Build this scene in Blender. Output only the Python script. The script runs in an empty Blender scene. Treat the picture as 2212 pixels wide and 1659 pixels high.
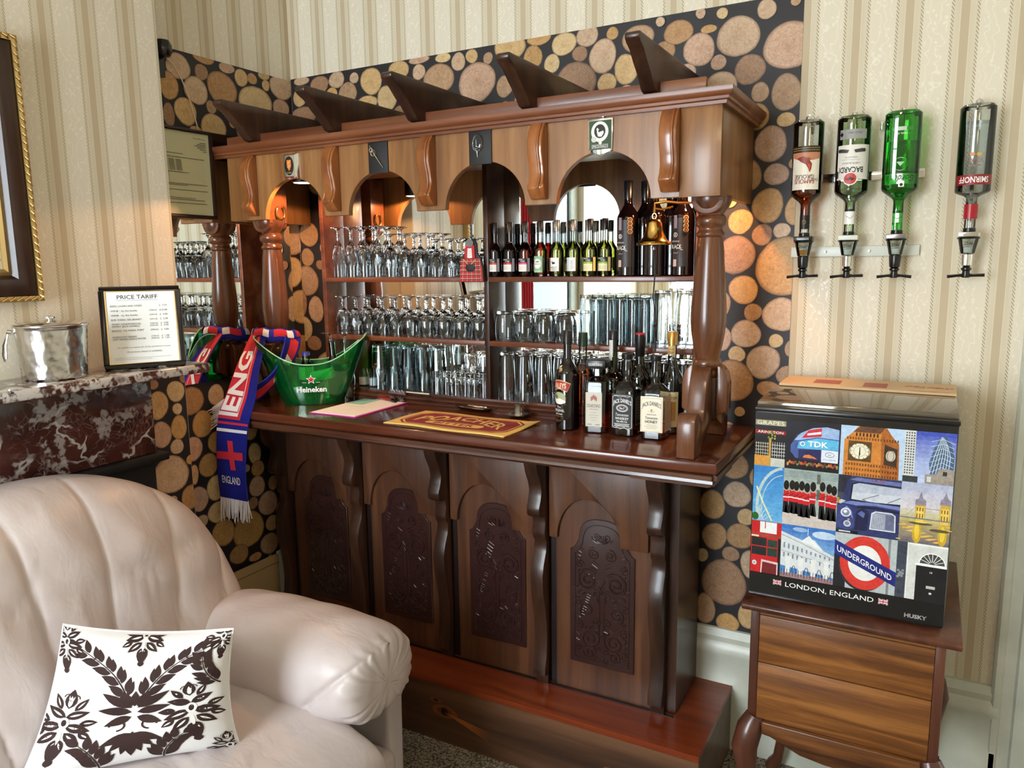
import bpy, bmesh, math, random
from math import sin, cos, pi, sqrt, radians
from mathutils import Vector, Matrix
random.seed(7)
C = bpy.context.scene.collection
SC = bpy.context.scene
# ------------------------------------------------------------------ camera, world, lights, exposure
def srgb(r, g, b, a=1.0):
    f = lambda c: (c/255/12.92) if c/255 <= .04045 else ((c/255+.055)/1.055)**2.4
    return (f(r), f(g), f(b), a)
cam_d = bpy.data.cameras.new('camera'); cam = bpy.data.objects.new('camera', cam_d); C.objects.link(cam)
cam_d.sensor_width = 36; cam_d.lens = 36*1640.7/2212; cam_d.clip_start = .02
YAW, PITCH, ROLL = radians(-28.72), radians(9.0), radians(.769)
fw = Vector((sin(YAW)*cos(PITCH), cos(YAW)*cos(PITCH), -sin(PITCH)))
rt = Vector((cos(YAW), -sin(YAW), 0)); dn = fw.cross(rt)
r2 = cos(ROLL)*rt+sin(ROLL)*dn; d2 = -sin(ROLL)*rt+cos(ROLL)*dn
cam.matrix_world = Matrix(((r2.x, -d2.x, -fw.x, 2.41), (r2.y, -d2.y, -fw.y, -2.5), (r2.z, -d2.z, -fw.z, 1.68), (0, 0, 0, 1)))
SC.camera = cam
W = bpy.data.worlds.new('sky'); SC.world = W; W.use_nodes = True
W.node_tree.nodes['Background'].inputs[0].default_value = (.80, .90, 1.0, 1)
W.node_tree.nodes['Background'].inputs[1].default_value = 9.0
def area(name, loc, rot, sx, sy, power, col):
    l = bpy.data.lights.new(name, 'AREA'); l.shape = 'RECTANGLE'; l.size = sx; l.size_y = sy; l.energy = power; l.color = col
    o = bpy.data.objects.new(name, l); C.objects.link(o); o.location = loc; o.rotation_euler = rot; return o
# daylight coming in through the two windows (the lights sit just outside the glass)
area('daylight_front_window', (.95, -4.42, 1.75), (radians(90), 0, 0), 1.3, 1.9, 108, (.84, .92, 1.0))
area('daylight_side_window', (-.12, -2.57, 1.75), (0, radians(-90), 0), 1.7, 1.0, 38, (.84, .92, 1.0))
def point(name, loc, power, col, rad=.05, spot=None, rot=(0, 0, 0), blend=.6):
    l = bpy.data.lights.new(name, 'SPOT' if spot else 'POINT'); l.energy = power; l.color = col; l.shadow_soft_size = rad
    if spot: l.spot_size = radians(spot); l.spot_blend = blend
    o = bpy.data.objects.new(name, l); C.objects.link(o); o.location = loc; o.rotation_euler = rot; return o
point('ceiling_lamp_light', (2.1, -2.3, 2.52), 17, (1.0, .76, .50), .12)
point('canopy_lamp_light_a', (.372, -.350, 1.979), 15, (1.0, .50, .22), .012, 168, blend=.12)
point('canopy_lamp_light_b', (1.80, -.17, 1.977), 13, (1.0, .50, .22), .012, 168, blend=.12)
VS = SC.view_settings
VS.view_transform = 'Standard'; VS.look = 'None'; VS.gamma = 1; VS.use_curve_mapping = False; VS.exposure = 0.0
SC.cycles.max_bounces = 11; SC.cycles.transmission_bounces = 9; SC.cycles.glossy_bounces = 5; SC.cycles.diffuse_bounces = 4; SC.cycles.adaptive_threshold = .025
SC.cycles.transparent_max_bounces = 16; SC.cycles.sample_clamp_indirect = 6; SC.cycles.blur_glossy = .5
# ------------------------------------------------------------------ materials
MATS = {}
def new_mat(name):
    m = bpy.data.materials.new(name); m.use_nodes = True
    nt = m.node_tree; b = nt.nodes['Principled BSDF']; MATS[name] = m
    return m, nt, b
def setp(b, **k):
    for n, v in k.items():
        b.inputs[n.replace('_', ' ')].default_value = v
def mat(name, col, rough=.5, metal=0, **k):
    m, nt, b = new_mat(name)
    b.inputs['Base Color'].default_value = col; b.inputs['Roughness'].default_value = rough; b.inputs['Metallic'].default_value = metal
    setp(b, **k); return m
def N(nt, t, **k):
    n = nt.nodes.new(t)
    for a, v in k.items(): setattr(n, a, v)
    return n
def L(nt, a, b): nt.links.new(a, b)
def ramp(nt, fac, stops, interp='LINEAR'):
    r = N(nt, 'ShaderNodeValToRGB'); r.color_ramp.interpolation = interp
    e = r.color_ramp.elements
    while len(e) < len(stops): e.new(.5)
    for i, (p, c) in enumerate(stops): e[i].position = p; e[i].color = c
    L(nt, fac, r.inputs[0]); return r.outputs[0]
def mth(nt, op, a, b=None, c=None, clamp=False):
    n = N(nt, 'ShaderNodeMath', operation=op, use_clamp=clamp)
    for i, v in enumerate((a, b, c)):
        if v is None: continue
        if isinstance(v, (int, float)): n.inputs[i].default_value = v
        else: L(nt, v, n.inputs[i])
    return n.outputs[0]
def mix(nt, f, a, b, mode='MIX'):
    n = N(nt, 'ShaderNodeMix', data_type='RGBA', blend_type=mode)
    for i, v in ((0, f), (6, a), (7, b)):
        if isinstance(v, (int, float, tuple)): n.inputs[i].default_value = v
        else: L(nt, v, n.inputs[i])
    return n.outputs[2]
def noise(nt, vec, scale, detail=3, rough=.5, dist=0):
    n = N(nt, 'ShaderNodeTexNoise'); n.inputs['Scale'].default_value = scale; n.inputs['Detail'].default_value = detail
    n.inputs['Roughness'].default_value = rough; n.inputs['Distortion'].default_value = dist
    if vec is not None: L(nt, vec, n.inputs['Vector'])
    return n
def coords(nt, sc=(1, 1, 1), rot=(0, 0, 0), loc=(0, 0, 0)):
    t = N(nt, 'ShaderNodeTexCoord'); m = N(nt, 'ShaderNodeMapping')
    m.inputs['Scale'].default_value = sc; m.inputs['Rotation'].default_value = rot; m.inputs['Location'].default_value = loc
    L(nt, t.outputs['Object'], m.inputs[0]); return m.outputs[0]
def bump(nt, b, h, st=.3, dist=.002):
    n = N(nt, 'ShaderNodeBump'); n.inputs['Strength'].default_value = st; n.inputs['Distance'].default_value = dist
    L(nt, h, n.inputs['Height']); L(nt, n.outputs[0], b.inputs['Normal'])
def wood(name, dark, mid, light, axis='z', rough=.32, scale=1.0, coat=.25, grain=28, streak=.5):
    m, nt, b = new_mat(name)
    s = {'x': (.06, 1, 1), 'y': (1, .06, 1), 'z': (1, 1, .06)}[axis]
    v = coords(nt, tuple(q*scale for q in s))
    n1 = noise(nt, v, grain, 6, .62, .6); n2 = noise(nt, v, grain*.22, 3, .5, 1.5)
    f = mth(nt, 'ADD', mth(nt, 'MULTIPLY', n1.outputs[0], streak), mth(nt, 'MULTIPLY', n2.outputs[0], 1-streak))
    c = ramp(nt, f, [(.36, dark), (.5, mid), (.64, light)])
    L(nt, c, b.inputs['Base Color']); b.inputs['Roughness'].default_value = rough
    setp(b, Coat_Weight=coat, Coat_Roughness=.12)
    bump(nt, b, n1.outputs[0], .12, .001); return m
wood('wood_panel', srgb(56, 33, 22), srgb(78, 47, 30), srgb(102, 64, 40), 'z', .36, coat=.12)
wood('wood_dark', srgb(34, 20, 14), srgb(52, 31, 21), srgb(74, 46, 30), 'z', .34, coat=.15)
wood('wood_dark_x', srgb(40, 23, 17), srgb(64, 37, 26), srgb(88, 52, 35), 'x')
wood('wood_valance', srgb(104, 66, 34), srgb(136, 92, 50), srgb(160, 114, 68), 'z', .34, coat=.12)
wood('wood_cornice', srgb(78, 40, 22), srgb(108, 60, 34), srgb(132, 78, 44), 'x', .34, coat=.12)
wood('wood_corbel', srgb(104, 58, 28), srgb(140, 82, 40), srgb(166, 104, 56), 'z', .24, coat=.35)
wood('wood_column', srgb(70, 38, 22), srgb(98, 56, 32), srgb(120, 74, 42), 'z', .26, coat=.3)
wood('wood_counter', srgb(58, 27, 16), srgb(84, 40, 24), srgb(108, 56, 32), 'x', .17, coat=.4)
wood('wood_edge', srgb(48, 26, 18), srgb(80, 46, 31), srgb(104, 66, 44), 'x', .25, coat=.4)
wood('wood_platform', srgb(88, 34, 15), srgb(124, 50, 22), srgb(146, 68, 30), 'x', .28, coat=.3)
wood('wood_shelf', srgb(74, 38, 25), srgb(104, 58, 38), srgb(126, 76, 50), 'x', .3)
wood('wood_cabinet', srgb(58, 30, 14), srgb(108, 64, 28), srgb(148, 96, 46), 'x', .36, grain=34, scale=.9, streak=.68, coat=.12)
wood('wood_mahogany', srgb(52, 26, 18), srgb(78, 42, 29), srgb(100, 58, 40), 'z', .3, coat=.25)
wood('wood_kick', srgb(52, 32, 22), srgb(84, 56, 38), srgb(112, 78, 54), 'x', .4, grain=16)
mat('mahogany_carved', srgb(50, 27, 25), .28, Coat_Weight=.8, Coat_Roughness=.12)
mat('groove_black', srgb(24, 14, 11), .4)
mat('mirror_glass', (.86, .88, .87, 1), .01, 1)
mat('chrome', (.80, .81, .82, 1), .08, 1)
mat('steel', (.62, .60, .57, 1), .24, 1)
mat('brass', (.80, .52, .16, 1), .16, 1)
mat('gold_paint', (.62, .45, .20, 1), .35, 1)
mat('black_plastic', srgb(16, 16, 18), .25)
mat('black_matte', srgb(18, 18, 20), .6)
mat('white_gloss', srgb(214, 218, 208), .35)
mat('white_paper', srgb(240, 242, 240), .6)
mat('cream_leather_plain', srgb(196, 186, 178), .42)
mat('cable_white', srgb(222, 196, 170), .5)
mat('lamp_glow', (1, .8, .55, 1), .4, Emission_Color=(1, .78, .5, 1), Emission_Strength=9)
def printm(name, rough=.45, **k):
    m, nt, b = new_mat(name); a = N(nt, 'ShaderNodeVertexColor', layer_name='Col'); L(nt, a.outputs[0], b.inputs['Base Color'])
    b.inputs['Roughness'].default_value = rough; setp(b, **k); return m
m, nt, b = new_mat('photo_print'); a = N(nt, 'ShaderNodeVertexColor', layer_name='Col'); v = coords(nt)
f1 = noise(nt, v, 130, 4, .75); f2 = noise(nt, v, 34, 3, .6, .6)
t_ = ramp(nt, mth(nt, 'MULTIPLY_ADD', f1.outputs[0], .6, mth(nt, 'MULTIPLY', f2.outputs[0], .4)), [(.34, (.16, .15, .15, 1)), (.5, (.5, .5, .5, 1)), (.66, (.84, .84, .82, 1))])
L(nt, mix(nt, .6, a.outputs[0], t_, 'SOFT_LIGHT'), b.inputs['Base Color']); b.inputs['Roughness'].default_value = .16; setp(b, Coat_Weight=.6, Coat_Roughness=.05)
printm('print'); printm('print_gloss', .16, Coat_Weight=.6, Coat_Roughness=.05); printm('print_cloth', .85)
def glass(name, col, rough=.0, ior=1.45):
    m, nt, b = new_mat(name); b.inputs['Base Color'].default_value = col; setp(b, Transmission_Weight=1.0, IOR=ior); b.inputs['Roughness'].default_value = rough; return m
glass('clear_glass', (.98, 1, 1, 1)); glass('blue_glass', (.90, .99, 1.0, 1)); glass('clear_pet', (.9, .97, .93, 1), .02, 1.3)
def thin(name, tint, gl=.10, rough=.02, milk=0, mcol=None):
    # thin transparent plastic or pane: tinted see-through plus a surface reflection
    m = bpy.data.materials.new(name); m.use_nodes = True; MATS[name] = m; nt = m.node_tree; nt.nodes.clear()
    o = N(nt, 'ShaderNodeOutputMaterial'); t = N(nt, 'ShaderNodeBsdfTransparent'); g = N(nt, 'ShaderNodeBsdfGlossy'); x = N(nt, 'ShaderNodeMixShader'); f = N(nt, 'ShaderNodeFresnel')
    t.inputs[0].default_value = tint; g.inputs['Roughness'].default_value = rough; f.inputs[0].default_value = 1.5
    L(nt, mth(nt, 'ADD', f.outputs[0], gl-.04, clamp=True), x.inputs[0]); tr = t
    if milk:
        y = N(nt, 'ShaderNodeMixShader'); y.inputs[0].default_value = milk; z_ = N(nt, 'ShaderNodeMixShader'); a_ = N(nt, 'ShaderNodeBsdfDiffuse'); c_ = N(nt, 'ShaderNodeBsdfTranslucent'); a_.inputs[0].default_value = mcol; c_.inputs[0].default_value = mcol
        L(nt, a_.outputs[0], z_.inputs[1]); L(nt, c_.outputs[0], z_.inputs[2]); L(nt, t.outputs[0], y.inputs[1]); L(nt, z_.outputs[0], y.inputs[2]); tr = y
    L(nt, tr.outputs[0], x.inputs[1]); L(nt, g.outputs[0], x.inputs[2]); L(nt, x.outputs[0], o.inputs[0]); return m
thin('pane', (.96, .98, .97, 1), .04); thin('bottle_clear', (.90, .93, .92, 1), .06); thin('green_plastic', (.20, .86, .44, 1), .06, milk=.16, mcol=srgb(20, 170, 90))
thin('green_bottle_glass', (.24, .80, .28, 1), .07, milk=.10, mcol=srgb(20, 150, 50)); thin('pale_green_glass', (.72, .85, .68, 1), .07); thin('olive_glass', (.16, .15, .02, 1), .08)
mat('dark_wine_glass', srgb(14, 6, 8), .05, Coat_Weight=.5); mat('liquid_dark', srgb(12, 4, 5), .1)
thin('liquid_rose', (.80, .16, .14, 1), .05); thin('liquid_white', (.86, .86, .46, 1), .05)
thin('liquid_pale', (.90, .92, .74, 1), .05)
thin('liquid_whisky', (.66, .22, .06, 1), .05); thin('liquid_amber', (.86, .55, .16, 1), .05)
thin('liquid_clear', (.88, .92, .95, 1), .05); thin('liquid_green', (.30, .80, .34, 1), .06)
mat('cap_black', srgb(20, 20, 22), .3); mat('cap_grey', srgb(150, 150, 150), .25, .8); mat('cap_gold', srgb(190, 150, 80), .3, .7); mat('cap_red', srgb(165, 20, 35), .3)
mat('cap_blue', srgb(50, 60, 150), .35); mat('cap_green', srgb(20, 48, 36), .3); mat('red_cloth', srgb(170, 30, 45), .9)
# ------------------------------------------------------------------ geometry helpers
class G:
    def __init__(s): s.bm = bmesh.new()
    def add(s, vs, fs, M=None):
        v = [s.bm.verts.new((M @ Vector(p)) if M else p) for p in vs]; out = []
        for f in fs:
            try: out.append(s.bm.faces.new([v[i] for i in f]))
            except ValueError: pass
        return out
    def box(s, x0, x1, y0, y1, z0, z1, M=None):
        s.add([(x, y, z) for x in (x0, x1) for y in (y0, y1) for z in (z0, z1)],
              [(0, 1, 3, 2), (4, 6, 7, 5), (0, 4, 5, 1), (2, 3, 7, 6), (0, 2, 6, 4), (1, 5, 7, 3)], M); return s
    def prism(s, pts, ax, a, b, M=None):
        f = {'x': lambda u, v, w: (w, u, v), 'y': lambda u, v, w: (u, w, v), 'z': lambda u, v, w: (u, v, w)}[ax]
        n = len(pts)
        s.add([f(u, v, a) for u, v in pts]+[f(u, v, b) for u, v in pts],
              [tuple(range(n))[::-1], tuple(range(n, 2*n))]+[(i, (i+1) % n, n+(i+1) % n, n+i) for i in range(n)], M); return s
    def lathe(s, prof, c=(0, 0, 0), seg=24, M=None, sq=None, rib=0, nrib=12, caps=True):
        vs = []
        for (r, z) in prof:
            for i in range(seg):
                a = 2*pi*i/seg; k = 1.0
                if sq: k = 1/((abs(cos(a))**sq+abs(sin(a))**sq)**(1/sq))
                if rib: k *= 1+rib*cos(nrib*a)
                vs.append((c[0]+r*k*cos(a), c[1]+r*k*sin(a), c[2]+z))
        fs = []
        for j in range(len(prof)-1):
            for i in range(seg):
                i2 = (i+1) % seg; fs.append((j*seg+i, j*seg+i2, (j+1)*seg+i2, (j+1)*seg+i))
        if caps:
            if prof[0][0] > 1e-6: fs.append(tuple(range(seg))[::-1])
            if prof[-1][0] > 1e-6: fs.append(tuple((len(prof)-1)*seg+i for i in range(seg)))
        s.add(vs, fs, M); return s
    def tube(s, path, r, seg=8, closed=False, M=None):
        P = [Vector(p) for p in path]; n = len(P); vs = []; up = None
        R_ = r if isinstance(r, (list, tuple)) else [r]*n
        for i, p in enumerate(P):
            a = P[(i-1) % n] if (closed or i > 0) else p; b = P[(i+1) % n] if (closed or i < n-1) else p
            t = (b-a).normalized() if (b-a).length > 1e-9 else Vector((0, 0, 1))
            if up is None: up = Vector((0, 0, 1)) if abs(t.z) < .9 else Vector((1, 0, 0))
            u = (up-t*up.dot(t)).normalized(); w = t.cross(u); up = u
            for k in range(seg):
                q = 2*pi*k/seg; vs.append(p+(u*cos(q)+w*sin(q))*R_[i])
        fs = [(i*seg+k, i*seg+(k+1) % seg, ((i+1) % n)*seg+(k+1) % seg, ((i+1) % n)*seg+k) for i in range(n if closed else n-1) for k in range(seg)]
        if not closed: fs += [tuple(range(seg))[::-1], tuple((n-1)*seg+k for k in range(seg))]
        s.add(vs, fs, M); return s
    def grid(s, fn, nu, nv, closed_u=False):
        vs = [fn(i/(nu if closed_u else nu-1), j/(nv-1)) for j in range(nv) for i in range(nu)]
        fs = []
        for j in range(nv-1):
            for i in range(nu if closed_u else nu-1):
                i2 = (i+1) % nu; fs.append((j*nu+i, j*nu+i2, (j+1)*nu+i2, (j+1)*nu+i))
        s.add(vs, fs); return s
    def bevel(s, w=.002, seg=2, ang=40):
        bmesh.ops.remove_doubles(s.bm, verts=s.bm.verts, dist=1e-6)
        e = [e for e in s.bm.edges if len(e.link_faces) == 2 and e.calc_face_angle(0) > radians(ang)]
        bmesh.ops.bevel(s.bm, geom=e, offset=w, segments=seg, affect='EDGES', clamp_overlap=True, profile=.5); return s
    def done(s, name, m, parent=None, smooth=35, recalc=True, **props):
        if recalc: bmesh.ops.recalc_face_normals(s.bm, faces=s.bm.faces)
        me = bpy.data.meshes.new(name); s.bm.to_mesh(me); s.bm.free()
        me.materials.append(MATS[m] if isinstance(m, str) else m)
        if smooth: shade(me, smooth)
        o = bpy.data.objects.new(name, me); C.objects.link(o)
        if parent: o.parent = parent
        for k, v in props.items(): o[k] = v
        return o
def shade(me, ang):
    for p in me.polygons: p.use_smooth = True
    try: me.set_sharp_from_angle(angle=radians(ang))
    except Exception: pass
def tag(o, label=None, cat=None, group=None, kind=None):
    for k, v in (('label', label), ('category', cat), ('group', group), ('kind', kind)):
        if v: o[k] = v
    return o
def thing(name, label, cat, loc=(0, 0, 0), rz=0, group=None):
    o = bpy.data.objects.new(name, None); C.objects.link(o); o.location = loc; o.rotation_euler = (0, 0, rz); o.empty_display_size = .05
    return tag(o, label, cat, group)
def dup(root, loc, rz=None, label=None, group=None):
    r = root.copy(); C.objects.link(r); r.location = loc
    if rz is not None: r.rotation_euler = (0, 0, rz)
    if label: r['label'] = label
    if group: r['group'] = group
    for ch in list(root.children):
        c = ch.copy(); C.objects.link(c); c.parent = r
        for g in ch.children:
            d = g.copy(); C.objects.link(d); d.parent = c
    return r
ORD = ['first', 'second', 'third', 'fourth', 'fifth', 'sixth', 'seventh', 'eighth', 'ninth', 'tenth', 'eleventh', 'twelfth']
# ---- flat print: coloured polygons and lettering laid on a surface, colours stored per corner
_tx = {}
def glyphs(s, offset=0, shear=0):
    k = (s, offset, shear)
    if k not in _tx:
        cu = bpy.data.curves.new('t', 'FONT'); cu.body = s; cu.size = 1; cu.resolution_u = 2; cu.offset = offset; cu.shear = shear
        o = bpy.data.objects.new('t', cu); me = bpy.data.meshes.new_from_object(o)
        _tx[k] = ([(v.co.x, v.co.y) for v in me.vertices], [tuple(p.vertices) for p in me.polygons])
        bpy.data.objects.remove(o); bpy.data.curves.remove(cu); bpy.data.meshes.remove(me)
    return _tx[k]
class Ink:
    def __init__(s): s.L = []
    def poly(s, pts, col, z=None): s.L.append((list(pts), [tuple(range(len(pts)))], col)); return s
    def rect(s, x0, y0, x1, y1, col): return s.poly([(x0, y0), (x1, y0), (x1, y1), (x0, y1)], col)
    def ell(s, cx, cy, rx, ry, col, n=24, a0=0, a1=2*pi, rot=0):
        p = [(rx*cos(a0+(a1-a0)*i/n), ry*sin(a0+(a1-a0)*i/n)) for i in range(n+(abs(a1-a0) < 6.28))]
        return s.poly([(cx+x*cos(rot)-y*sin(rot), cy+x*sin(rot)+y*cos(rot)) for x, y in p], col)
    def line(s, pts, w, col):
        v = []; f = []
        for i, (x, y) in enumerate(pts):
            a = pts[max(i-1, 0)]; b = pts[min(i+1, len(pts)-1)]; dx, dy = b[0]-a[0], b[1]-a[1]; l = sqrt(dx*dx+dy*dy) or 1
            ww = w[i] if isinstance(w, (list, tuple)) else w
            v += [(x-dy/l*ww/2, y+dx/l*ww/2), (x+dy/l*ww/2, y-dx/l*ww/2)]
        for i in range(len(pts)-1): f.append((2*i, 2*i+1, 2*i+3, 2*i+2))
        s.L.append((v, f, col)); return s
    def ring(s, cx, cy, r, w, col, n=28, ry=None, a0=0, a1=2*pi):
        ry = ry or r
        return s.line([(cx+r*cos(a0+(a1-a0)*i/n), cy+ry*sin(a0+(a1-a0)*i/n)) for i in range(n+1)], w, col)
    def text(s, t, cx, cy, h, col, w=None, align='c', offset=0, rot=0, shear=0, fn=None):
        vs, fs = glyphs(t, offset, shear)
        if not vs: return s
        x0 = min(v[0] for v in vs); x1 = max(v[0] for v in vs); k = h/.7; kx = k if w is None else w/(x1-x0)
        W_ = (x1-x0)*kx; ox = {'c': -W_/2, 'l': 0, 'r': -W_}[align]
        p = [((x-x0)*kx+ox, y*k-h/2) for x, y in vs]
        if fn: p = [fn(x, y) for x, y in p]
        p = [(cx+x*cos(rot)-y*sin(rot), cy+x*sin(rot)+y*cos(rot)) for x, y in p]
        s.L.append((p, fs, col)); return s
    def leaf(s, x, y, l, w, a, col, n=6):
        up = [(l*i/n, w/2*sin(pi*(i/n)**.8)) for i in range(n+1)]; dnn = [(q[0], -q[1]) for q in up[-2:0:-1]]
        return s.poly([(x+u*cos(a)-v*sin(a), y+u*sin(a)+v*cos(a)) for u, v in up+dnn], col)
    def make(s, name, fn, m='print', parent=None, lift=.00025, cuts=None, base=0, **props):
        """fn(u, v, d) -> point d above the surface; cuts = u spacing to slice long faces for curved surfaces"""
        bm = bmesh.new(); cl = bm.loops.layers.float_color.new('Col'); lay = bm.verts.layers.float.new('d')
        for i, (pts, faces, col) in enumerate(s.L):
            vs = [bm.verts.new((p[0], p[1], 0)) for p in pts]
            for v in vs: v[lay] = base+lift*(i+1)
            for f in faces:
                try: fc = bm.faces.new([vs[k] for k in f])
                except ValueError: continue
                for lp in fc.loops: lp[cl] = col
        bmesh.ops.triangulate(bm, faces=[f for f in bm.faces if len(f.verts) > 4])
        if cuts:
            for ax in ((0, 1) if isinstance(cuts, tuple) else (0,)):
                st = cuts[ax] if isinstance(cuts, tuple) else cuts
                lo = min(v.co[ax] for v in bm.verts); hi = max(v.co[ax] for v in bm.verts); x = math.floor(lo/st)*st+st
                while x < hi:
                    co = [0, 0, 0]; no = [0, 0, 0]; co[ax] = x; no[ax] = 1
                    bmesh.ops.bisect_plane(bm, geom=bm.verts[:]+bm.edges[:]+bm.faces[:], plane_co=co, plane_no=no); x += st
        bmesh.ops.recalc_face_normals(bm, faces=bm.faces)
        for f in bm.faces:
            if f.normal.z < 0: f.normal_flip()
        for v in bm.verts: v.co = Vector(fn(v.co.x, v.co.y, v[lay]))
        me = bpy.data.meshes.new(name); bm.to_mesh(me); bm.free(); me.materials.append(MATS[m])
        o = bpy.data.objects.new(name, me); C.objects.link(o)
        if parent: o.parent = parent
        for k, v in props.items(): o[k] = v
        return o
def plane_fn(o, u, v):
    o, u, v = Vector(o), Vector(u).normalized(), Vector(v).normalized(); n = u.cross(v)
    return lambda x, y, d: o+u*x+v*y+n*d
def cyl_fn(r, z0=0, a0=-pi/2, sgn=1):
    # u runs round the cylinder, centre of the print faces angle a0; r may depend on height
    rf = r if callable(r) else (lambda z: r)
    return lambda x, y, d: ((rf(z0+y)+d)*cos(a0+sgn*x/rf(z0+y)), (rf(z0+y)+d)*sin(a0+sgn*x/rf(z0+y)), z0+y)
K = srgb(15, 15, 17); WH = srgb(240, 240, 236)
# ------------------------------------------------------------------ the room
def wallpaper(name, ax, phase, period=.1345):
    m, nt, b = new_mat(name)
    tc = N(nt, 'ShaderNodeTexCoord'); sp = N(nt, 'ShaderNodeSeparateXYZ'); L(nt, tc.outputs['Object'], sp.inputs[0])
    u = sp.outputs[ax]; z = sp.outputs[2]
    q = mth(nt, 'DIVIDE', mth(nt, 'SUBTRACT', u, phase), period)
    fr = mth(nt, 'SUBTRACT', q, mth(nt, 'FLOOR', mth(nt, 'ADD', q, .5)))      # -.5 .. .5, 0 = taupe stripe centre
    d = mth(nt, 'MULTIPLY', mth(nt, 'ABSOLUTE', fr), period)                  # metres from the stripe centre
    cream = srgb(222, 213, 193); pale = srgb(214, 204, 180); taupe = srgb(192, 175, 146)
    base = ramp(nt, mth(nt, 'DIVIDE', d, period*.5), [(0, taupe), (.145, taupe), (.165, srgb(219, 209, 184)), (.2, srgb(209, 198, 173)), (.47, pale), (.50, cream), (1, cream)])
    # twisted cord line at d = .031
    side = mth(nt, 'SIGN', fr)
    tw = mth(nt, 'SINE', mth(nt, 'ADD', mth(nt, 'MULTIPLY', z, 2*pi/.0105), mth(nt, 'MULTIPLY', mth(nt, 'MULTIPLY', fr, period*2*pi/.007), 1)))
    band = mth(nt, 'LESS_THAN', mth(nt, 'ABSOLUTE', mth(nt, 'SUBTRACT', d, .0305)), .0036)
    cord = mth(nt, 'MULTIPLY', band, mth(nt, 'GREATER_THAN', tw, .15))
    c1 = mix(nt, mth(nt, 'MULTIPLY', cord, .75), base, srgb(150, 134, 100))
    # floral sprigs: sheen from lower roughness, partly put into a paler colour, in the middle of the cream band
    mask = mth(nt, 'GREATER_THAN', d, .040)
    cb = N(nt, 'ShaderNodeCombineXYZ'); L(nt, u, cb.inputs[0]); L(nt, z, cb.inputs[1])
    nv = noise(nt, cb.outputs[0], 22, 2, .5)
    vd = N(nt, 'ShaderNodeVectorMath', operation='MULTIPLY_ADD'); L(nt, nv.outputs['Color'], vd.inputs[0]); vd.inputs[1].default_value = (.03, .03, 0); L(nt, cb.outputs[0], vd.inputs[2])
    vo = N(nt, 'ShaderNodeTexVoronoi', feature='SMOOTH_F1'); vo.inputs['Scale'].default_value = 62; vo.inputs['Smoothness'].default_value = .2; L(nt, vd.outputs[0], vo.inputs['Vector'])
    wv = N(nt, 'ShaderNodeTexWave'); wv.inputs['Scale'].default_value = 14; wv.inputs['Distortion'].default_value = 9; wv.inputs['Detail'].default_value = 1; wv.inputs['Detail Scale'].default_value = 2; L(nt, cb.outputs[0], wv.inputs['Vector'])
    lf = mth(nt, 'LESS_THAN', vo.outputs['Distance'], .27); st = mth(nt, 'GREATER_THAN', wv.outputs['Fac'], .965)
    cl = noise(nt, cb.outputs[0], 13, 1, .4); clus = mth(nt, 'GREATER_THAN', cl.outputs[0], .47)
    fl = mth(nt, 'MULTIPLY', mask, mth(nt, 'MAXIMUM', mth(nt, 'MULTIPLY', lf, clus), st))
    c2 = mix(nt, mth(nt, 'MULTIPLY', fl, .55), c1, srgb(238, 231, 212))
    L(nt, c2, b.inputs['Base Color']); L(nt, mth(nt, 'SUBTRACT', .62, mth(nt, 'MULTIPLY', fl, .27)), b.inputs['Roughness'])
    bump(nt, b, mth(nt, 'ADD', fl, cord), .25, .0006)
    return m
wallpaper('paper_back', 0, .162); wallpaper('paper_left', 1, -.1475, .1365); wallpaper('paper_breast', 1, -.822, .1358)
wallpaper('paper_front', 0, .1); wallpaper('paper_right', 1, .05)
m, nt, b = new_mat('carpet'); v = coords(nt)
n1 = noise(nt, v, 160, 3, .7); n2 = noise(nt, v, 60, 2, .6)
vo = N(nt, 'ShaderNodeTexVoronoi', feature='F1'); vo.inputs['Scale'].default_value = 130; L(nt, v, vo.inputs['Vector'])
L(nt, ramp(nt, vo.outputs['Distance'], [(0, srgb(176, 164, 146)), (.45, srgb(140, 128, 110)), (.8, srgb(78, 70, 58))]), b.inputs['Base Color']); b.inputs['Roughness'].default_value = .95
bump(nt, b, mth(nt, 'SUBTRACT', 1, vo.outputs['Distance']), 1.0, .006)
m, nt, b = new_mat('ceiling_white'); b.inputs['Base Color'].default_value = srgb(206, 200, 184); b.inputs['Roughness'].default_value = .9
m, nt, b = new_mat('skirting_paint'); n1 = noise(nt, coords(nt), 9, 4); L(nt, ramp(nt, n1.outputs[0], [(.3, srgb(188, 192, 178)), (.7, srgb(208, 210, 196))]), b.inputs['Base Color']); b.inputs['Roughness'].default_value = .32
mat('mural_black', srgb(30, 27, 30), .55)
# log-end paper: every log is a face disc with its own tint; ring coordinates in the UV map
m, nt, b = new_mat('log_print'); uvn = N(nt, 'ShaderNodeUVMap', uv_map='ring'); tc = uvn.outputs[0]; vc = N(nt, 'ShaderNodeVertexColor', layer_name='Col')
ln = N(nt, 'ShaderNodeVectorMath', operation='LENGTH'); L(nt, tc, ln.inputs[0]); gm = N(nt, 'ShaderNodeTexCoord')
n1 = noise(nt, gm.outputs['Object'], 18, 4, .6); n2 = noise(nt, gm.outputs['Object'], 140, 3, .7)
rr = mth(nt, 'ADD', ln.outputs['Value'], mth(nt, 'MULTIPLY', n1.outputs[0], .22))
rings = mth(nt, 'MULTIPLY_ADD', mth(nt, 'SINE', mth(nt, 'MULTIPLY', rr, 52)), .5, .5)
sp = N(nt, 'ShaderNodeSeparateXYZ'); L(nt, tc, sp.inputs[0]); an = mth(nt, 'ARCTAN2', sp.outputs[1], sp.outputs[0])
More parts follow.
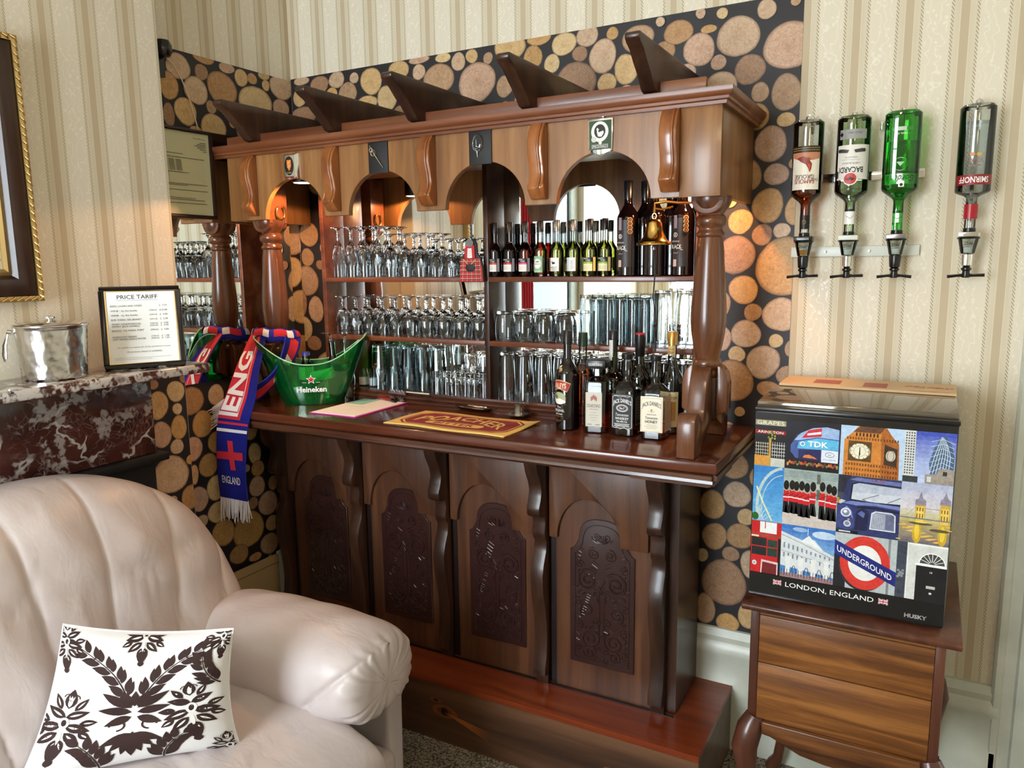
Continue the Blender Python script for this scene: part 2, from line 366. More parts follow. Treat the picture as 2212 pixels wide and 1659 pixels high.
cbx = N(nt, 'ShaderNodeCombineXYZ'); L(nt, mth(nt, 'MULTIPLY', an, 5), cbx.inputs[0]); L(nt, mth(nt, 'MULTIPLY', ln.outputs['Value'], 1.2), cbx.inputs[1])
n3 = noise(nt, cbx.outputs[0], 2.2, 3, .6); crack = mth(nt, 'MULTIPLY', mth(nt, 'GREATER_THAN', n3.outputs[0], .66), .35)
c0 = mix(nt, mth(nt, 'MULTIPLY', rings, .09), vc.outputs[0], srgb(120, 80, 48))
n5 = noise(nt, gm.outputs['Object'], 60, 4, .7, 1.0)
c1 = mix(nt, .75, c0, ramp(nt, mth(nt, 'ADD', mth(nt, 'MULTIPLY', n2.outputs[0], .5), mth(nt, 'MULTIPLY', n5.outputs[0], .5)), [(.3, (.12, .10, .08, 1)), (.5, (.5, .5, .5, 1)), (.7, (.86, .84, .8, 1))]), 'SOFT_LIGHT')
c2 = mix(nt, crack, c1, srgb(110, 70, 42))
c3 = mix(nt, ramp(nt, rr, [(.0, (.35, .35, .35, 1)), (.5, (0, 0, 0, 1)), (1, (0, 0, 0, 1))]), c2, srgb(150, 98, 58))
edge = ramp(nt, ln.outputs['Value'], [(0, (0, 0, 0, 1)), (.86, (0, 0, 0, 1)), (.95, (.45, .45, .45, 1)), (1, (1, 1, 1, 1))])
c4 = mix(nt, edge, c3, srgb(78, 52, 34)); L(nt, c4, b.inputs['Base Color']); b.inputs['Roughness'].default_value = .5
LOGS_BACK=[[.892,2.429,.026,.025],[.96,2.413,.02,.021],[.911,2.335,.078,.073],[1.05,2.439,.065,.049],[1.142,2.392,.039,.038],[1.215,2.361,.031,.031],[1.027,2.308,.034,.039],[1.261,2.419,.047,.038],[1.166,2.45,.048,.022],[1.347,2.433,.042,.035],[1.32,2.379,.028,.026],[1.437,2.427,.022,.02],[1.403,2.36,.05,.055],[1.304,2.29,.075,.067],[1.418,2.274,.034,.032],[1.488,2.243,.023,.016],[1.486,2.308,.043,.048],[1.525,2.398,.055,.043],[1.614,2.343,.036,.036],[1.659,2.398,.047,.038],[1.727,2.336,.049,.052],[1.789,2.29,.024,.024],[1.847,2.358,.069,.058],[1.756,2.393,.025,.013],[1.692,2.273,.028,.027],[1.885,2.257,.046,.046],[1.998,2.311,.079,.066],[1.918,2.187,.028,.029],[1.8,2.218,.05,.046],[1.995,2.178,.046,.053],[1.912,2.115,.035,.042],[1.997,2.099,.027,.022],[1.955,2.031,.05,.053],[1.892,1.941,.039,.052],[1.975,1.94,.037,.034],[1.953,1.847,.049,.053],[1.872,1.802,.039,.039],[1.94,1.759,.032,.033],[1.998,1.77,.026,.024],[2.035,1.828,.03,.046],[1.862,1.698,.058,.063],[2.008,1.659,.087,.089],[1.888,1.588,.046,.047],[1.818,1.54,.033,.043],[1.92,1.517,.028,.029],[2.006,1.511,.056,.055],[1.9,1.447,.047,.047],[1.825,1.431,.031,.042],[1.994,1.428,.022,.023],[2.039,1.405,.018,.027],[1.874,1.38,.029,.026],[1.957,1.359,.053,.055],[1.864,1.292,.069,.067],[2.038,1.32,.04,.032],[1.977,1.273,.037,.026],[1.877,1.01,.049,.047],[1.795,.939,.021,.017],[1.89,.91,.045,.047],[1.963,.978,.035,.042],[1.81,.864,.042,.054],[1.923,.837,.03,.03],[1.82,.754,.043,.048],[1.905,.768,.045,.046],[1.781,.68,.02,.025],[1.876,.7,.029,.027],[1.941,.675,.032,.05],[1.856,.594,.074,.086],[1.795,.487,.037,.055],[1.873,.452,.039,.035],[1.944,.492,.037,.05],[.062,2.442,.042,.018],[.158,2.414,.05,.037],[.251,2.424,.043,.032],[.342,2.42,.023,.022],[.427,2.398,.054,.052],[.223,2.376,.029,.022],[.306,2.367,.05,.04],[.402,2.317,.052,.03],[.501,2.324,.05,.048],[.563,2.422,.049,.035],[.569,2.266,.039,.028],[.656,2.403,.029,.03],[.658,2.447,.047,.015],[.746,2.369,.068,.054],[.767,2.44,.034,.018],[.834,2.417,.03,.034],[.049,2.377,.038,.038],[.067,2.303,.069,.038],[-.029,1.771,.038,.059],[.057,1.815,.054,.052],[.031,1.895,.038,.03],[.043,1.719,.038,.038],[.035,1.618,.066,.064],[-.017,1.527,.043,.072],[.076,1.495,.042,.06],[-.001,1.41,.051,.057],[.056,1.347,.041,.034]]
LOGS_LEFT=[[-.557,2.393,.051,.048],[-.601,2.319,.038,.051],[-.457,2.393,.03,.03],[-.442,2.447,.048,.023],[-.487,2.323,.052,.052],[-.365,2.351,.072,.062],[-.337,2.432,.038,.02],[-.269,2.41,.033,.034],[-.213,2.417,.025,.022],[-.151,2.44,.031,.015],[-.143,2.405,.021,.022],[-.056,2.414,.068,.05],[-.203,2.324,.088,.069],[-.066,2.328,.046,.039],[-.539,2.241,.048,.05],[-.611,2.219,.024,.043],[-.423,2.275,.024,.024],[-.419,2.201,.058,.053],[-.5,2.182,.026,.014],[-.614,1.187,.055,.056],[-.571,1.09,.047,.055],[-.499,1.191,.037,.045],[-.484,1.081,.018,.028],[-.62,1.003,.039,.049],[-.51,1.006,.044,.048],[-.56,.925,.046,.046],[-.532,.828,.045,.052],[-.627,.904,.02,.039],[-.613,.804,.043,.05],[-.529,.727,.051,.046],[-.328,.919,.034,.047],[-.346,1.028,.04,.053],[-.317,.853,.037,.033],[-.327,.778,.042,.046],[-.353,.713,.025,.027],[-.274,.69,.053,.055],[-.386,.61,.08,.08],[-.26,.598,.035,.036],[-.281,.513,.05,.048],[-.512,.637,.055,.057],[-.444,.522,.048,.042],[-.362,.481,.034,.019],[-.201,.634,.033,.051],[-.238,.771,.029,.033]]
LOGS_BREAST=[[-.826,1.214,.039,.052],[-.822,1.109,.04,.047],[-.766,1.055,.029,.027],[-.799,.96,.072,.071],[-.838,1.288,.02,.017],[-.752,1.122,.034,.043],[-.753,1.252,.037,.038]]

TINTS = [srgb(202, 168, 116), srgb(192, 150, 92), srgb(176, 142, 108), srgb(194, 158, 132), srgb(176, 134, 88), srgb(208, 180, 132), srgb(156, 120, 90), srgb(198, 168, 138)]
def log_paper(name, logs, u0, u1, z0, z1, fn, parent, seed):
    rnd = random.Random(seed); L_ = [tuple(l) for l in logs]
    for R0 in (.085, .07, .055, .045, .036, .028, .022, .017):
        for _ in range(260 if R0 > .03 else 420):
            u, z = rnd.uniform(u0, u1), rnd.uniform(z0, z1); r = R0*rnd.uniform(.9, 1.05)
            if all(((u-a)**2+(z-c)**2) > (r*1.03+max(ra, rc)*.98)**2 for a, c, ra, rc in L_):
                L_.append((u, z, r, r*rnd.uniform(.9, 1.08)))
    bm = bmesh.new(); uv = bm.loops.layers.uv.new('ring'); cl = bm.loops.layers.float_color.new('Col')
    def face(pts, ring, col, d, mi):
        vs = [bm.verts.new(fn(p[0], p[1], d)) for p in pts]; f = bm.faces.new(vs); f.material_index = mi
        for lp, q in zip(f.loops, ring): lp[uv].uv = q; lp[cl] = col
    face([(u0, z0), (u1, z0), (u1, z1), (u0, z1)], [(0, 0)]*4, K, .0008, 0)
    def clip(P):     # Sutherland-Hodgman against the paper's edges
        for ax, lim, sg in ((0, u0, 1), (0, u1, -1), (1, z0, 1), (1, z1, -1)):
            out = []
            for i in range(len(P)):
                a, c = P[i-1], P[i]; ia, ic = (a[ax]-lim)*sg >= 0, (c[ax]-lim)*sg >= 0
                if ia != ic: t = (lim-a[ax])/(c[ax]-a[ax]); out.append(tuple(a[k]+(c[k]-a[k])*t for k in range(4)))
                if ic: out.append(c)
            P = out
            if not P: return P
        return P
    for k, (u, z, a, c) in enumerate(L_):
        n = 26; col = rnd.choice(TINTS); s = rnd.uniform(.86, 1.06); col = tuple(x*s for x in col[:3])+(1,); ph = rnd.uniform(0, 6)
        P = []
        for i in range(n):
            t = 2*pi*i/n; w = 1+.035*sin(2*t+ph)+.025*sin(3*t+2*ph)+rnd.uniform(-.014, .014)
            P.append((u+a*w*cos(t), z+c*w*sin(t), cos(t), sin(t)))
        cx, cz = u+rnd.uniform(-.12, .12)*a, z+rnd.uniform(-.12, .12)*c
        for i in range(n):
            p = clip([P[i], P[(i+1) % n], (cx, cz, 0, 0)])
            if len(p) > 2: face([(q[0], q[1]) for q in p], [(q[2], q[3]) for q in p], col, .0015+.00001*k, 1)
    me = bpy.data.meshes.new(name); bmesh.ops.remove_doubles(bm, verts=bm.verts, dist=1e-7); bm.to_mesh(me); bm.free(); me.materials.append(MATS['mural_black']); me.materials.append(MATS['log_print'])
    o = bpy.data.objects.new(name, me); C.objects.link(o); o.parent = parent; return o
def struct(name, g, m, parent=None, **k):
    o = g.done(name, m, parent, **k)
    if not parent: o['kind'] = 'structure'
    return o
H = 2.98; ZPL = .2356
wb = struct('wall_back', G().box(-.12, 2.665, 0, .12, 0, H).box(2.665, 4.1, 0, .12, 2.12, H), 'paper_back')
wl = struct('wall_left', G().box(-.12, 0, -3.12, 0, 0, .85).box(-.12, 0, -3.12, 0, 2.62, H).box(-.12, 0, -2.02, 0, .85, 2.62).box(-.12, 0, -4.5, -3.12, 0, H), 'paper_left')
wc = struct('wall_chimney', G().box(0, .10, -1.88, -.711, 0, H), 'paper_breast')
struct('wall_front', G().box(-.12, 4.1, -4.5, -4.4, 0, .8).box(-.12, 4.1, -4.5, -4.4, 2.7, H).box(-.12, .3, -4.5, -4.4, .8, 2.7).box(1.6, 4.1, -4.5, -4.4, .8, 2.7), 'paper_front')
struct('wall_right', G().box(4.0, 4.12, -4.5, .12, 0, H), 'paper_right')
struct('floor', G().box(-.12, 4.12, -4.5, .12, -.08, 0), 'carpet')
struct('ceiling', G().box(-.12, 4.12, -4.5, .12, H, H+.08), 'ceiling_white')
log_paper('log_wallpaper', LOGS_BACK, 0.0016, 2.035, .43, 2.455, lambda u, z, d: (u, -d, z), wb, 3)
log_paper('log_wallpaper', LOGS_LEFT, -.7094, -.0016, .43, 2.448, lambda u, z, d: (d, u, z), wl, 5)
log_paper('log_wallpaper', LOGS_BREAST, -1.0, -.7126, .43, 1.37, lambda u, z, d: (.1+d, u, z), wc, 8)
# tall skirting boards with a moulded top
SK = [(0, 0), (.026, 0), (.026, .225), (.022, .235), (.022, .33), (.030, .345), (.030, .365), (.018, .385), (.022, .405), (.010, .428), (0, .43)]
struct('baseboard_back', G().prism([(-a, z) for a, z in SK], 'x', 0, 2.665), 'skirting_paint')
g = G()
g.add([(a, y, z) for y in (-.711, -.03) for a, z in SK], [tuple(range(11)), tuple(range(11, 22))]+[(i, (i+1) % 11, 11+(i+1) % 11, 11+i) for i in range(11)])
struct('baseboard_left', g, 'skirting_paint')
# door at the right end of the back wall: moulded architrave and the leaf
g = G().prism([(2.645, 0), (2.645, -.018), (2.652, -.026), (2.668, -.026), (2.672, -.020), (2.70, -.020), (2.705, -.032), (2.73, -.036), (2.76, -.050), (2.79, -.052), (2.79, 0)], 'z', 0, 2.2)
g.prism([(3.64, 0), (3.64, -.05), (3.78, -.02), (3.78, 0)], 'z', 0, 2.2).box(2.645, 3.78, -.05, 0, 2.12, 2.26)
struct('trim_1', g, 'skirting_paint')
d1 = struct('door_1', G().box(2.79, 3.64, .03, .07, .01, 2.12).bevel(.004), 'skirting_paint')
G().box(2.92, 3.5, .02, .03, .25, .95).box(2.92, 3.5, .02, .03, 1.15, 1.95).bevel(.008).done('door_panel', 'skirting_paint', d1)
g = G(); g.lathe([(.0, 0), (.016, .002), (.027, .02), (.02, .04), (.01, .05), (.012, .07)], (0, 0, 0), 20, Matrix.Translation((2.87, -.045, 1.02)) @ Matrix.Rotation(radians(-90), 4, 'X')); g.done('door_knob', 'brass', d1)
def window(n, x0, x1, y0, y1, z0, z1, ax):
    g = G(); w = .06
    bx = (lambda a, b_, c, d: g.box(a, b_, y0, y1, c, d)) if ax == 'x' else (lambda a, b_, c, d: g.box(x0, x1, a, b_, c, d))
    u0, u1 = (x0, x1) if ax == 'x' else (y0, y1)
    bx(u0, u0+w, z0, z1); bx(u1-w, u1, z0, z1); bx(u0, u1, z0, z0+w); bx(u0, u1, z1-w, z1); bx(u0+w, u1-w, (z0+z1)/2-.025, (z0+z1)/2+.025)
    o = struct('window_%d' % n, g.bevel(.006), 'skirting_paint')
    g = G()
    if ax == 'x': g.box(u0+w, u1-w, (y0+y1)/2-.003, (y0+y1)/2+.003, z0+w, z1-w)
    else: g.box((x0+x1)/2-.003, (x0+x1)/2+.003, u0+w, u1-w, z0+w, z1-w)
    g.done('pane', 'pane', o); return o
window(1, .3, 1.6, -4.47, -4.42, .8, 2.7, 'x'); window(2, -.1, -.05, -3.12, -2.02, .85, 2.62, 'y')
# red curtain hanging beside the side window, seen in the bar mirrors
def curtain(y0, y1):   # gathered cloth
    g = G(); g.grid(lambda u, v: (.075+.022*sin(u*pi*9), y0+(y1-y0)*u, .12+v*2.6), 60, 6); o = g.done('curtain', 'red_cloth', smooth=80, recalc=False)
    o.modifiers.new('s', 'SOLIDIFY').thickness = .004; return o
tag(curtain(-2.06, -1.90), 'red curtain hanging by the side window, seen in the bar mirrors', 'curtain')
g = G().tube([(.075, -3.3, 2.75), (.075, -1.89, 2.75)], .012, 10).tube([(0, -1.98, 2.75), (.075, -1.98, 2.75)], .006, 8).tube([(0, -3.2, 2.75), (.075, -3.2, 2.75)], .006, 8); tag(g.done('curtain_rail', 'brass'), 'brass curtain rail above the side window', 'curtain rail')
# ceiling pendant whose light warms the upper walls
t = thing('pendant_lamp', 'round warm glass lamp hanging from the ceiling in mid room', 'lamp', (2.1, -2.3, 2.62))
G().lathe([(.0, .04), (.06, .055), (.13, .10), (.15, .15), (.13, .2), (.0, .22)][::-1], (0, 0, -.0), 28).done('lamp_shade', 'ceiling_white', t)
G().tube([(0, 0, .20), (0, 0, H-2.62)], .006, 8).done('cord', 'black_plastic', t)
t = thing('cardboard_panel', 'tan cardboard panel standing on the platform against the left wall by the bar', 'cardboard', (.031, -.40, ZPL))
G().box(0, .012, -.16, .125, 0, .236).bevel(.001).done('panel', mat('cardboard', srgb(176, 146, 100), .85), t)
G().box(.0122, .0135, -.16, .125, .200, .203).done('crease', mat('cardboard_dark', srgb(120, 96, 64), .9), t)
G().box(-.004, .004, .130, .160, 0, .242).done('white_edge', 'white_gloss', t)
# ------------------------------------------------------------------ fireplace on the chimney breast
def marble(name, wht):
    m, nt, b = new_mat(name); v = coords(nt)
    n1 = noise(nt, v, 5, 5, .6, .8); nd = noise(nt, v, 7, 3, .6)
    va = N(nt, 'ShaderNodeVectorMath', operation='MULTIPLY_ADD'); L(nt, nd.outputs['Color'], va.inputs[0]); va.inputs[1].default_value = (.28, .28, .28); L(nt, v, va.inputs[2])
    def ve(sc): o = N(nt, 'ShaderNodeTexVoronoi', feature='DISTANCE_TO_EDGE'); o.inputs['Scale'].default_value = sc; L(nt, va.outputs[0], o.inputs['Vector']); return o.outputs[0]
    ms = lambda sc, lo, hi: ramp(nt, noise(nt, v, sc, 3, .6).outputs[0], [(lo, (0, 0, 0, 1)), (hi, (1, 1, 1, 1))])
    c0 = ramp(nt, n1.outputs[0], [(.3, srgb(46, 24, 21)), (.55, srgb(78, 42, 36)), (.75, srgb(98, 58, 48))])
    fine = mth(nt, 'MULTIPLY', ramp(nt, ve(26), [(0, (1, 1, 1, 1)), (.02, (.3, .3, .3, 1)), (.06, (0, 0, 0, 1))]), ms(8, .50, .62))
    c1 = mix(nt, mth(nt, 'MULTIPLY', fine, .6), c0, srgb(168, 160, 156))
    big = mth(nt, 'MULTIPLY', ramp(nt, ve(8), [(0, (1, 1, 1, 1)), (.03, (.8, .8, .8, 1)), (.06, (0, 0, 0, 1))]), ms(5, .48, .54))
    c2 = mix(nt, big, c1, srgb(196, 194, 192))
    pt = mth(nt, 'MULTIPLY', ms(11, .56-.1*wht, .60-.1*wht), ms(38, .42, .50)); c3 = mix(nt, mth(nt, 'MULTIPLY', pt, .5+.4*wht), c2, srgb(206, 202, 198))
    L(nt, c3, b.inputs['Base Color']); b.inputs['Roughness'].default_value = .16; setp(b, Coat_Weight=.4)
marble('marble', 0); marble('marble_edge', 1)
t = thing('fireplace', 'dark red marble fireplace surround with white veins below the mantel shelf', 'fireplace', (.10, -1.3, 0))
def rel(g, t): bmesh.ops.translate(g.bm, verts=g.bm.verts, vec=-Vector(t.location)); return g
rel(G().box(.1, .35, -1.80, -.80, 1.342, 1.372).bevel(.007, 3), t).done('mantel_shelf', 'marble_edge', t)
rel(G().box(.1, .14, -1.74, -.875, 1.064, 1.342).bevel(.003), t).done('frieze', 'marble', t)
rel(G().box(.1, .135, -1.74, -1.60, 0, 1.064).box(.1, .128, -1.2, -1.145, 0, 1.064).bevel(.003), t).done('jamb', 'marble', t)
rel(G().box(.1, .165, -1.60, -.845, 1.035, 1.062).bevel(.004).box(.1, .125, -1.145, -.875, 0, 1.035).box(.1, .125, -1.60, -1.2, 0, 1.035), t).done('cast_iron_insert', 'black_matte', t)
# ------------------------------------------------------------------ bar: platform
ZP = .235; ZC = 1.15
t = thing('bar_platform', 'low stained wooden platform under the bar, knotty board in front', 'platform', (1.0, -.25, 0))
rel(G().box(.03, 1.90, -.455, -.001, ZP-.02, ZP), t).done('platform_top', 'wood_platform', t)
g = G().box(.03, 1.90, -.455, -.44, 0, ZP-.0205).box(.03, .045, -.44, -.03, 0, ZP-.0205).box(1.885, 1.90, -.44, -.03, 0, ZP-.0205); rel(g, t).done('front_board', 'wood_kick', t)
for kx, kz, r in ((1.0, .12, .016), (.965, .155, .007), (1.62, .1, .006)):
    ink = Ink()
    for i in range(5): ink.ell(kx, kz, r*(3.4-i*.55), r*(1.5-i*.18), srgb(150-22*i, 84-14*i, 40-6*i) if i % 2 else srgb(112, 62, 32), 24)
    ink.ell(kx, kz, r, r*.8, srgb(28, 16, 12)); ink.make('knot', plane_fn((-1.0, -.2052, 0), (1, 0, 0), (0, 0, 1)), parent=t, lift=.00005)
ink = Ink()
for i in range(4): ink.line([(1.0+.02*k, .118-.010*i*(k/9)-.003*k) for k in range(10)], [.001+.005*sin(pi*k/9) for k in range(10)], srgb(150, 84, 38))
ink.make('grain_streak', plane_fn((-1.0, -.2052, 0), (1, 0, 0), (0, 0, 1)), parent=t, lift=.0002)
rel(G().box(.14, 1.776, -.30, -.29, ZP, ZP+.003), t).done('trim_strip', 'groove_black', t)
# ------------------------------------------------------------------ bar: counter
BX = [.149, .545, .941, 1.337, 1.733]
bar = thing('bar_counter', 'dark wooden bar counter with four carved arched front panels', 'bar counter', (1.0, -.25, ZP))
rel(G().box(.06, 1.947, -.535, -.012, 1.118, 1.15).bevel(.006, 3), bar).done('counter_top', 'wood_counter', bar)
g = G().prism([(-.520, 1.117), (-.532, 1.112), (-.532, 1.100), (-.520, 1.096), (-.522, 1.088), (-.508, 1.078), (-.29, 1.078), (-.29, 1.117)], 'x', .075, 1.933)
g.prism([(1.933, 1.117), (1.945, 1.112), (1.945, 1.1), (1.933, 1.096), (1.935, 1.088), (1.921, 1.078), (1.70, 1.078), (1.70, 1.117)], 'y', -.52, -.014); rel(g, bar).done('edge_moulding', 'wood_edge', bar)
rel(G().box(.10, .14, -.275, -.03, ZP+.004, 1.078), bar).done('side_panel', 'wood_dark', bar)
rel(G().box(1.735, 1.776, -.275, -.03, ZP+.004, 1.078), bar).done('side_panel', 'wood_dark', bar)
def arch_pts(x0, x1, z0, zs, zt, n=18, ease=.0):   # ogee-shouldered arch outline, open at the bottom
    xc = (x0+x1)/2; w = (x1-x0)/2; P = [(x0, z0), (x0, zs)]; r = w*.72; q = .36; hh_ = zt-zs
    for i in range(1, 7): a = i/6; P.append((x0+(w-r)*a, zs+hh_*q*(a**2)))
    for i in range(1, n): a = pi-pi*i/n; P.append((xc+r*(abs(cos(a))**.8)*(1 if cos(a) > 0 else -1), zs+hh_*q+hh_*(1-q)*sin(a)**.8))
    for i in range(6): a = 1-i/6; P.append((x1-(w-r)*a, zs+hh_*q*(a**2)))
    P.append((x1, zs))
    return P+[(x1, z0)]
def spiral(cx, cz, r0, turns, a0, d=1, n=34):
    return [(cx+r0*(1-.82*i/n)*cos(a0+d*2*pi*turns*i/n), cz+r0*(1-.82*i/n)*sin(a0+d*2*pi*turns*i/n)) for i in range(n+1)]
def carved(parent, xl, yf):
    x0, x1, z0, zs, zt = xl+.0, xl+.226, .342, .742, .855
    y = yf
    P = arch_pts(x0, x1, z0, zs, zt)
    g = G().prism(P, 'y', y, y-.007); o = g.bevel(.0015, 1, 60).done('carved_panel', 'mahogany_carved', parent)
    xc = (x0+x1)/2; R_ = []
    def T(pts, r): R_.append((pts, r))
    inn = [(xc+(px-xc)*.84, .6+(pz-.6)*.92) for px, pz in P]; T(inn+[inn[0]], .0016)
    for s in (-1, 1):
        f = lambda pts: [(xc+s*(u), z) for u, z in pts]
        T(f(spiral(.028, .735, .022, 1.6, pi/2, -1)), .0022); T(f(spiral(.030, .735, .014, 1.2, 0, 1)), .0015)
        T(f(spiral(.050, .640, .040, 1.9, 2.4, -1)), .0026); T(f(spiral(.050, .640, .031, 1.5, 1.2, -1)), .0016)
        T(f(spiral(.052, .535, .026, 1.5, -1, 1)), .0022); T(f(spiral(.042, .435, .036, 1.8, 2, 1)), .0026); T(f(spiral(.046, .385, .022, 1.5, 1.5, -1)), .0022)
        T(f([(.008, .45+.02*i+0) for i in range(9)]), .0018)
        T(f([(.006+.010*sin(i*.9), .56+.011*i) for i in range(9)]), .0016)
        for i in range(7): a = radians(20+22*i); T(f([(.004+.010*cos(a), .77+.010*sin(a)), (.004+(.030+.004*(i % 2))*cos(a), .77+(.032)*sin(a))]), .0019)
        for i in range(6): a = radians(-30+25*i); T(f([(.060+.014*cos(a), .50+.012*sin(a)), (.060+.030*cos(a)*.8, .50+.028*sin(a))]), .0014)
        for i in range(9): T(f([(.038+.0045*i*.6, .588-.009*i), (.05+.0045*i*.6, .592-.009*i)]), .0017)
        T(f(spiral(.020, .795, .016, 1.3, 0, -1)), .0018); T(f(spiral(.078, .690, .016, 1.3, 3, -1)), .0018); T(f(spiral(.020, .600, .014, 1.2, 1, 1)), .0016); T(f(spiral(.082, .560, .014, 1.3, 2, -1)), .0017)
        T(f(spiral(.020, .500, .016, 1.3, 4, -1)), .0018); T(f(spiral(.080, .475, .018, 1.4, 0, 1)), .0018); T(f(spiral(.016, .400, .013, 1.3, 2, 1)), .0016); T(f(spiral(.082, .400, .013, 1.3, 5, -1)), .0017); T(f(spiral(.018, .368, .010, 1.2, 5, -1)), .0016)
        for i in range(8): a = radians(200+20*i); T(f([(.050+.044*cos(a), .640+.044*sin(a)), (.050+.056*cos(a+.15), .640+.056*sin(a+.15))]), .0020)
        for i in range(7): a = radians(-20+28*i); T(f([(.042+.038*cos(a), .435+.038*sin(a)), (.042+.049*cos(a+.2), .435+.049*sin(a+.2))]), .0019)
        for i in range(5): T(f([(.010+.004*i, .700-.012*i), (.030+.004*i, .712-.012*i)]), .0016); T(f([(.066+.004*i, .745-.012*i), (.080+.001*i, .752-.014*i)]), .0017)
        for i in range(12): uu, zz = .085-.0004*i, .40+.027*i; T(f([(uu, zz), (uu-.001, zz+.006)]), .002)
    g = G()
    for pts, r in R_:
        pts = [(min(max(u, x0+.014), x1-.014), z) for u, z in pts]
        g.tube([(u, y-.0072, z) for u, z in pts], r*1.45, 6)
    g.done('carving', 'mahogany_carved', o, smooth=60, recalc=False)
    return o
for i in range(4):
    x0 = BX[i]+.0; x1 = BX[i+1]-.0; yb = -.277+.25; b_ = -.25
    loc = Vector(bar.location)
    fp = G().box(x0+.022, x1-.004, -.285, -.27, ZP+.001, 1.078); fp = rel(fp, bar).done('front_panel', 'wood_panel', bar)
    # upper board with an arched cut-out
    xc = x0+.143; r = .112; top = 1.078; lo = .772; pts = [(x0+.002, lo), (x0+.002, top), (x1-.048, top), (x1-.048, lo), (xc+r, lo)]
    pts += [(xc+r*cos(pi*k/22), lo+.147*sin(pi*k/22)) for k in range(1, 22)]+[(xc-r, lo)]
    g = G().prism(pts, 'y', -.300, -.2852); g.bevel(.0022, 2, 60); rel(g, bar).done('arch_board', 'wood_panel', fp)
    g = G().box(x0-.0, x0+.0215, -.280, -.272, ZP+.001, 1.078); rel(g, bar).done('panel_gap', 'groove_black', fp)
    o = carved(fp, x0+.076, -.2855)
    for q in [o]+list(o.children):
        q.data.transform(Matrix.Translation(-loc))
CP = [(-.28, 1.078), (-.385, 1.078), (-.384, 1.05), (-.372, 1.01), (-.350, .97), (-.342, .94), (-.350, .91), (-.362, .885), (-.360, .862), (-.345, .85), (-.320, .846), (-.316, .82), (-.322, .79), (-.318, .77), (-.306, .755), (-.312, .72), (-.330, .68), (-.340, .64), (-.336, .58), (-.322, .52), (-.312, .46), (-.308, .40), (-.314, .34), (-.325, .30), (-.327, .275), (-.30, .27), (-.30, .238), (-.28, .238)]
for x in (.152, .541, .937, 1.333, 1.745):
    g = G().prism(CP, 'x', x-.046, x); g.prism([(min(a+.006, -.28), z) for a, z in CP], 'x', x-.030, x-.0295); g.bevel(.003, 2, 50)
    o = rel(g, bar).done('corbel', 'wood_dark', bar, smooth=50)
# ------------------------------------------------------------------ bar: back shelf unit with mirror
ZS = [1.19, 1.404, 1.634]
sh = thing('bar_shelf_unit', 'dark wooden back shelf unit with mirrored back, standing on the counter', 'shelf unit', (1.0, -.07, ZC))
XL, XD, XR = .237, 1.002, 1.765
rel(G().box(XL+.018, XR, -.0085, -.0045, 1.19, 2.04), sh).done('mirror', 'mirror_glass', sh)
for a in (XL, XD, XR): rel(G().box(a, a+.019, -.13, -.0045, 1.19, 2.058).bevel(.0015), sh).done('upright', 'wood_shelf' if a != XD else 'wood_dark', sh)
for z in ZS[1:]:
    for a, b_ in ((XL, XD), (XD, XR)): rel(G().box(a+.0195, b_-.0005, -.132, -.009, z-.018, z).bevel(.0015), sh).done('shelf', 'wood_shelf', sh)
for a, b_ in ((XL, XD), (XD, XR)): rel(G().box(a+.0195, b_-.0005, -.13, -.009, 2.040, 2.058), sh).done('top_board', 'wood_dark_x', sh)
g = G().prism([(-.004, ZC+.0005), (-.150, ZC+.0005), (-.150, 1.158), (-.144, 1.162), (-.150, 1.168), (-.150, 1.174), (-.142, 1.180), (-.132, 1.182), (-.131, 1.1895), (-.004, 1.1895)], 'x', XL, XR+.019)
g.prism([(XR+.018, ZC+.0005), (XR+.034, ZC+.0005), (XR+.034, 1.170), (XR+.02, 1.182), (XR+.018, 1.1895)], 'y', -.150, -.004); rel(g, sh).done('plinth', 'wood_edge', sh)
# ------------------------------------------------------------------ bar: canopy on two turned columns
cn = thing('bar_canopy', 'wooden bar canopy with four arches, cornice and five beams on turned columns', 'bar canopy', (1.0, -.31, ZC))
ACX = [.387, .782, 1.180, 1.572]; AR = .1435; V0, V1, VB, VT = .062, 1.905, 1.853, 2.09
pts = [(V0, VB), (V0, VT), (V1, VT), (V1, VB)]
for xc in ACX[::-1]: pts += [(xc+AR*cos(pi*k/28), VB+AR*sin(pi*k/28)*.965) for k in range(29)]
rel(G().prism(pts, 'y', -.42, -.398).bevel(.0012, 1, 60), cn).done('valance', 'wood_valance', cn)
rel(G().box(V1-.02, V1, -.3978, -.001, VB, VT).bevel(.001), cn).done('end_board', 'wood_valance', cn)
rel(G().box(V0, V0+.02, -.3978, -.013, VB, VT).bevel(.001), cn).done('end_board', 'wood_valance', cn)
rel(G().box(1.797, V1+.003, -.426, -.4203, VB-.002, VT).bevel(.001), cn).done('end_panel', 'wood_valance', cn)
CO = [(0, 2.083), (-.014, 2.083), (-.016, 2.091), (-.022, 2.094), (-.022, 2.101), (-.030, 2.106), (-.034, 2.114), (-.034, 2.124), (0, 2.124)]
g = G(); n = len(CO)
ring = [[(x0 if False else 0, 0, 0)]]
def corn(path):   # path of (x, y, outward nx, ny)
    vs = [(x+nx*-a, y+ny*-a, z) for (x, y, nx, ny) in path for a, z in CO]
    fs = [tuple(range(n))[::-1], tuple((len(path)-1)*n+i for i in range(n))]
    for j in range(len(path)-1): fs += [(j*n+i, j*n+(i+1) % n, (j+1)*n+(i+1) % n, (j+1)*n+i) for i in range(n)]
    g.add(vs, fs)
corn([(.012, -.4202, 0, -1), (1.9055, -.4202, 1, -1), (1.9055, -.001, 1, 0)])
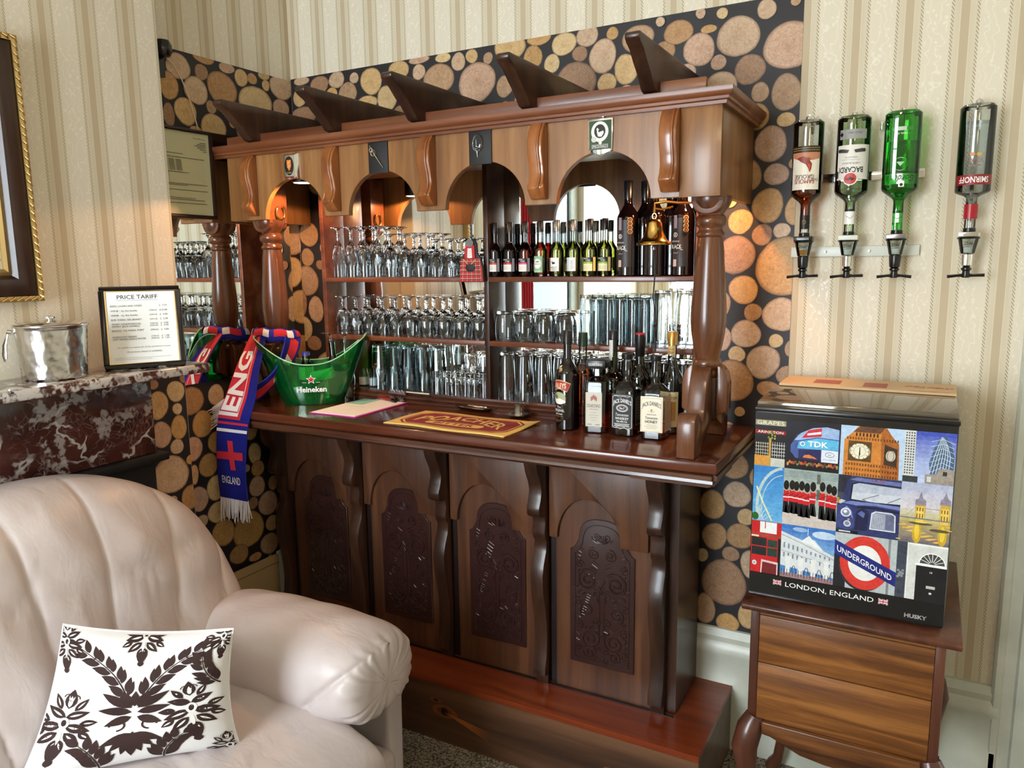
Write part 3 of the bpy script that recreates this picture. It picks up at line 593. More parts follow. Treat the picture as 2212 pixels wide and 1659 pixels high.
g.box(.012, 1.9055, -.42, -.001, 2.112, 2.124); rel(g, cn).done('cornice', 'wood_cornice', cn)
rel(G().box(.06, 1.86, -.412, -.395, 2.1245, 2.160).bevel(.001), cn).done('roof_rail', 'wood_cornice', cn)
for x in (.215, .598, .945, 1.343, 1.716):
    P = [(-.002, 2.145), (-.43, 2.145), (-.455, 2.150), (-.49, 2.168), (-.52, 2.190), (-.548, 2.215), (-.575, 2.228), (-.585, 2.236), (-.586, 2.246), (-.578, 2.252), (-.002, 2.252)]
    P = [(y, z-.018 if z < 2.17 and y > -.46 and y < -.41 else z) for y, z in P]
    g = G().prism(P, 'x', x-.020, x+.020).bevel(.003, 2, 40); rel(g, cn).done('roof_beam', 'wood_dark', cn)
g = G()
for i in range(6): g.box(.09, 1.88, -.385+.065*i, -.35+.065*i, 2.085, 2.105)
for x in (.30, .58, .98, 1.38, 1.70): g.box(x-.018, x+.018, -.39, -.01, 2.062, 2.0845)
rel(g, cn).done('ceiling_slats', 'wood_dark_x', cn)
VC = [(-.4205, 2.083), (-.436, 2.083), (-.452, 2.06), (-.462, 2.03), (-.462, 2.0), (-.452, 1.965), (-.448, 1.94), (-.454, 1.915), (-.464, 1.902), (-.464, 1.896), (-.440, 1.868), (-.4205, 1.866)]
for x in (.190, .584, .981, 1.376, 1.773):
    g = G().prism(VC, 'x', x-.024, x+.024); g.prism([(a-.006 if a < -.43 else a, z) for a, z in VC[1:-2]]+[(-.43, 1.9), (-.43, 2.08)], 'x', x+.008, x+.016)
    g.bevel(.0025, 2, 40); rel(g, cn).done('bracket', 'wood_corbel', cn, smooth=50)
FT = [(.030, .075), (.030, .228), (.045, .240), (.062, .238), (.078, .222), (.090, .195), (.100, .160), (.108, .125), (.116, .102), (.128, .094), (.142, .098), (.152, .110), (.165, .122), (.190, .124), (.203, .112), (.208, .09), (.208, 0), (.142, 0), (.132, .022), (.112, .038), (.085, .046), (.062, .055), (.045, .062)]
def column(x, y):
    P = [(.0, 0), (.030, 0), (.036, .012), (.036, .02), (.033, .028), (.041, .038), (.0425, .048), (.040, .058), (.034, .064), (.035, .072), (.041, .10), (.0475, .14), (.0505, .18), (.050, .22), (.0465, .27), (.0425, .33), (.039, .39), (.036, .42), (.0345, .433), (.040, .439), (.040, .447), (.034, .453), (.034, .463), (.0415, .470), (.0445, .482), (.0415, .494), (.035, .500), (.036, .505), (.048, .520), (.056, .540), (.056, .555), (0, .555)]
    P = [(r, z*.925) for r, z in P]
    g = G().lathe(P, (x, y, 1.345), 32); c = rel(g, cn).done('column', 'wood_column', cn, smooth=50)
    g = G().box(x-.046, x+.046, y-.046, y+.046, 1.845, 2.060)
    g.prism([(x-.046, 1.848)]+[(x-.044*cos(pi*k/14), 1.846-.036*sin(pi*k/14)) for k in range(15)]+[(x+.046, 1.848)], 'y', y-.045, y+.045)
    rel(g.bevel(.002), cn).done('capital_block', 'wood_cornice', c, smooth=50)  # same wood as the column; its lamplit look put into a lighter colour
    rel(G().box(x-.034, x+.034, y-.034, y+.034, ZC+.085, 1.35).bevel(.003), cn).done('pedestal', 'wood_dark', c)
    for (dx, dy) in ((0, -1), (0, 1), (-1, 0), (1, 0)):
        k = {(0, -1): (1.0 if x > 1 else .36), (0, 1): .78, (-1, 0): (.44 if x > 1 else .40), (1, 0): (.38 if x > 1 else .2)}[(dx, dy)]
        pr = [(.034+(a-.030)*k, z*(.98 if k > .5 else .96)) for a, z in FT]
        if k < .5: pr = [(.034, .085), (.034, .235), (.045, .232), (.060, .212), (.066, .18), (.066, .105)]
        M = Matrix(((dx, -dy, 0, x), (dy, dx, 0, y), (0, 0, 1, ZC+.0006), (0, 0, 0, 1)))
        g = G(); n2 = len(pr)
        g.add([(a, -.025, z) for a, z in pr]+[(a, .025, z) for a, z in pr], [tuple(range(n2))[::-1], tuple(range(n2, 2*n2))]+[(i, (i+1) % n2, n2+(i+1) % n2, n2+i) for i in range(n2)], M)
        rel(g.bevel(.0025, 2, 45), cn).done('scroll_foot', 'wood_column', c, smooth=50)
    return c
column(1.857, -.31); column(.152, -.31)
# canopy down-lights set in the slats
for x, y, wh in ((.372, -.352, 'in the left arch'), (1.80, -.17, 'behind the right column')):
    t = thing('canopy_lamp', 'small round glowing lamp under the bar canopy, '+wh, 'lamp', (x, y, 1.982))
    G().lathe([(.034, .0), (.040, .004), (.040, .07), (0, .07)], (0, 0, 0), 24, caps=False).done('housing', 'black_plastic', t)
    G().lathe([(.0, 0), (.034, 0), (.034, .003), (0, .003)], (0, 0, 0), 24).done('bulb', 'lamp_glow', t)
# ------------------------------------------------------------------ glassware, one object per glass, upside down on the shelves
def gmesh(name, outer, inner, m='clear_glass', seg=24, rib=0, nrib=12, ribz=None, inv=True):
    h = max(z for r, z in outer); prof = outer+inner
    g = G(); bm = g.bm; vs = []
    for (r, z) in prof:
        row = []
        for i in range(seg):
            a = 2*pi*i/seg; k = 1+(rib*cos(nrib*a) if (ribz and ribz[0] < z < ribz[1]) else 0)
            row.append(bm.verts.new((r*k*cos(a), r*k*sin(a), (h-z) if inv else z)))
        vs.append(row)
    for j in range(len(prof)-1):
        for i in range(seg): bm.faces.new((vs[j][i], vs[j][(i+1) % seg], vs[j+1][(i+1) % seg], vs[j+1][i]))
    bmesh.ops.remove_doubles(bm, verts=bm.verts, dist=1e-5)
    return g.done(name, m, smooth=60 if not rib else 25)
def stem(name, h, fr, sr, bz, br, rr, rib=0, m='clear_glass', t=.0016, seg=24):
    hb = h-bz
    o = [(0, .0005), (fr*.98, 0), (fr, .0018), (fr*.5, .004), (sr*1.5, .010), (sr, .018), (sr, bz*.45), (sr*1.5, bz*.55), (sr, bz*.65), (sr*1.1, bz-.008), (sr*2, bz), (br*.62, bz+hb*.08), (br*.86, bz+hb*.2), (br, bz+hb*.42), ((br+rr)/2, bz+hb*.72), (rr, h)]
    i_ = [(rr-t, h), ((br+rr)/2-t, bz+hb*.72), (br-t, bz+hb*.42), (br*.84-t, bz+hb*.22), (br*.5, bz+hb*.12), (0, bz+hb*.10)]
    return gmesh(name, o, i_, m, seg, rib, 12, (bz+.002, bz+hb*.62))
def tumb(name, h, br, rr, t=.0018, base=.008, rib=0, m='clear_glass', seg=24, bulge=0, nrib=12):
    mid = (br+rr)/2+bulge
    o = [(0, 0), (br*.93, 0), (br, .003), (br+(mid-br)*.5, h*.25), (mid, h*.5), ((mid+rr)/2+bulge*.3, h*.75), (rr, h)]
    i_ = [(rr-t, h), ((mid+rr)/2+bulge*.3-t, h*.75), (mid-t, h*.5), (br+(mid-br)*.5-t, h*.25), (br-t*1.6, base+.002), (0, base)]
    return gmesh(name, o, i_, m, seg, rib, nrib, (.0, h*.55))
def row(proto, cat, desc, where, grp, xs, y, z, first=[0], side='from the left'):
    for i, x in enumerate(xs):
        lab = '%s, %s %s, %s' % (desc, ORD[i] if i < 12 else 'last', side, where)
        o = proto if i == 0 else dup(proto, (x, y, z))
        o.location = (x, y, z); o.rotation_euler = (0, 0, random.uniform(0, 3)); tag(o, lab, cat, grp)
def rows(make, name, cat, desc, shelf, grp, xs, z, yf=-.088, yb=-.038, dx=.026, xb=None, sharp=None):
    p = make(); row(p, cat, desc, 'front row, '+shelf, grp, xs, yf, z)
    xb = [x+dx for x in xs] if xb is None else xb
    if xb:
        q = p.copy(); C.objects.link(q); row(q, cat, desc, 'back row, '+shelf, grp, xb, yb, z)
z1, z2, z3 = ZS[2]+.0006, ZS[1]+.0006, ZS[0]+.0006
rows(lambda: stem('champagne_flute', .198, .030, .0042, .060, .026, .024, .05), '', 'glass', 'upturned cut champagne flute', 'top left shelf', 'champagne flutes on the top left shelf', [.294, .360, .426, .490], z1)
rows(lambda: stem('tall_goblet', .165, .034, .0046, .055, .034, .030, .05), '', 'glass', 'upturned tall cut goblet', 'top left shelf', 'tall goblets on the top left shelf', [.556, .628, .698], z1, xb=[.590, .662, .725])
rows(lambda: stem('small_goblet', .140, .030, .0042, .045, .030, .028, .05), '', 'glass', 'upturned small cut goblet', 'top left shelf', 'small goblets on the top left shelf', [.772, .837, .902], z1, xb=[.800, .865, .945])
rows(lambda: stem('cut_goblet', .154, .032, .0044, .052, .031, .029, .05), '', 'glass', 'upturned cut glass goblet', 'middle left shelf', 'cut goblets on the middle left shelf', [.304, .370, .436, .503, .570], z2, xb=[.330, .398, .465, .535, .600])
rows(lambda: stem('wine_glass', .156, .034, .0042, .058, .038, .033), '', 'glass', 'upturned plain wine glass', 'middle left shelf', 'plain wine glasses on the middle left shelf', [.640, .720, .800, .880, .958], z2, xb=[.680, .760, .840, .920])
rows(lambda: tumb('half_pint_glass', .176, .026, .034, rib=.03, m='blue_glass'), '', 'glass', 'upturned bluish half pint glass', 'bottom left shelf', 'half pint glasses on the bottom left shelf', [.480, .552, .626, .698, .769], z3, xb=[.512, .588, .662, .734])
rows(lambda: tumb('tumbler', .155, .026, .033, rib=.05), '', 'glass', 'upturned cut tumbler', 'bottom left shelf near the divider', 'cut tumblers by the divider', [.893, .962], z3, yf=-.052, xb=[])
rows(lambda: tumb('shot_glass', .088, .0150, .0195, base=.018), '', 'shot glass', 'upturned small shot glass', 'on the shelf plinth', 'shot glasses on the plinth', [.772, .818, .862, .905, .945, .983], z3, yf=-.110, xb=[])
rows(lambda: tumb('whisky_tumbler', .106, .032, .037, bulge=.005, base=.010), '', 'glass', 'upturned rounded whisky tumbler', 'middle right shelf', 'whisky tumblers on the middle right shelf', [1.064, 1.146, 1.228, 1.310], z2, xb=[1.105, 1.187, 1.270])
rows(lambda: tumb('highball_glass', .168, .0200, .0205, m='blue_glass', base=.014), '', 'glass', 'upturned straight highball glass', 'middle right shelf', 'highball glasses on the middle right shelf', [1.380, 1.422, 1.465, 1.508, 1.551, 1.593], z2, xb=[1.400, 1.445, 1.490, 1.535, 1.580])
rows(lambda: tumb('pint_glass', .184, .026, .036), '', 'glass', 'upturned pint glass with white script', 'middle right shelf', 'pint glasses with white script', [1.650, 1.724], z2, yf=-.085, xb=[])
rows(lambda: tumb('beer_glass', .172, .026, .035, base=.010), '', 'glass', 'upturned beer glass', 'bottom right shelf', 'beer glasses on the bottom right shelf', [1.068, 1.143, 1.218, 1.293, 1.368, 1.443, 1.518, 1.593, 1.664, 1.727], z3, xb=[1.105, 1.180, 1.255, 1.330, 1.405, 1.480, 1.555, 1.630])
# white script on the two pint glasses
for o in [o for o in C.objects if o.name.startswith('pint_glass')]:
    ink = Ink()
    for k in range(3): ink.line([(-.028+.004*i, .075-.018*k+.006*sin(i*1.3+k)+.0012*i) for i in range(15)], .0022, WH)
    ink.ring(0, .105, .012, .0016, WH)
    ink.make('white_script', cyl_fn(lambda z: .0365-(z-.0)*.056, 0, -pi/2-.2), parent=o, cuts=.006, label='white printed script')
# two tall stemmed glasses standing upside down behind the ice bucket
p = stem('stemmed_glass', .268, .038, .0046, .110, .036, .030); p.location = (.315, -.185, ZC+.0006); tag(p, 'tall upturned stemmed glass behind the green ice bucket, left one', 'glass', 'stemmed glasses behind the ice bucket')
q = dup(p, (.392, -.19, ZC+.0006), label='tall upturned stemmed glass behind the green ice bucket, right one')
# small lidded jars at the left end of the bottom shelf
for x, y, wh in ((.372, -.06, 'left'), (.425, -.06, 'right')):
    t = thing('glass_jar', 'small glass jar behind the green ice bucket on the bottom shelf, %s one' % wh, 'jar', (x, y, z3), 0, 'jars on the bottom shelf')
    gmesh('jar_body', [(0, 0), (.020, 0), (.022, .003), (.022, .055), (.018, .062), (.018, .07)], [(.0165, .07), (.0165, .062), (.0205, .055), (.0205, .004), (0, .003)], inv=False).parent = t
    G().lathe([(0, 0), (.0195, 0), (.0195, .03), (0, .03)], (0, 0, .004)).done('contents', 'white_paper', t, smooth=50)
# ------------------------------------------------------------------ bottles
def bot_prof(r, h, hs, rn, zn, cap):      # body radius, height, shoulder start, neck radius, neck start
    P = [(0, .001), (r*.9, 0), (r, .004), (r, hs)]
    for i in range(1, 7): t_ = i/6; P.append((rn+(r-rn)*(.5+.5*cos(pi*t_)), hs+(zn-hs)*t_))
    return P+[(rn, h-cap), (0, h-cap)]
def bottle(name, r, h, hs, rn, zn, cap_h, body, capm, liquid=None, fill=.8, sq=None, capr=None, parent=None, inner=False):
    t = parent
    P = bot_prof(r, h, hs, rn, zn, cap_h)
    b_ = G().lathe(P, (0, 0, 0), 32 if sq else 24, sq=sq).done('glass_body', body, t, smooth=40)
    cr = capr or rn*1.12
    G().lathe([(0, h-cap_h-.001), (cr, h-cap_h-.001), (cr, h-.002), (cr*.9, h), (0, h)], (0, 0, 0), 20).done('cap', capm, t, smooth=40)
    if liquid:
        top = fill*h; Q = [(max(a-.0022, 0), z) for a, z in P if z <= top]
        def rad(z):
            for (a, za), (c, zb) in zip(P, P[1:]):
                if za <= z <= zb and zb > za: return a+(c-a)*(z-za)/(zb-za)
            return rn
        Q[0] = (0, .006); Q[1] = (r*.85, .006); Q[2] = (r-.0022, .010)
        Q = [q for i, q in enumerate(Q) if i < 3 or q[1] > .011]+[(rad(top)-.0022, top), (0, top)]
        G().lathe(Q, (0, 0, 0), 32 if sq else 24, sq=sq).done('liquid', liquid, t, smooth=40)
    return t
# small wine bottles on the top right shelf
XS = [1.033, 1.094, 1.155, 1.216, 1.279, 1.341, 1.402]
kinds = [('dark_wine_glass', None, 'cap_black', 'red'), ('dark_wine_glass', None, 'cap_black', 'red2'), ('liquid_rose', None, 'cap_black', 'pink'), ('liquid_white', None, 'cap_black', 'green_round'),
         ('liquid_white', None, 'cap_grey', 'bird'), ('liquid_white', None, 'cap_grey', 'side'), ('liquid_white', None, 'cap_black', 'lime')]
desc = {'red': ('dark red wine bottle with orange-red striped white label', 'leftmost in front'), 'red2': ('dark red wine bottle with red striped white label', 'second in front'), 'pink': ('rose wine bottle with black, pink and white label', 'third in front'),
        'green_round': ('pale wine bottle with round white emblem on green', 'fourth in front'), 'bird': ('pale wine bottle with white label and small black bird', 'grey cap'), 'side': ('pale wine bottle with pale blue-white label turned aside', 'grey cap'),
        'lime': ('pale wine bottle with black, lime and cream label', 'black cap')}
def wine_label(kind, t, r):
    k = Ink(); w, h = .038, .0455
    if kind in ('red', 'red2', 'pink', 'lime'):
        sc = {'red': srgb(205, 60, 48), 'red2': srgb(196, 40, 48), 'pink': srgb(206, 60, 130), 'lime': srgb(130, 176, 50)}[kind]; pc = srgb(235, 232, 225) if kind != 'lime' else srgb(238, 228, 180)
        k.rect(-w/2, 0, w/2, h, pc).rect(-w/2, .030, w/2, h, K).rect(-w/2, .0245, w/2, .031, sc)
        k.text('HIDDEN', -.006, .0415, .0042, WH, w=.020).text('ROAD', .004, .0355, .0042, WH, w=.016); k.ring(-.012, .013, .005, .0007, srgb(160, 160, 160))
        for i in range(5): k.rect(-.004, .017-.0026*i, .013-.003*(i % 2), .0178-.0026*i, srgb(190, 190, 190))
        k.rect(w/2+.0015, 0, w/2+.010, h, srgb(150, 146, 150) if kind != 'lime' else srgb(224, 196, 120))
    elif kind == 'green_round':
        k.rect(-w/2, -.004, w/2, h+.006, srgb(130, 176, 136)).ell(0, .026, .0155, .0175, WH).ring(0, .026, .0135, .0008, srgb(90, 130, 96), ry=.0155).text('HANNOCK', 0, .025, .0046, srgb(60, 90, 70), w=.024)
        k.poly([(-.007, .031), (-.003, .036), (0, .033), (.004, .037), (.008, .031)], srgb(90, 120, 96)).rect(-.014, 0, .014, .0012, WH)
    elif kind == 'bird':
        k.rect(-w/2, 0, w/2, h, srgb(230, 232, 230)).poly([(-.009, .032), (-.006, .034), (-.004, .030), (.002, .032), (.004, .026), (-.003, .023), (-.007, .027)], K).rect(.004, .024, .0055, .031, K).text('MOUTI', 0, .012, .007, srgb(60, 60, 60), w=.022)
        for i in range(3): k.rect(-.010, .006-.0018*i, .010, .0068-.0018*i, srgb(140, 140, 140))
    else:
        k.rect(-w/2, 0, w/2, h, srgb(222, 226, 230)).rect(-w/2, 0, -w/2+.012, h, srgb(190, 212, 226))
        for i in range(7): k.rect(.002+.0012*(i % 2), .008+.0042*i, .010, .0095+.0042*i, srgb(150, 152, 156))
    k.make('paper_label', cyl_fn(r, .018, -pi/2-.12), parent=t, cuts=.004)
protos = {}
for i, (x, (body, liq, cap, kd)) in enumerate(zip(XS, kinds)):
    t = thing('small_wine_bottle', 'small %s, top right shelf, %s' % desc[kd], 'wine bottle', (x, -.100, z1), .0, 'small wine bottles on the top right shelf')
    bottle('b', .0235, .190, .088, .0095, .122, .036, body if body[0] == 'd' else 'bottle_clear', cap, body if body[0] != 'd' else None, .62, parent=t); wine_label(kd, t, .0237); protos[kd] = t
BK = ['red', 'red2', 'pink', 'bird', 'lime', 'side', 'lime', 'lime']
for i, (x, kd) in enumerate(zip([1.058, 1.122, 1.184, 1.246, 1.308, 1.370, 1.425, 1.452], BK)):
    d = {'red': 'dark red', 'red2': 'dark red', 'pink': 'rose'}.get(kd, 'pale white')
    dup(protos[kd], (x, -.044 if i < 7 else -.092, z1), label='small %s wine bottle half hidden in the back row, %s from the left' % (d, ORD[i]) if i < 7 else 'small pale wine bottle in front beside the first large dark wine bottle')
# large dark wine bottles
def black_label(t, r):
    k = Ink(); k.rect(-.030, .0, .026, .150, srgb(34, 30, 34)).rect(-.020, .118, -.008, .158, srgb(150, 132, 140)).rect(-.020, .0, -.008, .022, srgb(206, 176, 160))
    k.ring(-.013, .098, .0065, .0016, WH).rect(-.0145, .094, -.0115, .102, WH).text('BLACK', -.010, .062, .012, WH, w=.036).line([(-.008+.004*i, .054+.003*sin(i)) for i in range(6)], .0012, WH).text('INTRIGUE', -.012, .078, .004, WH, w=.026).text('MERLOT', -.010, .042, .004, srgb(190, 180, 180), w=.016)
    for i in range(4): k.ell(.020, .150-.0125*i, .0078, .0078, srgb(190, 150, 84), 18)
    for i in range(4): k.ell(.020, .150-.0125*i, .0055, .0055, srgb(70, 44, 30), 18).text('o', .020, .150-.0125*i, .005, srgb(200, 170, 110))
    k.make('paper_label', cyl_fn(r, .030, -pi/2-.05), parent=t, cuts=.005)
big = thing('large_wine_bottle', 'large dark wine bottle with BLACK label, just left of the brass bell', 'wine bottle', (1.532, -.092, z1), 0, 'large dark wine bottles')
bottle('b', .0365, .306, .185, .0135, .238, .055, 'dark_wine_glass', 'cap_black', parent=big); black_label(big, .0368)
for (x, y, lab, rz) in ((1.715, -.092, 'large dark wine bottle with BLACK label, right of the brass bell', 0), (1.575, -.048, 'large dark wine bottle behind, neck showing beside the one left of the bell', 2), (1.622, -.095, 'large dark wine bottle directly behind the brass bell', 2.6), (1.668, -.048, 'large dark wine bottle in the back row, behind the bell to its right', 2)):
    dup(big, (x, y, z1), rz, lab)
# ------------------------------------------------------------------ spirits on the counter
zc = ZC+.0006
# Irish cream
t = thing('cream_liqueur_bottle', 'tall black cream liqueur bottle with red arched band, leftmost on the counter', 'bottle', (1.408, -.300, zc), -.35)
bottle('b', .038, .318, .175, .0125, .235, .042, 'dark_wine_glass', 'cap_black', parent=t, capr=.0145)
k = Ink(); k.line([(-.034+.0034*i, .128+.010*sin(pi*i/20)) for i in range(21)], .030, srgb(220, 190, 140)).line([(-.033+.0033*i, .128+.010*sin(pi*i/20)) for i in range(21)], .026, srgb(176, 56, 44))
k.text('BAILEYS', 0, .1345, .016, srgb(236, 222, 190), w=.050, offset=.015).ell(0, .094, .024, .020, srgb(170, 176, 130)).poly([(-.024, .095), (-.01, .09), (.004, .094), (.024, .086), (.022, .080), (.008, .075), (-.012, .076), (-.022, .084)], srgb(238, 236, 226)).ell(-.012, .098, .007, .007, srgb(90, 100, 60))
k.text('The', 0, .066, .007, WH).text('ORIGINAL', 0, .055, .009, WH, w=.040).text('Irish Cream', 0, .044, .006, WH, w=.026).line([(-.016, .036), (.016, .036)], .0008, srgb(140, 120, 90)).rect(-.014, .022, .012, .023, srgb(130, 110, 90))
k.make('paper_label', cyl_fn(.0382, .010), parent=t, cuts=.004)
k = Ink().text('B', -.004, .012, .010, srgb(214, 178, 120), offset=.02).text('B', .004, .006, .010, srgb(214, 178, 120), offset=.02).ring(0, .002, .004, .0012, srgb(214, 178, 120)); k.make('monogram', cyl_fn(lambda z: .0385-max(0, z-.175)*.33, .190), parent=t, cuts=.003)
# scotch behind it
t = thing('whisky_bottle', 'clear whisky bottle with dark green cap, behind the black cream liqueur bottle', 'bottle', (1.425, -.215, zc))
bottle('b', .036, .305, .165, .0135, .225, .045, 'bottle_clear', 'cap_green', 'liquid_whisky', .66, parent=t, capr=.0155)
# almond liqueur, square with a wide square cap
t = thing('almond_liqueur_bottle', 'square glass bottle of amber almond liqueur with square black cap', 'bottle', (1.510, -.292, zc), .12)
P = [(0, .001), (.036, 0), (.040, .004), (.041, .150), (.037, .164), (.024, .172), (.0135, .178), (.0125, .200), (0, .200)]
G().lathe(P, (0, 0, 0), 40, sq=6).done('glass_body', 'bottle_clear', t, smooth=40)
G().lathe([(0, .007), (.034, .007), (.0375, .012), (.0385, .118), (0, .118)], (0, 0, 0), 40, sq=6).done('liquid', 'liquid_whisky', t, smooth=40)
G().box(-.031, .031, -.031, .031, .203, .229).bevel(.002).done('cap', 'cap_black', t)
k = Ink().text('DISARONNO', 0, 0, .0085, WH, w=.044); k.make('cap_lettering', plane_fn((0, -.0313, .216), (1, 0, 0), (0, 0, 1)), parent=t)
k = Ink().rect(-.028, 0, .024, .108, srgb(206, 200, 184)).text('DISARONNO', -.002, .066, .011, srgb(40, 34, 30), w=.044).text('ORIGINALE', -.002, .055, .004, srgb(120, 110, 100), w=.028)
for i in range(5): k.ell(-.010+.004*i, .088+.003*(2-abs(i-2)), .0018, .008, srgb(170, 90, 74))
for i, w in enumerate((.020, .030, .024, .016)): k.rect(-.002-w/2, .044-.008*i, -.002+w/2, .045-.008*i, srgb(150, 146, 138))
k.rect(-.022, .006, -.008, .008, srgb(110, 106, 100)).rect(.004, .006, .018, .008, srgb(110, 106, 100)).line([(-.028, 0), (.024, 0), (.024, .108), (-.028, .108), (-.028, 0)], .0006, srgb(170, 160, 140))
k.make('paper_label', plane_fn((0, -.0416, .022), (1, 0, 0), (0, 0, 1)), parent=t)
# port and red wine behind
t = thing('port_bottle', 'tall olive glass port bottle with paper seal over the neck', 'bottle', (1.520, -.185, zc))
bottle('b', .040, .312, .150, .0135, .185, .030, 'olive_glass', 'cap_black', 'liquid_dark', .55, parent=t, capr=.0150)
k = Ink().rect(-.008, 0, .008, .072, srgb(214, 210, 206)).ell(0, .018, .0095, .010, WH).ring(0, .018, .0075, .0009, srgb(120, 124, 130)).ring(0, .018, .004, .0009, srgb(120, 124, 130)); k.make('paper_seal', cyl_fn(.0142, .215, -pi/2-.5), parent=t, cuts=.003)
t = thing('red_capped_wine_bottle', 'dark wine bottle with a red-topped black capsule, behind the whiskey', 'wine bottle', (1.617, -.205, zc))
bottle('b', .037, .308, .165, .0135, .215, .004, 'olive_glass', 'cap_red', 'liquid_dark', .55, parent=t, capr=.0158)
G().lathe([(.0152, .235), (.0156, .236), (.0156, .304), (.0152, .304)], (0, 0, 0), 24).done('capsule', 'cap_black', t)
# the two square whiskey bottles
def square_whiskey(name, lab, x, y, rz, dark):
    t = thing(name, lab, 'bottle', (x, y, zc), rz)
    P = [(0, .001), (.034, 0), (.038, .004), (.0385, .138), (.036, .146), (.018, .166), (.0135, .174), (.0155, .188), (.0165, .205), (.0140, .226), (.0125, .236), (0, .236)]
    G().lathe(P[:5]+[(.0185, .166)], (0, 0, 0), 40, sq=7, caps=True).done('glass_body', 'bottle_clear', t, smooth=40)
    G().lathe(P[5:], (0, 0, 0), 24, rib=.03, nrib=8, caps=False).done('neck', 'bottle_clear', t, smooth=60)
    G().lathe([(0, .236), (.0165, .236), (.017, .238), (.017, .251), (.0155, .253), (0, .253)], (0, 0, 0), 24, rib=.02, nrib=12).done('cap', 'cap_black', t)
    lv = .075 if dark else .04
    G().lathe([(0, .007), (.032, .007), (.0355, .011), (.0360, lv), (0, lv)], (0, 0, 0), 40, sq=7).done('liquid', 'liquid_whisky', t, smooth=40)
    bg, fg = (K, WH) if dark else (srgb(236, 228, 206), srgb(40, 34, 30)); bd = fg if dark else srgb(196, 164, 96)
    k = Ink().rect(-.034, 0, .034, .108, bg); ins = .003
    k.line([(-.031, .006), (-.031, .098), (-.026, .103), (.026, .103), (.031, .098), (.031, .006), (.026, .002), (-.026, .002), (-.031, .006)], .0011, bd)
    arc = lambda a, b_: (a, b_+.009*(1-(a/.03)**2)-.004)
    k.text("JACK DANIEL'S", 0, .083, .0125, fg, w=.058, offset=.012, fn=arc)
    if dark:
        k.ell(0, .064, .019, .0115, fg).ell(0, .064, .0172, .0100, bg).ring(0, .064, .0145, .0012, fg, ry=.008).text('No.7', 0, .064, .0065, fg, w=.016, offset=.02).text('Tennessee', 0, .044, .009, fg, w=.042, shear=.25).text('WHISKEY', 0, .032, .0075, fg, w=.044, offset=.015).text('70cl 40% Vol.', 0, .0225, .006, fg, w=.036, offset=.01)
        for i, w in enumerate((.050, .044, .050)): k.rect(-w/2, .0145-.0035*i, w/2, .016-.0035*i, fg)
        k.line([(-.022+.0044*i, .0022+.0035*sin(i*1.2)) for i in range(11)], .0008, fg).line([(-.025+.005*i, .1005+.002*sin(i*1.3)) for i in range(11)], .0008, fg)
    else:
        k.poly([(-.004, .067), (0, .071), (.004, .067), (.001, .063), (0, .060), (-.001, .063)], srgb(180, 150, 90)).line([(-.010, .064), (0, .060), (.010, .064)], .0009, srgb(180, 150, 90)).text('ORIGINAL RECIPE', 0, .054, .0032, fg, w=.030).text('Tennessee', 0, .044, .008, fg, w=.038, shear=.25).text('HONEY', 0, .032, .0085, fg, w=.038, offset=.01)
        for i, w in enumerate((.026, .040, .030)): k.rect(-w/2, .022-.005*i, w/2, .0228-.005*i, srgb(150, 130, 100))
    k.make('front_label', plane_fn((0, -.0390, .024), (1, 0, 0), (0, 0, 1)), parent=t)
    k = Ink().rect(-.034, 0, .034, .108, bg).line([(-.024, .012), (-.024, .096), (.024, .096), (.024, .012), (-.024, .012)], .001, bd)
    for i in range(8): k.rect(-.019, .088-.0085*i, .019-.004*(i % 3), .0895-.0085*i, bd if not dark else srgb(150, 150, 150))
    k.make('side_label', plane_fn((.0390, 0, .024), (0, 1, 0), (0, 0, 1)), parent=t)
square_whiskey('whiskey_bottle', 'square whiskey bottle with black label and white lettering', 1.608, -.296, -.02, True)
square_whiskey('honey_whiskey_bottle', 'square whiskey bottle with cream label beside the right column foot', 1.702, -.306, .04, False)
# spiced rum behind
t = thing('rum_bottle', 'clear rum bottle with gold cap and cream label, behind the cream-labelled whiskey', 'bottle', (1.722, -.205, zc))
bottle('b', .038, .316, .150, .0135, .225, .040, 'bottle_clear', 'cap_gold', 'liquid_amber', .22, parent=t, capr=.0155)
k = Ink().rect(-.014, 0, .014, .028, srgb(206, 174, 110)).text('Captain', 0, .018, .006, srgb(120, 80, 30), w=.018).text('Morgan', 0, .009, .006, srgb(120, 80, 30), w=.018); k.make('neck_label', cyl_fn(.0150, .245), parent=t, cuts=.003)
k = Ink().rect(-.032, 0, .032, .110, srgb(232, 212, 160)).text('Captain Morgan', 0, .094, .011, srgb(50, 36, 26), w=.056).rect(-.024, .02, .024, .08, srgb(210, 150, 80)).ell(0, .052, .010, .018, srgb(150, 40, 34)); k.make('front_label', cyl_fn(.0384, .022), parent=t, cuts=.004)
# ------------------------------------------------------------------ things lying on the counter
t = thing('oval_tray', 'oval polished steel tray on the counter by the bar towel', 'tray', (.958, -.138, zc), radians(-12))
def ov(a, b_, z, n=40, pw=2.6): return [(a*abs(cos(q))**(2/pw)*(1 if cos(q) > 0 else -1), b_*abs(sin(q))**(2/pw)*(1 if sin(q) > 0 else -1), z) for q in [2*pi*i/n for i in range(n)]]
g = G(); rngs = [ov(.070, .030, .002), ov(.082, .040, .006), ov(.100, .052, .014), ov(.102, .053, .0125), ov(.083, .041, .004), ov(.070, .030, 0)]
vs = [p for r in rngs for p in r]; g.add(vs, [(j*40+i, j*40+(i+1) % 40, (j+1)*40+(i+1) % 40, (j+1)*40+i) for j in range(5) for i in range(40)]+[tuple(range(40)), tuple(200+i for i in range(40))[::-1]]); g.done('tray_dish', 'chrome', t, smooth=60)
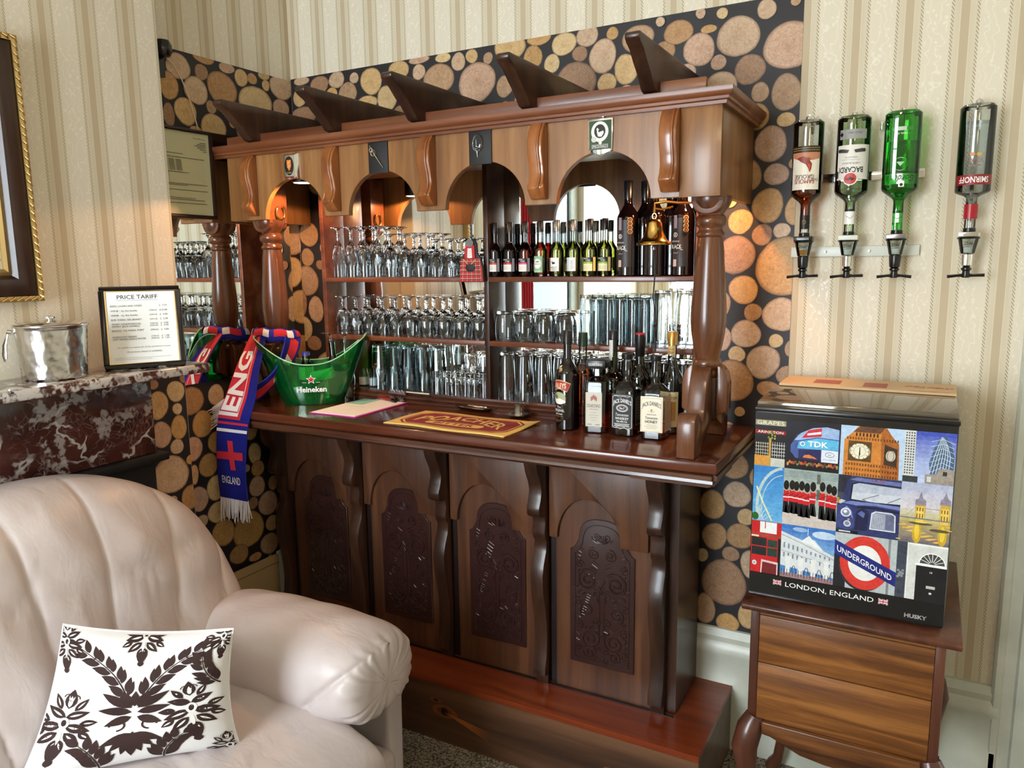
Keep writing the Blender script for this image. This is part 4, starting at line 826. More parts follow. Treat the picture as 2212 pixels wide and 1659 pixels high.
t = thing('ice_tongs', 'small shiny bar tool lying in the oval steel tray', 'tongs', (.958, -.138, zc+.006), radians(-12))
g = G(); g.tube([(-.05, .006, .004), (-.02, .012, .010), (.03, .010, .008), (.06, 0, .005)], .0035, 8).tube([(-.05, -.006, .004), (-.02, -.010, .006), (.03, -.010, .006), (.06, 0, .005)], .0035, 8).done('arm', 'chrome', t)
t = thing('saucer', 'round steel saucer under the spirit measure', 'saucer', (1.174, -.198, zc))
G().lathe([(0, 0), (.028, 0), (.036, .005), (.046, .008), (.047, .0095), (.036, .0075), (.027, .0025), (0, .0025)], (0, 0, 0), 40).done('dish', 'chrome', t, smooth=60)
t = thing('spirit_measure', 'brushed steel thimble measure standing on the round saucer', 'measure', (1.170, -.190, zc+.0028))
G().lathe([(0, 0), (.0175, 0), (.018, .002), (.018, .040), (.019, .042), (.0165, .042), (.0165, .004), (0, .004)], (0, 0, 0), 32).done('cup', 'steel', t, smooth=50)
# bar towel
t = thing('bar_towel', 'yellow and maroon bar towel lettered POACHER BITTER at the counter front', 'bar towel', (1.052, -.382, zc), radians(-2.5))
TW, TH = .240, .118
def wav(x, y): return .0035+.0012*sin(x*22+1)*cos(y*30)+(.006*max(0, (x-.18)/.06)**2*max(0, (y+.02)/.12) if x > .18 and y > -.02 else 0)
g = G(); g.grid(lambda u, v: (-TW+2*TW*u, -TH+2*TH*v, wav(-TW+2*TW*u, -TH+2*TH*v)), 40, 20)
o = g.done('towel_cloth', 'print_cloth', t, smooth=80, recalc=False); o.data.materials[0] = mat('towel_yellow', srgb(226, 192, 112), .9); o.modifiers.new('s', 'SOLIDIFY').thickness = .003
MR = srgb(140, 48, 52); YL = srgb(226, 192, 112)
def octa(a, b_, c): return [(-a+c, -b_), (a-c, -b_), (a, -b_+c), (a, b_-c), (a-c, b_), (-a+c, b_), (-a, b_-c), (-a, -b_+c)]
k = Ink(); k.poly(octa(.215, .094, .035), MR); k.poly(octa(.209, .088, .034), YL); k.poly(octa(.204, .083, .034), MR)
k.text('POACHER', 0, .028, .058, YL, w=.345, offset=.02, fn=lambda x, y: (x, y*(1+.25*abs(x)/.17)+.016-.05*(x/.17)**2))
k.rect(-.10, -.062, .10, -.022, YL).ell(-.10, -.042, .014, .020, YL).ell(.10, -.042, .014, .020, YL).text('BITTER', 0, -.042, .026, MR, w=.16, offset=.015)
k.make('towel_print', lambda x, y, d: (x, y, wav(x, y)+d+.0003), 'print_cloth', t, lift=.00018, cuts=(.02, .02))
# clipboard with papers and pen
t = thing('clipboard', 'pink clipboard holding white bar sheets on the counter by the ice bucket', 'clipboard', (.554, -.300, zc), radians(.5))
G().box(-.108, .108, -.165, .165, 0, .003).bevel(.0012).done('board', mat('pink_plastic', srgb(206, 70, 160), .3), t)
G().box(-.100, .100, -.158, .140, .0031, .0046).done('papers', 'white_paper', t)
k = Ink(); k.rect(-.100, .03, -.02, .140, srgb(150, 214, 200))
for i in range(7): k.rect(-.02, .10-.03*i, .07, .101-.03*i, srgb(170, 170, 190))
k.line([(-.06+.01*i, -.02+.004*sin(i)) for i in range(10)], .0012, srgb(90, 90, 120)); k.make('printing', lambda x, y, d: (x, y, .0047+d), parent=t)
g = G().box(-.045, .045, .143, .160, .003, .010).bevel(.002); g.tube([(-.03, .150, .014), (-.03, .165, .016), (.03, .165, .016), (.03, .150, .014)], .0015, 6); g.done('clip', 'chrome', t)
t = thing('marker_pen', 'dark red marker pen with black ends lying across the clipboard', 'pen', (.560, -.160, zc+.0125), radians(-20))
G().tube([(-.06, 0, 0), (.055, 0, 0)], .006, 12).done('barrel', mat('pen_red', srgb(130, 36, 32), .3), t); G().tube([(-.078, 0, 0), (-.058, 0, 0)], [.005, .0072], 12).tube([(.050, 0, 0), (.074, 0, 0)], .0075, 12).done('cap', 'black_plastic', t)
# ornamental pewter opener and knife on the plinth edge
t = thing('pewter_opener', 'grey pewter ornament with star shaped ends lying on the shelf plinth', 'ornament', (.608, -.143, 1.184), radians(-4))
g = G()
for cx, cz in ((-.018, -.018), (.028, -.022)):
    for a in range(8): q = 2*pi*a/8; g.tube([(cx, -.014, cz), (cx+.017*cos(q), -.016, cz+.013*sin(q))], [.004, .0018], 6)
    g.lathe([(0, -.003), (.006, -.002), (.006, .002), (0, .003)], (cx, -.016, cz), 10)
for i in range(5): g.tube([(-.03+.014*i, -.010, .006), (-.024+.014*i, -.012, .016-.002*(i % 2)), (-.016+.014*i, -.010, .006)], .0045, 6)
g.tube([(-.035, -.010, .004), (.05, -.012, .002)], .005, 8); g.done('ornament', mat('pewter', srgb(134, 128, 134), .35, .8), t)
t = thing('bar_knife', 'small knife with white handle and blade resting on the shelf plinth', 'knife', (.700, -.1405, 1.1925), radians(-3))
G().prism([(-.055, -.004), (.055, -.006), (.06, -.002), (.055, .005), (-.055, .004)], 'z', -.0015, .0015).done('blade', 'white_gloss', t); G().tube([(-.075, 0, 0), (-.052, 0, 0)], .0045, 8).done('handle', 'pewter', t)
# tartan kilt bottle cover hanging at the divider
t = thing('tartan_kilt_cover', 'miniature red tartan kilt costume hanging at the shelf divider edge', 'ornament', (.965, -.150, 1.618))
k = Ink(); RD = srgb(186, 44, 52)
body = [(-.050, 0), (.052, 0), (.048, .05), (.040, .085), (.026, .10), (.024, .135), (.014, .15), (-.010, .15), (-.022, .135), (-.026, .10), (-.040, .085), (-.046, .05)]
G().prism([(x*1.02, z) for x, z in body], 'y', -.008, .004).bevel(.003).done('dark_backing', 'black_matte', t)
k.poly([(-.048, .001), (.050, .001), (.046, .05), (.038, .082), (-.038, .082), (-.044, .05)], RD)
for i in range(5): x = -.034+.017*i; k.line([(x*1.15, .002), (x, .080)], .0018, srgb(60, 90, 70)); k.line([(x*1.15+.004, .002), (x+.004, .080)], .0008, srgb(230, 220, 200))
for i in range(5): z = .008+.015*i; k.line([(-.044, z), (.044, z)], .0018, srgb(60, 80, 70)); k.line([(-.043, z+.004), (.043, z+.004)], .0008, srgb(230, 220, 200))
k.poly([(-.022, .084), (.022, .084), (.020, .128), (-.018, .128)], RD).poly([(-.010, .084), (.010, .084), (.008, .118), (-.008, .118)], WH)
for i in range(4): k.ring(0, .088+.008*i, .006, .001, srgb(170, 166, 170), 12)
k.ell(0, .136, .017, .013, srgb(110, 112, 112)).line([(-.026, .080), (-.008, .062)], .0015, srgb(220, 200, 150)).line([(.026, .080), (.008, .062)], .0015, srgb(220, 200, 150))
k.make('tartan_front', plane_fn((0, -.0083, 0), (1, 0, 0), (0, 0, 1)), 'print_cloth', t)
G().prism([(-.017, .062), (.017, .062), (.020, .048), (.012, .036), (-.012, .036), (-.020, .048)], 'y', -.014, -.0085).bevel(.002).done('sporran', 'black_matte', t)
G().tube([(0, .0, .148), (0, .012, .165), (0, .02, .150)], .0015, 6).done('hanging_loop', 'black_matte', t)
# green ice bucket
bk = thing('ice_bucket', 'translucent green scoop shaped ice bucket lettered Heineken on the counter', 'ice bucket', (.300, -.280, zc), radians(38))
def bucket_pt(u, v, off=0):
    a = 2*pi*u; ca, sa = cos(a), sin(a)
    top = .158+.108*abs(ca)**2.2; z = top*v
    wx = .112+(.215-.112)*(min(z/.255, 1))**.85; wy = .068+.020*min(z/.16, 1)
    p = 2.3; kx = abs(ca)**(2/p)*(1 if ca > 0 else -1); ky = abs(sa)**(2/p)*(1 if sa > 0 else -1)
    return ((wx-off)*kx, (wy-off)*ky, max(z, 0)+(off if v < .01 else 0))
g = G(); n = 72; m_ = 14
rows_ = [[bucket_pt(i/n, j/m_) for i in range(n)] for j in range(m_+1)]+[[bucket_pt(i/n, 1-j/m_, .0028) for i in range(n)] for j in range(m_+1)]
g.add([p for r in rows_ for p in r], [(j*n+i, j*n+(i+1) % n, (j+1)*n+(i+1) % n, (j+1)*n+i) for j in range(len(rows_)-1) for i in range(n)]+[tuple(range(n))[::-1], tuple((len(rows_)-1)*n+i for i in range(n))]); g.done('bucket_shell', 'green_plastic', bk, smooth=60)
g = G(); g.tube([bucket_pt(i/96, 1.0, .0014) for i in range(96)], .0024, 8, closed=True); g.done('rim', mat('rim_highlight', srgb(150, 205, 165), .12), bk, smooth=80)  # whitish highlight along the rim put into its pale colour
def bfr(x, y, d):     # on the front of the bucket
    z = y; wx = .112+.103*(min(z/.255, 1))**.85; wy = .068+.020*min(z/.16, 1); t_ = max(-1, min(1, x/wx)); return (x, -wy*(1-abs(t_)**2.3)**(1/2.3)-d-.0004, z)
k = Ink().text('Heineken', 0, .062, .021, WH, w=.112, offset=.03)
star = lambda r: [(r*(1 if i % 2 == 0 else .42)*sin(pi*i/5), .100+r*(1 if i % 2 == 0 else .42)*cos(pi*i/5)) for i in range(10)]
k.poly(star(.020), WH).poly(star(.0145), srgb(190, 30, 44)).rect(-.034, .0885, -.018, .0900, WH).rect(.018, .0885, .034, .0900, WH); k.make('lettering', bfr, parent=bk, cuts=.01)
def at_b(x, y, z): a = bk.rotation_euler.z; return (bk.location.x+x*cos(a)-y*sin(a), bk.location.y+x*sin(a)+y*cos(a), bk.location.z+z)
t = thing('water_bottle', 'clear plastic water bottle leaning inside the left of the green ice bucket', 'bottle', at_b(-.055, .0, .012)); t.rotation_euler = (0, radians(-27), radians(38))
bottle('b', .028, .185, .12, .011, .155, .012, 'clear_pet', 'cap_grey', parent=t)
t = thing('juice_bottle', 'small juice bottle with blue cap standing in the green ice bucket', 'bottle', at_b(-.025, .022, .005)); t.rotation_euler = (0, 0, radians(24))
bottle('b', .030, .192, .130, .014, .158, .014, 'bottle_clear', 'cap_blue', 'liquid_pale', .55, parent=t)
k = Ink().rect(-.045, 0, .045, .05, srgb(232, 236, 226)).rect(.004, 0, .035, .05, srgb(120, 190, 40)); k.make('paper_label', cyl_fn(.0304, .085), parent=t, cuts=.005)
t = thing('juice_carton', 'green and white drink carton lying in the green ice bucket', 'carton', at_b(.038, -.012, .108)); t.rotation_euler = (0, radians(-12), radians(24))
G().box(-.045, .045, -.022, .022, -.02, .02).bevel(.006, 3).done('carton', mat('carton_white', srgb(226, 232, 220), .4), t); Ink().rect(-.02, -.02, .03, .02, srgb(96, 176, 44)).rect(-.005, -.008, .018, .010, srgb(206, 196, 50)).make('print', lambda x, y, d: (x, y, .0202+d), parent=t)
t = thing('beer_bottle', 'dark brown beer bottle leaning inside the green ice bucket, neck showing', 'bottle', at_b(.088, .02, .010)); t.rotation_euler = (0, radians(-4), 0)
bottle('b', .030, .230, .125, .0125, .175, .008, 'dark_wine_glass', 'cap_black', parent=t, capr=.0148)
# ------------------------------------------------------------------ badges and small things on the canopy
def badge(name, lab, cx, cz, fn): 
    t = thing(name, lab, 'badge', (cx, -.4207, cz)); fn(t); return t
def fA(t):
    G().add and None
    g = G(); g.add([(x, y, z) for x, z, y in ((-.034, -.044, 0), (.034, -.044, 0), (.034, .044, 0), (-.034, .044, 0), (-.026, -.036, -.014), (.026, -.036, -.014), (.026, .036, -.014), (-.026, .036, -.014))], [(0, 1, 2, 3), (4, 5, 6, 7), (0, 1, 5, 4), (1, 2, 6, 5), (2, 3, 7, 6), (3, 0, 4, 7)]); g.done('plate', 'chrome', t, smooth=10)
    k = Ink().ell(0, 0, .021, .033, K).poly([(-.010, .020), (.010, .020), (.010, -.002), (0, -.018), (-.010, -.002)], srgb(214, 120, 60)).line([(-.006, -.006), (.004, .002), (-.005, .008), (.006, .016)], .003, srgb(240, 190, 90)).text('SCOTLAND', 0, -.024, .0045, srgb(220, 190, 120), w=.022)
    k.make('emblem', plane_fn((0, -.0142, 0), (1, 0, 0), (0, 0, 1)), 'print_gloss', t)
badge('chrome_badge', 'square chrome badge with small shield above the leftmost bar arch', .389, 2.033, fA)
def fB(t, w=.040, h=.054):
    G().prism([(-w, -h), (w, -h), (w, h), (-w, h)], 'y', -.0045, 0).bevel(.001).done('cloth_patch', 'black_matte', t)
def silver(t, segs): 
    g = G()
    for pts, r in segs: g.tube([(x, -.0065, z) for x, z in pts], r, 6)
    g.done('silver_pin', 'chrome', t, recalc=False)
t = badge('black_cloth_badge', 'black cloth square with silver sword brooch above the second arch', .778, 2.037, fB)
silver(t, [([(-.030, .036), (-.012, .006)], .002), ([(-.014, .010), (.022, -.038)], [.0035, .0015]), ([(-.018+.010*cos(q/2), .012+.010*sin(q/2)) for q in range(13)], .0018), ([(-.026+.007*cos(q/2), .022+.007*sin(q/2)) for q in range(13)], .0015)])
t = badge('black_cloth_badge', 'black cloth square with round silver crest above the third arch', 1.172, 2.037, fB)
silver(t, [([(-.008+.018*cos(q/4), .010+.024*sin(q/4)) for q in range(26)], .0028), ([(-.014, .024), (-.012, .0), (-.002, -.004), (.002, .006)], .0022), ([(-.018, -.006), (-.004, -.006)], .002), ([(-.008, -.014), (-.008, -.034)], [.004, .001])])
def fD(t):
    P = [(-.036, -.046), (0, -.056), (.036, -.046), (.038, .044), (.012, .044), (.010, .056), (-.010, .056), (-.012, .044), (-.038, .044)]
    G().prism(P, 'y', -.006, 0).bevel(.0015).done('plate', 'chrome', t)
    k = Ink().poly([(-.033, -.041), (.033, -.041), (.034, .038), (-.034, .038)], srgb(24, 62, 34)).ell(-.001, .008, .026, .028, srgb(226, 228, 224)).ell(-.001, .009, .017, .019, K).poly([(-.010, .018), (-.006, .018), (-.005, .006), (.010, .010), (.011, .003), (.004, -.006), (-.006, -.005), (-.009, .004)], WH).line([(-.011, .014), (-.003, .014)], .002, WH)
    k.ell(-.018, -.012, .008, .008, srgb(214, 216, 212)).ring(-.018, -.012, .004, .001, srgb(120, 120, 120)).ell(.001, -.022, .005, .005, srgb(220, 220, 216)).rect(-.024, -.037, .024, -.027, srgb(200, 200, 196)).rect(-.022, -.036, .022, -.028, srgb(24, 40, 28)).text('MACDONALD', 0, -.032, .0065, WH, w=.040)
    k.make('emblem', plane_fn((0, -.0062, 0), (1, 0, 0), (0, 0, 1)), 'print_gloss', t)
badge('crest_badge', 'green and chrome clan crest badge above the rightmost arch', 1.568, 2.036, fD)
t = thing('horseshoe', 'small gilt horseshoe fixed to the side of the left column head', 'horseshoe', (.2035, -.306, 1.884))
g = G(); A = [radians(-235+290*i/26) for i in range(27)]
g.tube([(.002, .021*cos(a), .027*sin(a)) for a in A], .0042, 8); g.done('shoe', 'brass', t, smooth=60)
t = thing('brass_bell', 'shiny brass bell with black cord hanging left of the right column', 'bell', (1.700, -.335, 1.728))
P = [(0, .075), (.010, .074), (.018, .070), (.022, .062), (.024, .045), (.029, .028), (.039, .013), (.047, .008), (.050, .003), (.051, 0), (.047, 0), (.036, .010), (.026, .026), (.021, .044), (.018, .060), (0, .068)]
G().lathe(P, (0, 0, 0), 40).done('bell_cup', 'brass', t, smooth=50)
g = G().lathe([(.0485, .003), (.0515, .005), (.049, .009)], (0, 0, 0), 40, caps=False); g.tube([(.006*cos(a), 0, .082+.008*sin(a)) for a in [2*pi*i/14 for i in range(14)]], .0018, 6, closed=True)
g.tube([(0, 0, .090), (0, .0, .104), (.0, .0, .118), (.03, .01, .122), (.065, .02, .118), (.105, .02, .116)], .004, 8).tube([(0, 0, .104), (.02, .006, .100), (.05, .015, .108)], .003, 8); g.done('bracket', 'brass', t)
G().tube([(0, 0, .06), (0, 0, .0), (.001, 0, -.012)], .0016, 6).lathe([(0, -.016), (.006, -.014), (.007, -.006), (.004, 0), (0, .002)], (0, 0, 0), 12).done('clapper', 'pewter', t)
g = G(); g.tube([(0, 0, -.012), (.004, 0, -.08), (.0, .0, -.15), (.006, .001, -.215), (.008, 0, -.25)], .0022, 6); g.tube([(.004, 0, -.222), (.010, .001, -.228), (.004, -.002, -.234), (.010, 0, -.24)], .0045, 6); g.tube([(.008, 0, -.27), (.008, 0, -.31)], .0035, 6); g.done('cord', 'black_matte', t)
# ------------------------------------------------------------------ scarf knotted on the left column
sc = thing('football_scarf', 'blue and red knitted England scarf tied round the left column foot', 'scarf', (.152, -.31, 1.42))
BL, RD2, SW = srgb(34, 42, 168), srgb(196, 34, 52), srgb(232, 226, 226)
def ribbon(name, pts, wid, ink, parent, side, m='print_cloth', thick=.004, n=60, ruffle=0):
    """ribbon along pts; side = width direction per point; ink u = along (m), v = across"""
    P = [Vector(p) for p in pts]; S = [Vector(s).normalized() for s in side]; Ls = [0]
    for a, b_ in zip(P, P[1:]): Ls.append(Ls[-1]+(b_-a).length)
    def cr(A, i, t):
        p0, p1, p2, p3 = A[max(i-1, 0)], A[i], A[i+1], A[min(i+2, len(A)-1)]
        return .5*((2*p1)+(p2-p0)*t+(2*p0-5*p1+4*p2-p3)*t*t+(3*p1-p0-3*p2+p3)*t**3)
    def at(u):
        u = max(0, min(Ls[-1]-1e-6, u)); i = 0
        while Ls[i+1] < u: i += 1
        t = (u-Ls[i])/(Ls[i+1]-Ls[i]); return cr(P, i, t), cr(S, i, t).normalized(), (cr(P, i, min(t+.02, 1))-cr(P, i, max(t-.02, 0))).normalized()
    def fn(x, y, d):
        p, s, tg = at(x); nrm = s.cross(tg); w_ = wid(x/Ls[-1]) if callable(wid) else wid
        yy = y*w_; return p+s*yy+nrm*(d+ruffle*sin(y*9+x*6))
    return ink.make(name, fn, m, parent, lift=.0004, cuts=(.012, .08)), Ls[-1]
Z0 = Vector(sc.location)
def loc(pts): return [Vector(p)-Z0 for p in pts]
FRONT = loc([(.112, -.545, .80), (.110, -.547, .90), (.122, -.550, 1.0), (.150, -.552, 1.12), (.160, -.520, 1.20), (.152, -.475, 1.29), (.140, -.425, 1.365), (.128, -.385, 1.418)])
FS = [(1, 0, 0), (1, 0, 0), (1, .05, 0), (1, .08, -.03), (1, .1, -.1), (1, .1, -.05), (1, .1, 0), (1, .0, 0)]
# fitted: u = 0 at the lower end
k = Ink(); k.rect(0, -.5, .68, .5, BL)
k.rect(.320, -.5, .68, .22, RD2).rect(.332, -.5, .68, .12, SW).rect(.345, -.5, .68, .10, RD2)
k.rect(.268, -.5, .280, .5, SW).rect(.298, -.5, .308, .5, RD2)
k.text('ENGLAND', .078, 0, .026, SW, w=.098, fn=lambda x, y: (y, x/.15)).poly([(.118, .02), (.118, .20), (.235, .06), (.235, -.12)], RD2).poly([(.158, -.48), (.188, -.46), (.192, .42), (.162, .44)], RD2)
k.text('ENG', .472, -.19, .078, SW, w=.245, offset=.03, fn=lambda x, y: (x, -y/.15))
ribbon('front_end', FRONT, lambda t: .150 if t < .5 else .150-.075*(t-.5)/.5, k, sc, FS)
def cloth_back(name, pts, sd, wf, flip=False):    # plain knitted back so that the scarf is not see-through thin
    k2 = Ink().rect(0, -.5, 2.0, .5, BL); Ls = sum((Vector(a)-Vector(b_)).length for a, b_ in zip(pts, pts[1:])); k2.L = []; k2.rect(0, -.5, Ls*.999, .5, BL)
    o, _ = ribbon(name, pts, wf, k2, sc, sd); md = o.modifiers.new('s', 'SOLIDIFY'); md.thickness = .005; md.offset = -1 if flip else 1; return o
cloth_back('knit_layer', FRONT, FS, lambda t: .150 if t < .5 else .150-.075*(t-.5)/.5)
CX, CY = .152, -.31
NK = [(CX+.062*cos(q)*1.12, CY+.062*sin(q), 1.415-.012*sin(q)) for q in [radians(-115+36*i) for i in range(11)]]
g = G(); n = 48
def neck(u, v):
    q = 2*pi*u; w = 2*pi*v; r = .068+.017*cos(w)+.004*sin(q*5); return Vector((CX+r*cos(q)*1.1, CY+r*sin(q), 1.410+.026*sin(w)-.010*sin(q)+.003*sin(q*7)))-Z0
g.grid(neck, 48, 13, closed_u=True); g.done('neck_wrap', mat('scarf_blue', BL, .9), sc, smooth=80)
k = Ink()
for i in range(6): k.rect(2*pi*i/6+.1, .35, 2*pi*i/6+.65, .72, RD2); k.rect(2*pi*i/6+.65, .35, 2*pi*i/6+.95, .72, SW)
k.make('neck_stripes', lambda x, y, d: (lambda q, w: Vector((CX+(.068+(.0175+d*2)*cos(w)+.004*sin(q*5))*cos(q)*1.1, CY+(.068+(.0175+d*2)*cos(w)+.004*sin(q*5))*sin(q), 1.410+(.0265+d*2)*sin(w)-.010*sin(q)+.003*sin(q*7)))-Z0)(x, (y-.35)*2.6-.1), 'print_cloth', sc, cuts=(.12, .05))
LOOP = loc([(.222, -.300, 1.425), (.250, -.330, 1.385), (.246, -.365, 1.32), (.218, -.405, 1.255), (.172, -.445, 1.205), (.120, -.490, 1.178), (.085, -.515, 1.155)])
LS = [tuple(-q for q in a) for a in [(.5, .3, -.4), (.2, .5, -.7), (-.2, .6, -.7), (-.5, .4, -.8), (-.4, .3, -.8), (-.3, .1, -.9), (-.2, 0, -1)]]
k = Ink().rect(0, -.5, .39, .5, BL).rect(.03, -.38, .30, .15, RD2).rect(.11, -.38, .13, .15, SW).rect(.20, -.25, .215, .0, SW)
ribbon('rear_end', LOOP, .080, k, sc, LS); cloth_back('knit_layer', LOOP, LS, .080)
def fringe(name, base, side, dr, w, ln, n, parent):
    g = G(); base, side, dr = Vector(base), Vector(side).normalized(), Vector(dr).normalized(); rnd = random.Random(2)
    for i in range(n):
        f = (i+.5)/n-.5; q = rnd.uniform(.8, 1.05); o = Vector((rnd.uniform(-.004, .004), rnd.uniform(-.006, .006), rnd.uniform(-.003, .003)))
        p0 = base+side*w*f; g.tube([p0, p0+dr*ln*q*.5+o, p0+dr*ln*q+o*2.2], [.0024, .0030, .0016], 5)
    return g.done(name, mat('fringe_'+name, srgb(222, 216, 220), .95), parent, smooth=60, recalc=False)
fringe('fringe', FRONT[0]+Vector((0, .003, .004)), (1, 0, 0), (-.03, 0, -1), .150, .092, 48, sc)
fringe('tassel', LOOP[-1], (0, 0, 1), (-.80, -.3, -.52), .075, .085, 34, sc)
# ------------------------------------------------------------------ framed certificate, mirror and small lamp on the left wall
mt = thing('alcove_mirror', 'tall plain mirror on the left alcove wall reflecting glasses and the left column', 'mirror', (.004, -.38, 1.25))
G().box(0, .006, -.325, .312, 0, .93).done('glass', 'mirror_glass', mt)
t = thing('framed_certificate', 'dark framed typed licence sheet on the left alcove wall', 'framed picture', (.0115, -.60, 1.86))
g = G()
for a, b_, c, d in ((-.095, .15, 0, .012), (-.095, .15, .306, .318), (-.095, -.083, .012, .306), (.138, .15, .012, .306)): g.box(0, .014, a, b_, c, d)
rot = lambda o: o
g.bevel(.002).done('frame', mat('frame_dark', srgb(40, 22, 18), .3), t)
G().box(.001, .006, -.083, .138, .012, .306).done('backing', mat('licence_paper', srgb(206, 208, 170), .5), t)
k = Ink(); TX = srgb(70, 74, 60)
def tl(x0, x1, z): k.rect(x0, z, x1, z+.0018, TX)
for i in range(4): tl(-.080, -.050+.003*(i % 2), .276-.009*i)
for i in range(6): tl(.108-.012*(3-abs(i-2)), .124, .272-.006*i)
for z, x1 in ((.225, .02), (.212, .110), (.160, .04), (.120, .118), (.115, .03), (.098, .118), (.070, .060), (.064, .10), (.052, .11)): tl(-.078, x1, z)
for i in range(9): tl(-.045, -.022, .203-.0045*i); tl(-.016, .008, .203-.0045*i)
for i in range(6): tl(-.078, -.066, .150-.005*i); tl(-.052, -.050, .150-.005*i)
k.text('Certificate', .085, .285, .006, TX, w=.05)
k.make('typing', plane_fn((.0062, 0, 0), (0, 1, 0), (0, 0, 1)), parent=t)
t = thing('wall_spotlight', 'small round black wall lamp with white cable in the alcove top', 'lamp', (.0025, -.640, 2.40))
g = G().lathe([(0, 0), (.022, .004), (.030, .02), (.030, .04), (.022, .056), (0, .060)], (.032, 0, 0), 24).box(0, .012, -.018, .018, -.06, .045); g.done('housing', 'black_plastic', t, smooth=50)
G().tube([(.006, .03, .01), (.004, .06, -.005), (.004, .09, -.05), (.004, .118, -.115), (.004, .145, -.213)], .0022, 6).done('cable', 'cable_white', t)
G().tube([(.012, -.455, 2.108), (.03, -.440, 2.075), (.05, -.425, 2.066), (.060, -.41, 2.07)], .0022, 6).tube([(.012, -.455, 2.118), (.03, -.44, 2.100)], .0022, 6)
# gilt framed mirror on the chimney breast
t = thing('gilt_mirror', 'large mirror in dark wood and gilt frame above the mantel, far left', 'mirror', (.1005, -1.20, 1.59))
FP = [(0, 0), (.030, 0), (.036, .006), (.030, .014), (.024, .018), (.032, .04), (.026, .065), (.012, .075), (.016, .085), (.010, .094), (0, .094)]   # (out, inward)
y0, y1, za, zb = -.55, .012, 0, .737
def fr(lo, hi, m_, nm):
    g = G(); P = FP[lo:hi]; P = P if lo == 0 else [(0, P[0][1])]+P+[(0, P[-1][1])]
    rr = [[(o, y, z) for o, i in P for (y, z) in [((y1-i) if a else (y0+i), (zb-i) if b_ else (za+i))]] for a, b_ in ((1, 0), (1, 1), (0, 1), (0, 0))]
    vs = [p for r in rr for p in r]; n = len(P); g.add(vs, [(j*n+i, j*n+(i+1) % n, ((j+1) % 4)*n+(i+1) % n, ((j+1) % 4)*n+i) for j in range(4) for i in range(n)]); g.done(nm, m_, t)
fr(4, 8, 'wood_dark', 'wooden_frame'); fr(7, 11, 'gold_paint', 'inner_gilt_edge')
g = G(); P = [(0, 0), (.030, 0), (.034, .008), (.030, .016), (0, .018)]; n = len(P)
vs = [(o, (y1-i) if a else (y0+i), (zb-i) if b_ else (za+i)) for a, b_ in ((1, 0), (1, 1), (0, 1), (0, 0)) for o, i in P]
g.add(vs, [(j*n+i, j*n+(i+1) % n, ((j+1) % 4)*n+(i+1) % n, ((j+1) % 4)*n+i) for j in range(4) for i in range(n)])
for i in range(34): z = za+.012+(zb-za-.024)*i/33; g.tube([(.034, y1-.004, z-.008), (.039, y1-.010, z), (.034, y1-.014, z+.007)], .0028, 6)
for i in range(28): y = y0+.012+(y1-y0-.024)*i/27; g.tube([(.034, y-.008, za+.004), (.039, y, za+.010), (.034, y+.007, za+.014)], .0028, 6); g.tube([(.034, y-.008, zb-.004), (.039, y, zb-.010), (.034, y+.007, zb-.014)], .0028, 6)
g.done('outer_gilt_edge', 'gold_paint', t, smooth=50, recalc=True)
G().box(.002, .006, y0+.09, y1-.09, za+.09, zb-.09).done('glass', 'mirror_glass', t)
# ------------------------------------------------------------------ things on the mantel shelf
ZM = 1.3726
t = thing('price_list_frame', 'black framed PRICE TARIFF sheet standing on the marble mantel', 'framed sign', (.266, -.976, ZM), math.atan2(.183, .132))
# local x runs along the frame, local -y faces the room
def pf(p): x, y, z = p; a = radians(-11); return (x, y*cos(a)-z*sin(a), y*sin(a)+z*cos(a))
FM = Matrix.Rotation(radians(-11), 4, 'X'); w, h = .114, .257
g = G()
for a, b_, c, d in ((-w, w, 0, .014), (-w, w, h-.014, h), (-w, -w+.014, .014, h-.014), (w-.014, w, .014, h-.014)): g.box(a, b_, -.008, .008, c, d, FM)
g.bevel(.003).done('frame', mat('frame_black', srgb(26, 20, 20), .22), t)
g = G()
for a, b_, c, d in ((-w+.014, w-.014, .014, .017), (-w+.014, w-.014, h-.017, h-.014), (-w+.014, -w+.017, .017, h-.017), (w-.017, w-.014, .017, h-.017)): g.box(a, b_, -.006, .004, c, d, FM)
g.done('gilt_slip', 'gold_paint', t)
G().box(-w+.017, w-.017, -.003, .004, .017, h-.017, FM).done('paper', 'white_paper', t)
G().box(-.03, .03, .0, .004, .0, .150, Matrix.Translation((0, .062, .001)) @ Matrix.Rotation(radians(9), 4, 'X')).done('easel_back', 'black_matte', t)
k = Ink(); T_ = srgb(44, 42, 48); T2 = srgb(96, 96, 104)
k.text('PRICE TARIFF', -.008, .224, .0125, T_, w=.115, offset=.01).line([(-.066, .2135), (.050, .2135)], .0008, T2)
rows_t = [('BEERS, LAGERS AND CIDERS', '', '\u00a3  3.50', .196), ('WINE - by the bottle', '(750ml)', '\u00a315.00', .181), ('WINE - by the bottle', '(187ml)', '\u00a3  4.00', .167), ('RUM, VODKA, GIN, BRANDY', '(25ml)', '\u00a3  2.50', .153), ('WHISKY (GRANTS/GROUSE)', '(25ml)', '\u00a3  2.50', .1395), ('WHISKY (JACK DANIELS)', '(25ml)', '\u00a3  3.50', .1325), ('BAILEYS, TIA MARIA, PORT', '(50ml)', '\u00a3  3.50', .119), ('MIXERS/SOFT DRINKS', '(150ml)', '\u00a3  1.00', .099), ('SOFT DRINKS (330ml)/WATER', '(500ml)', '\u00a3  1.50', .092)]
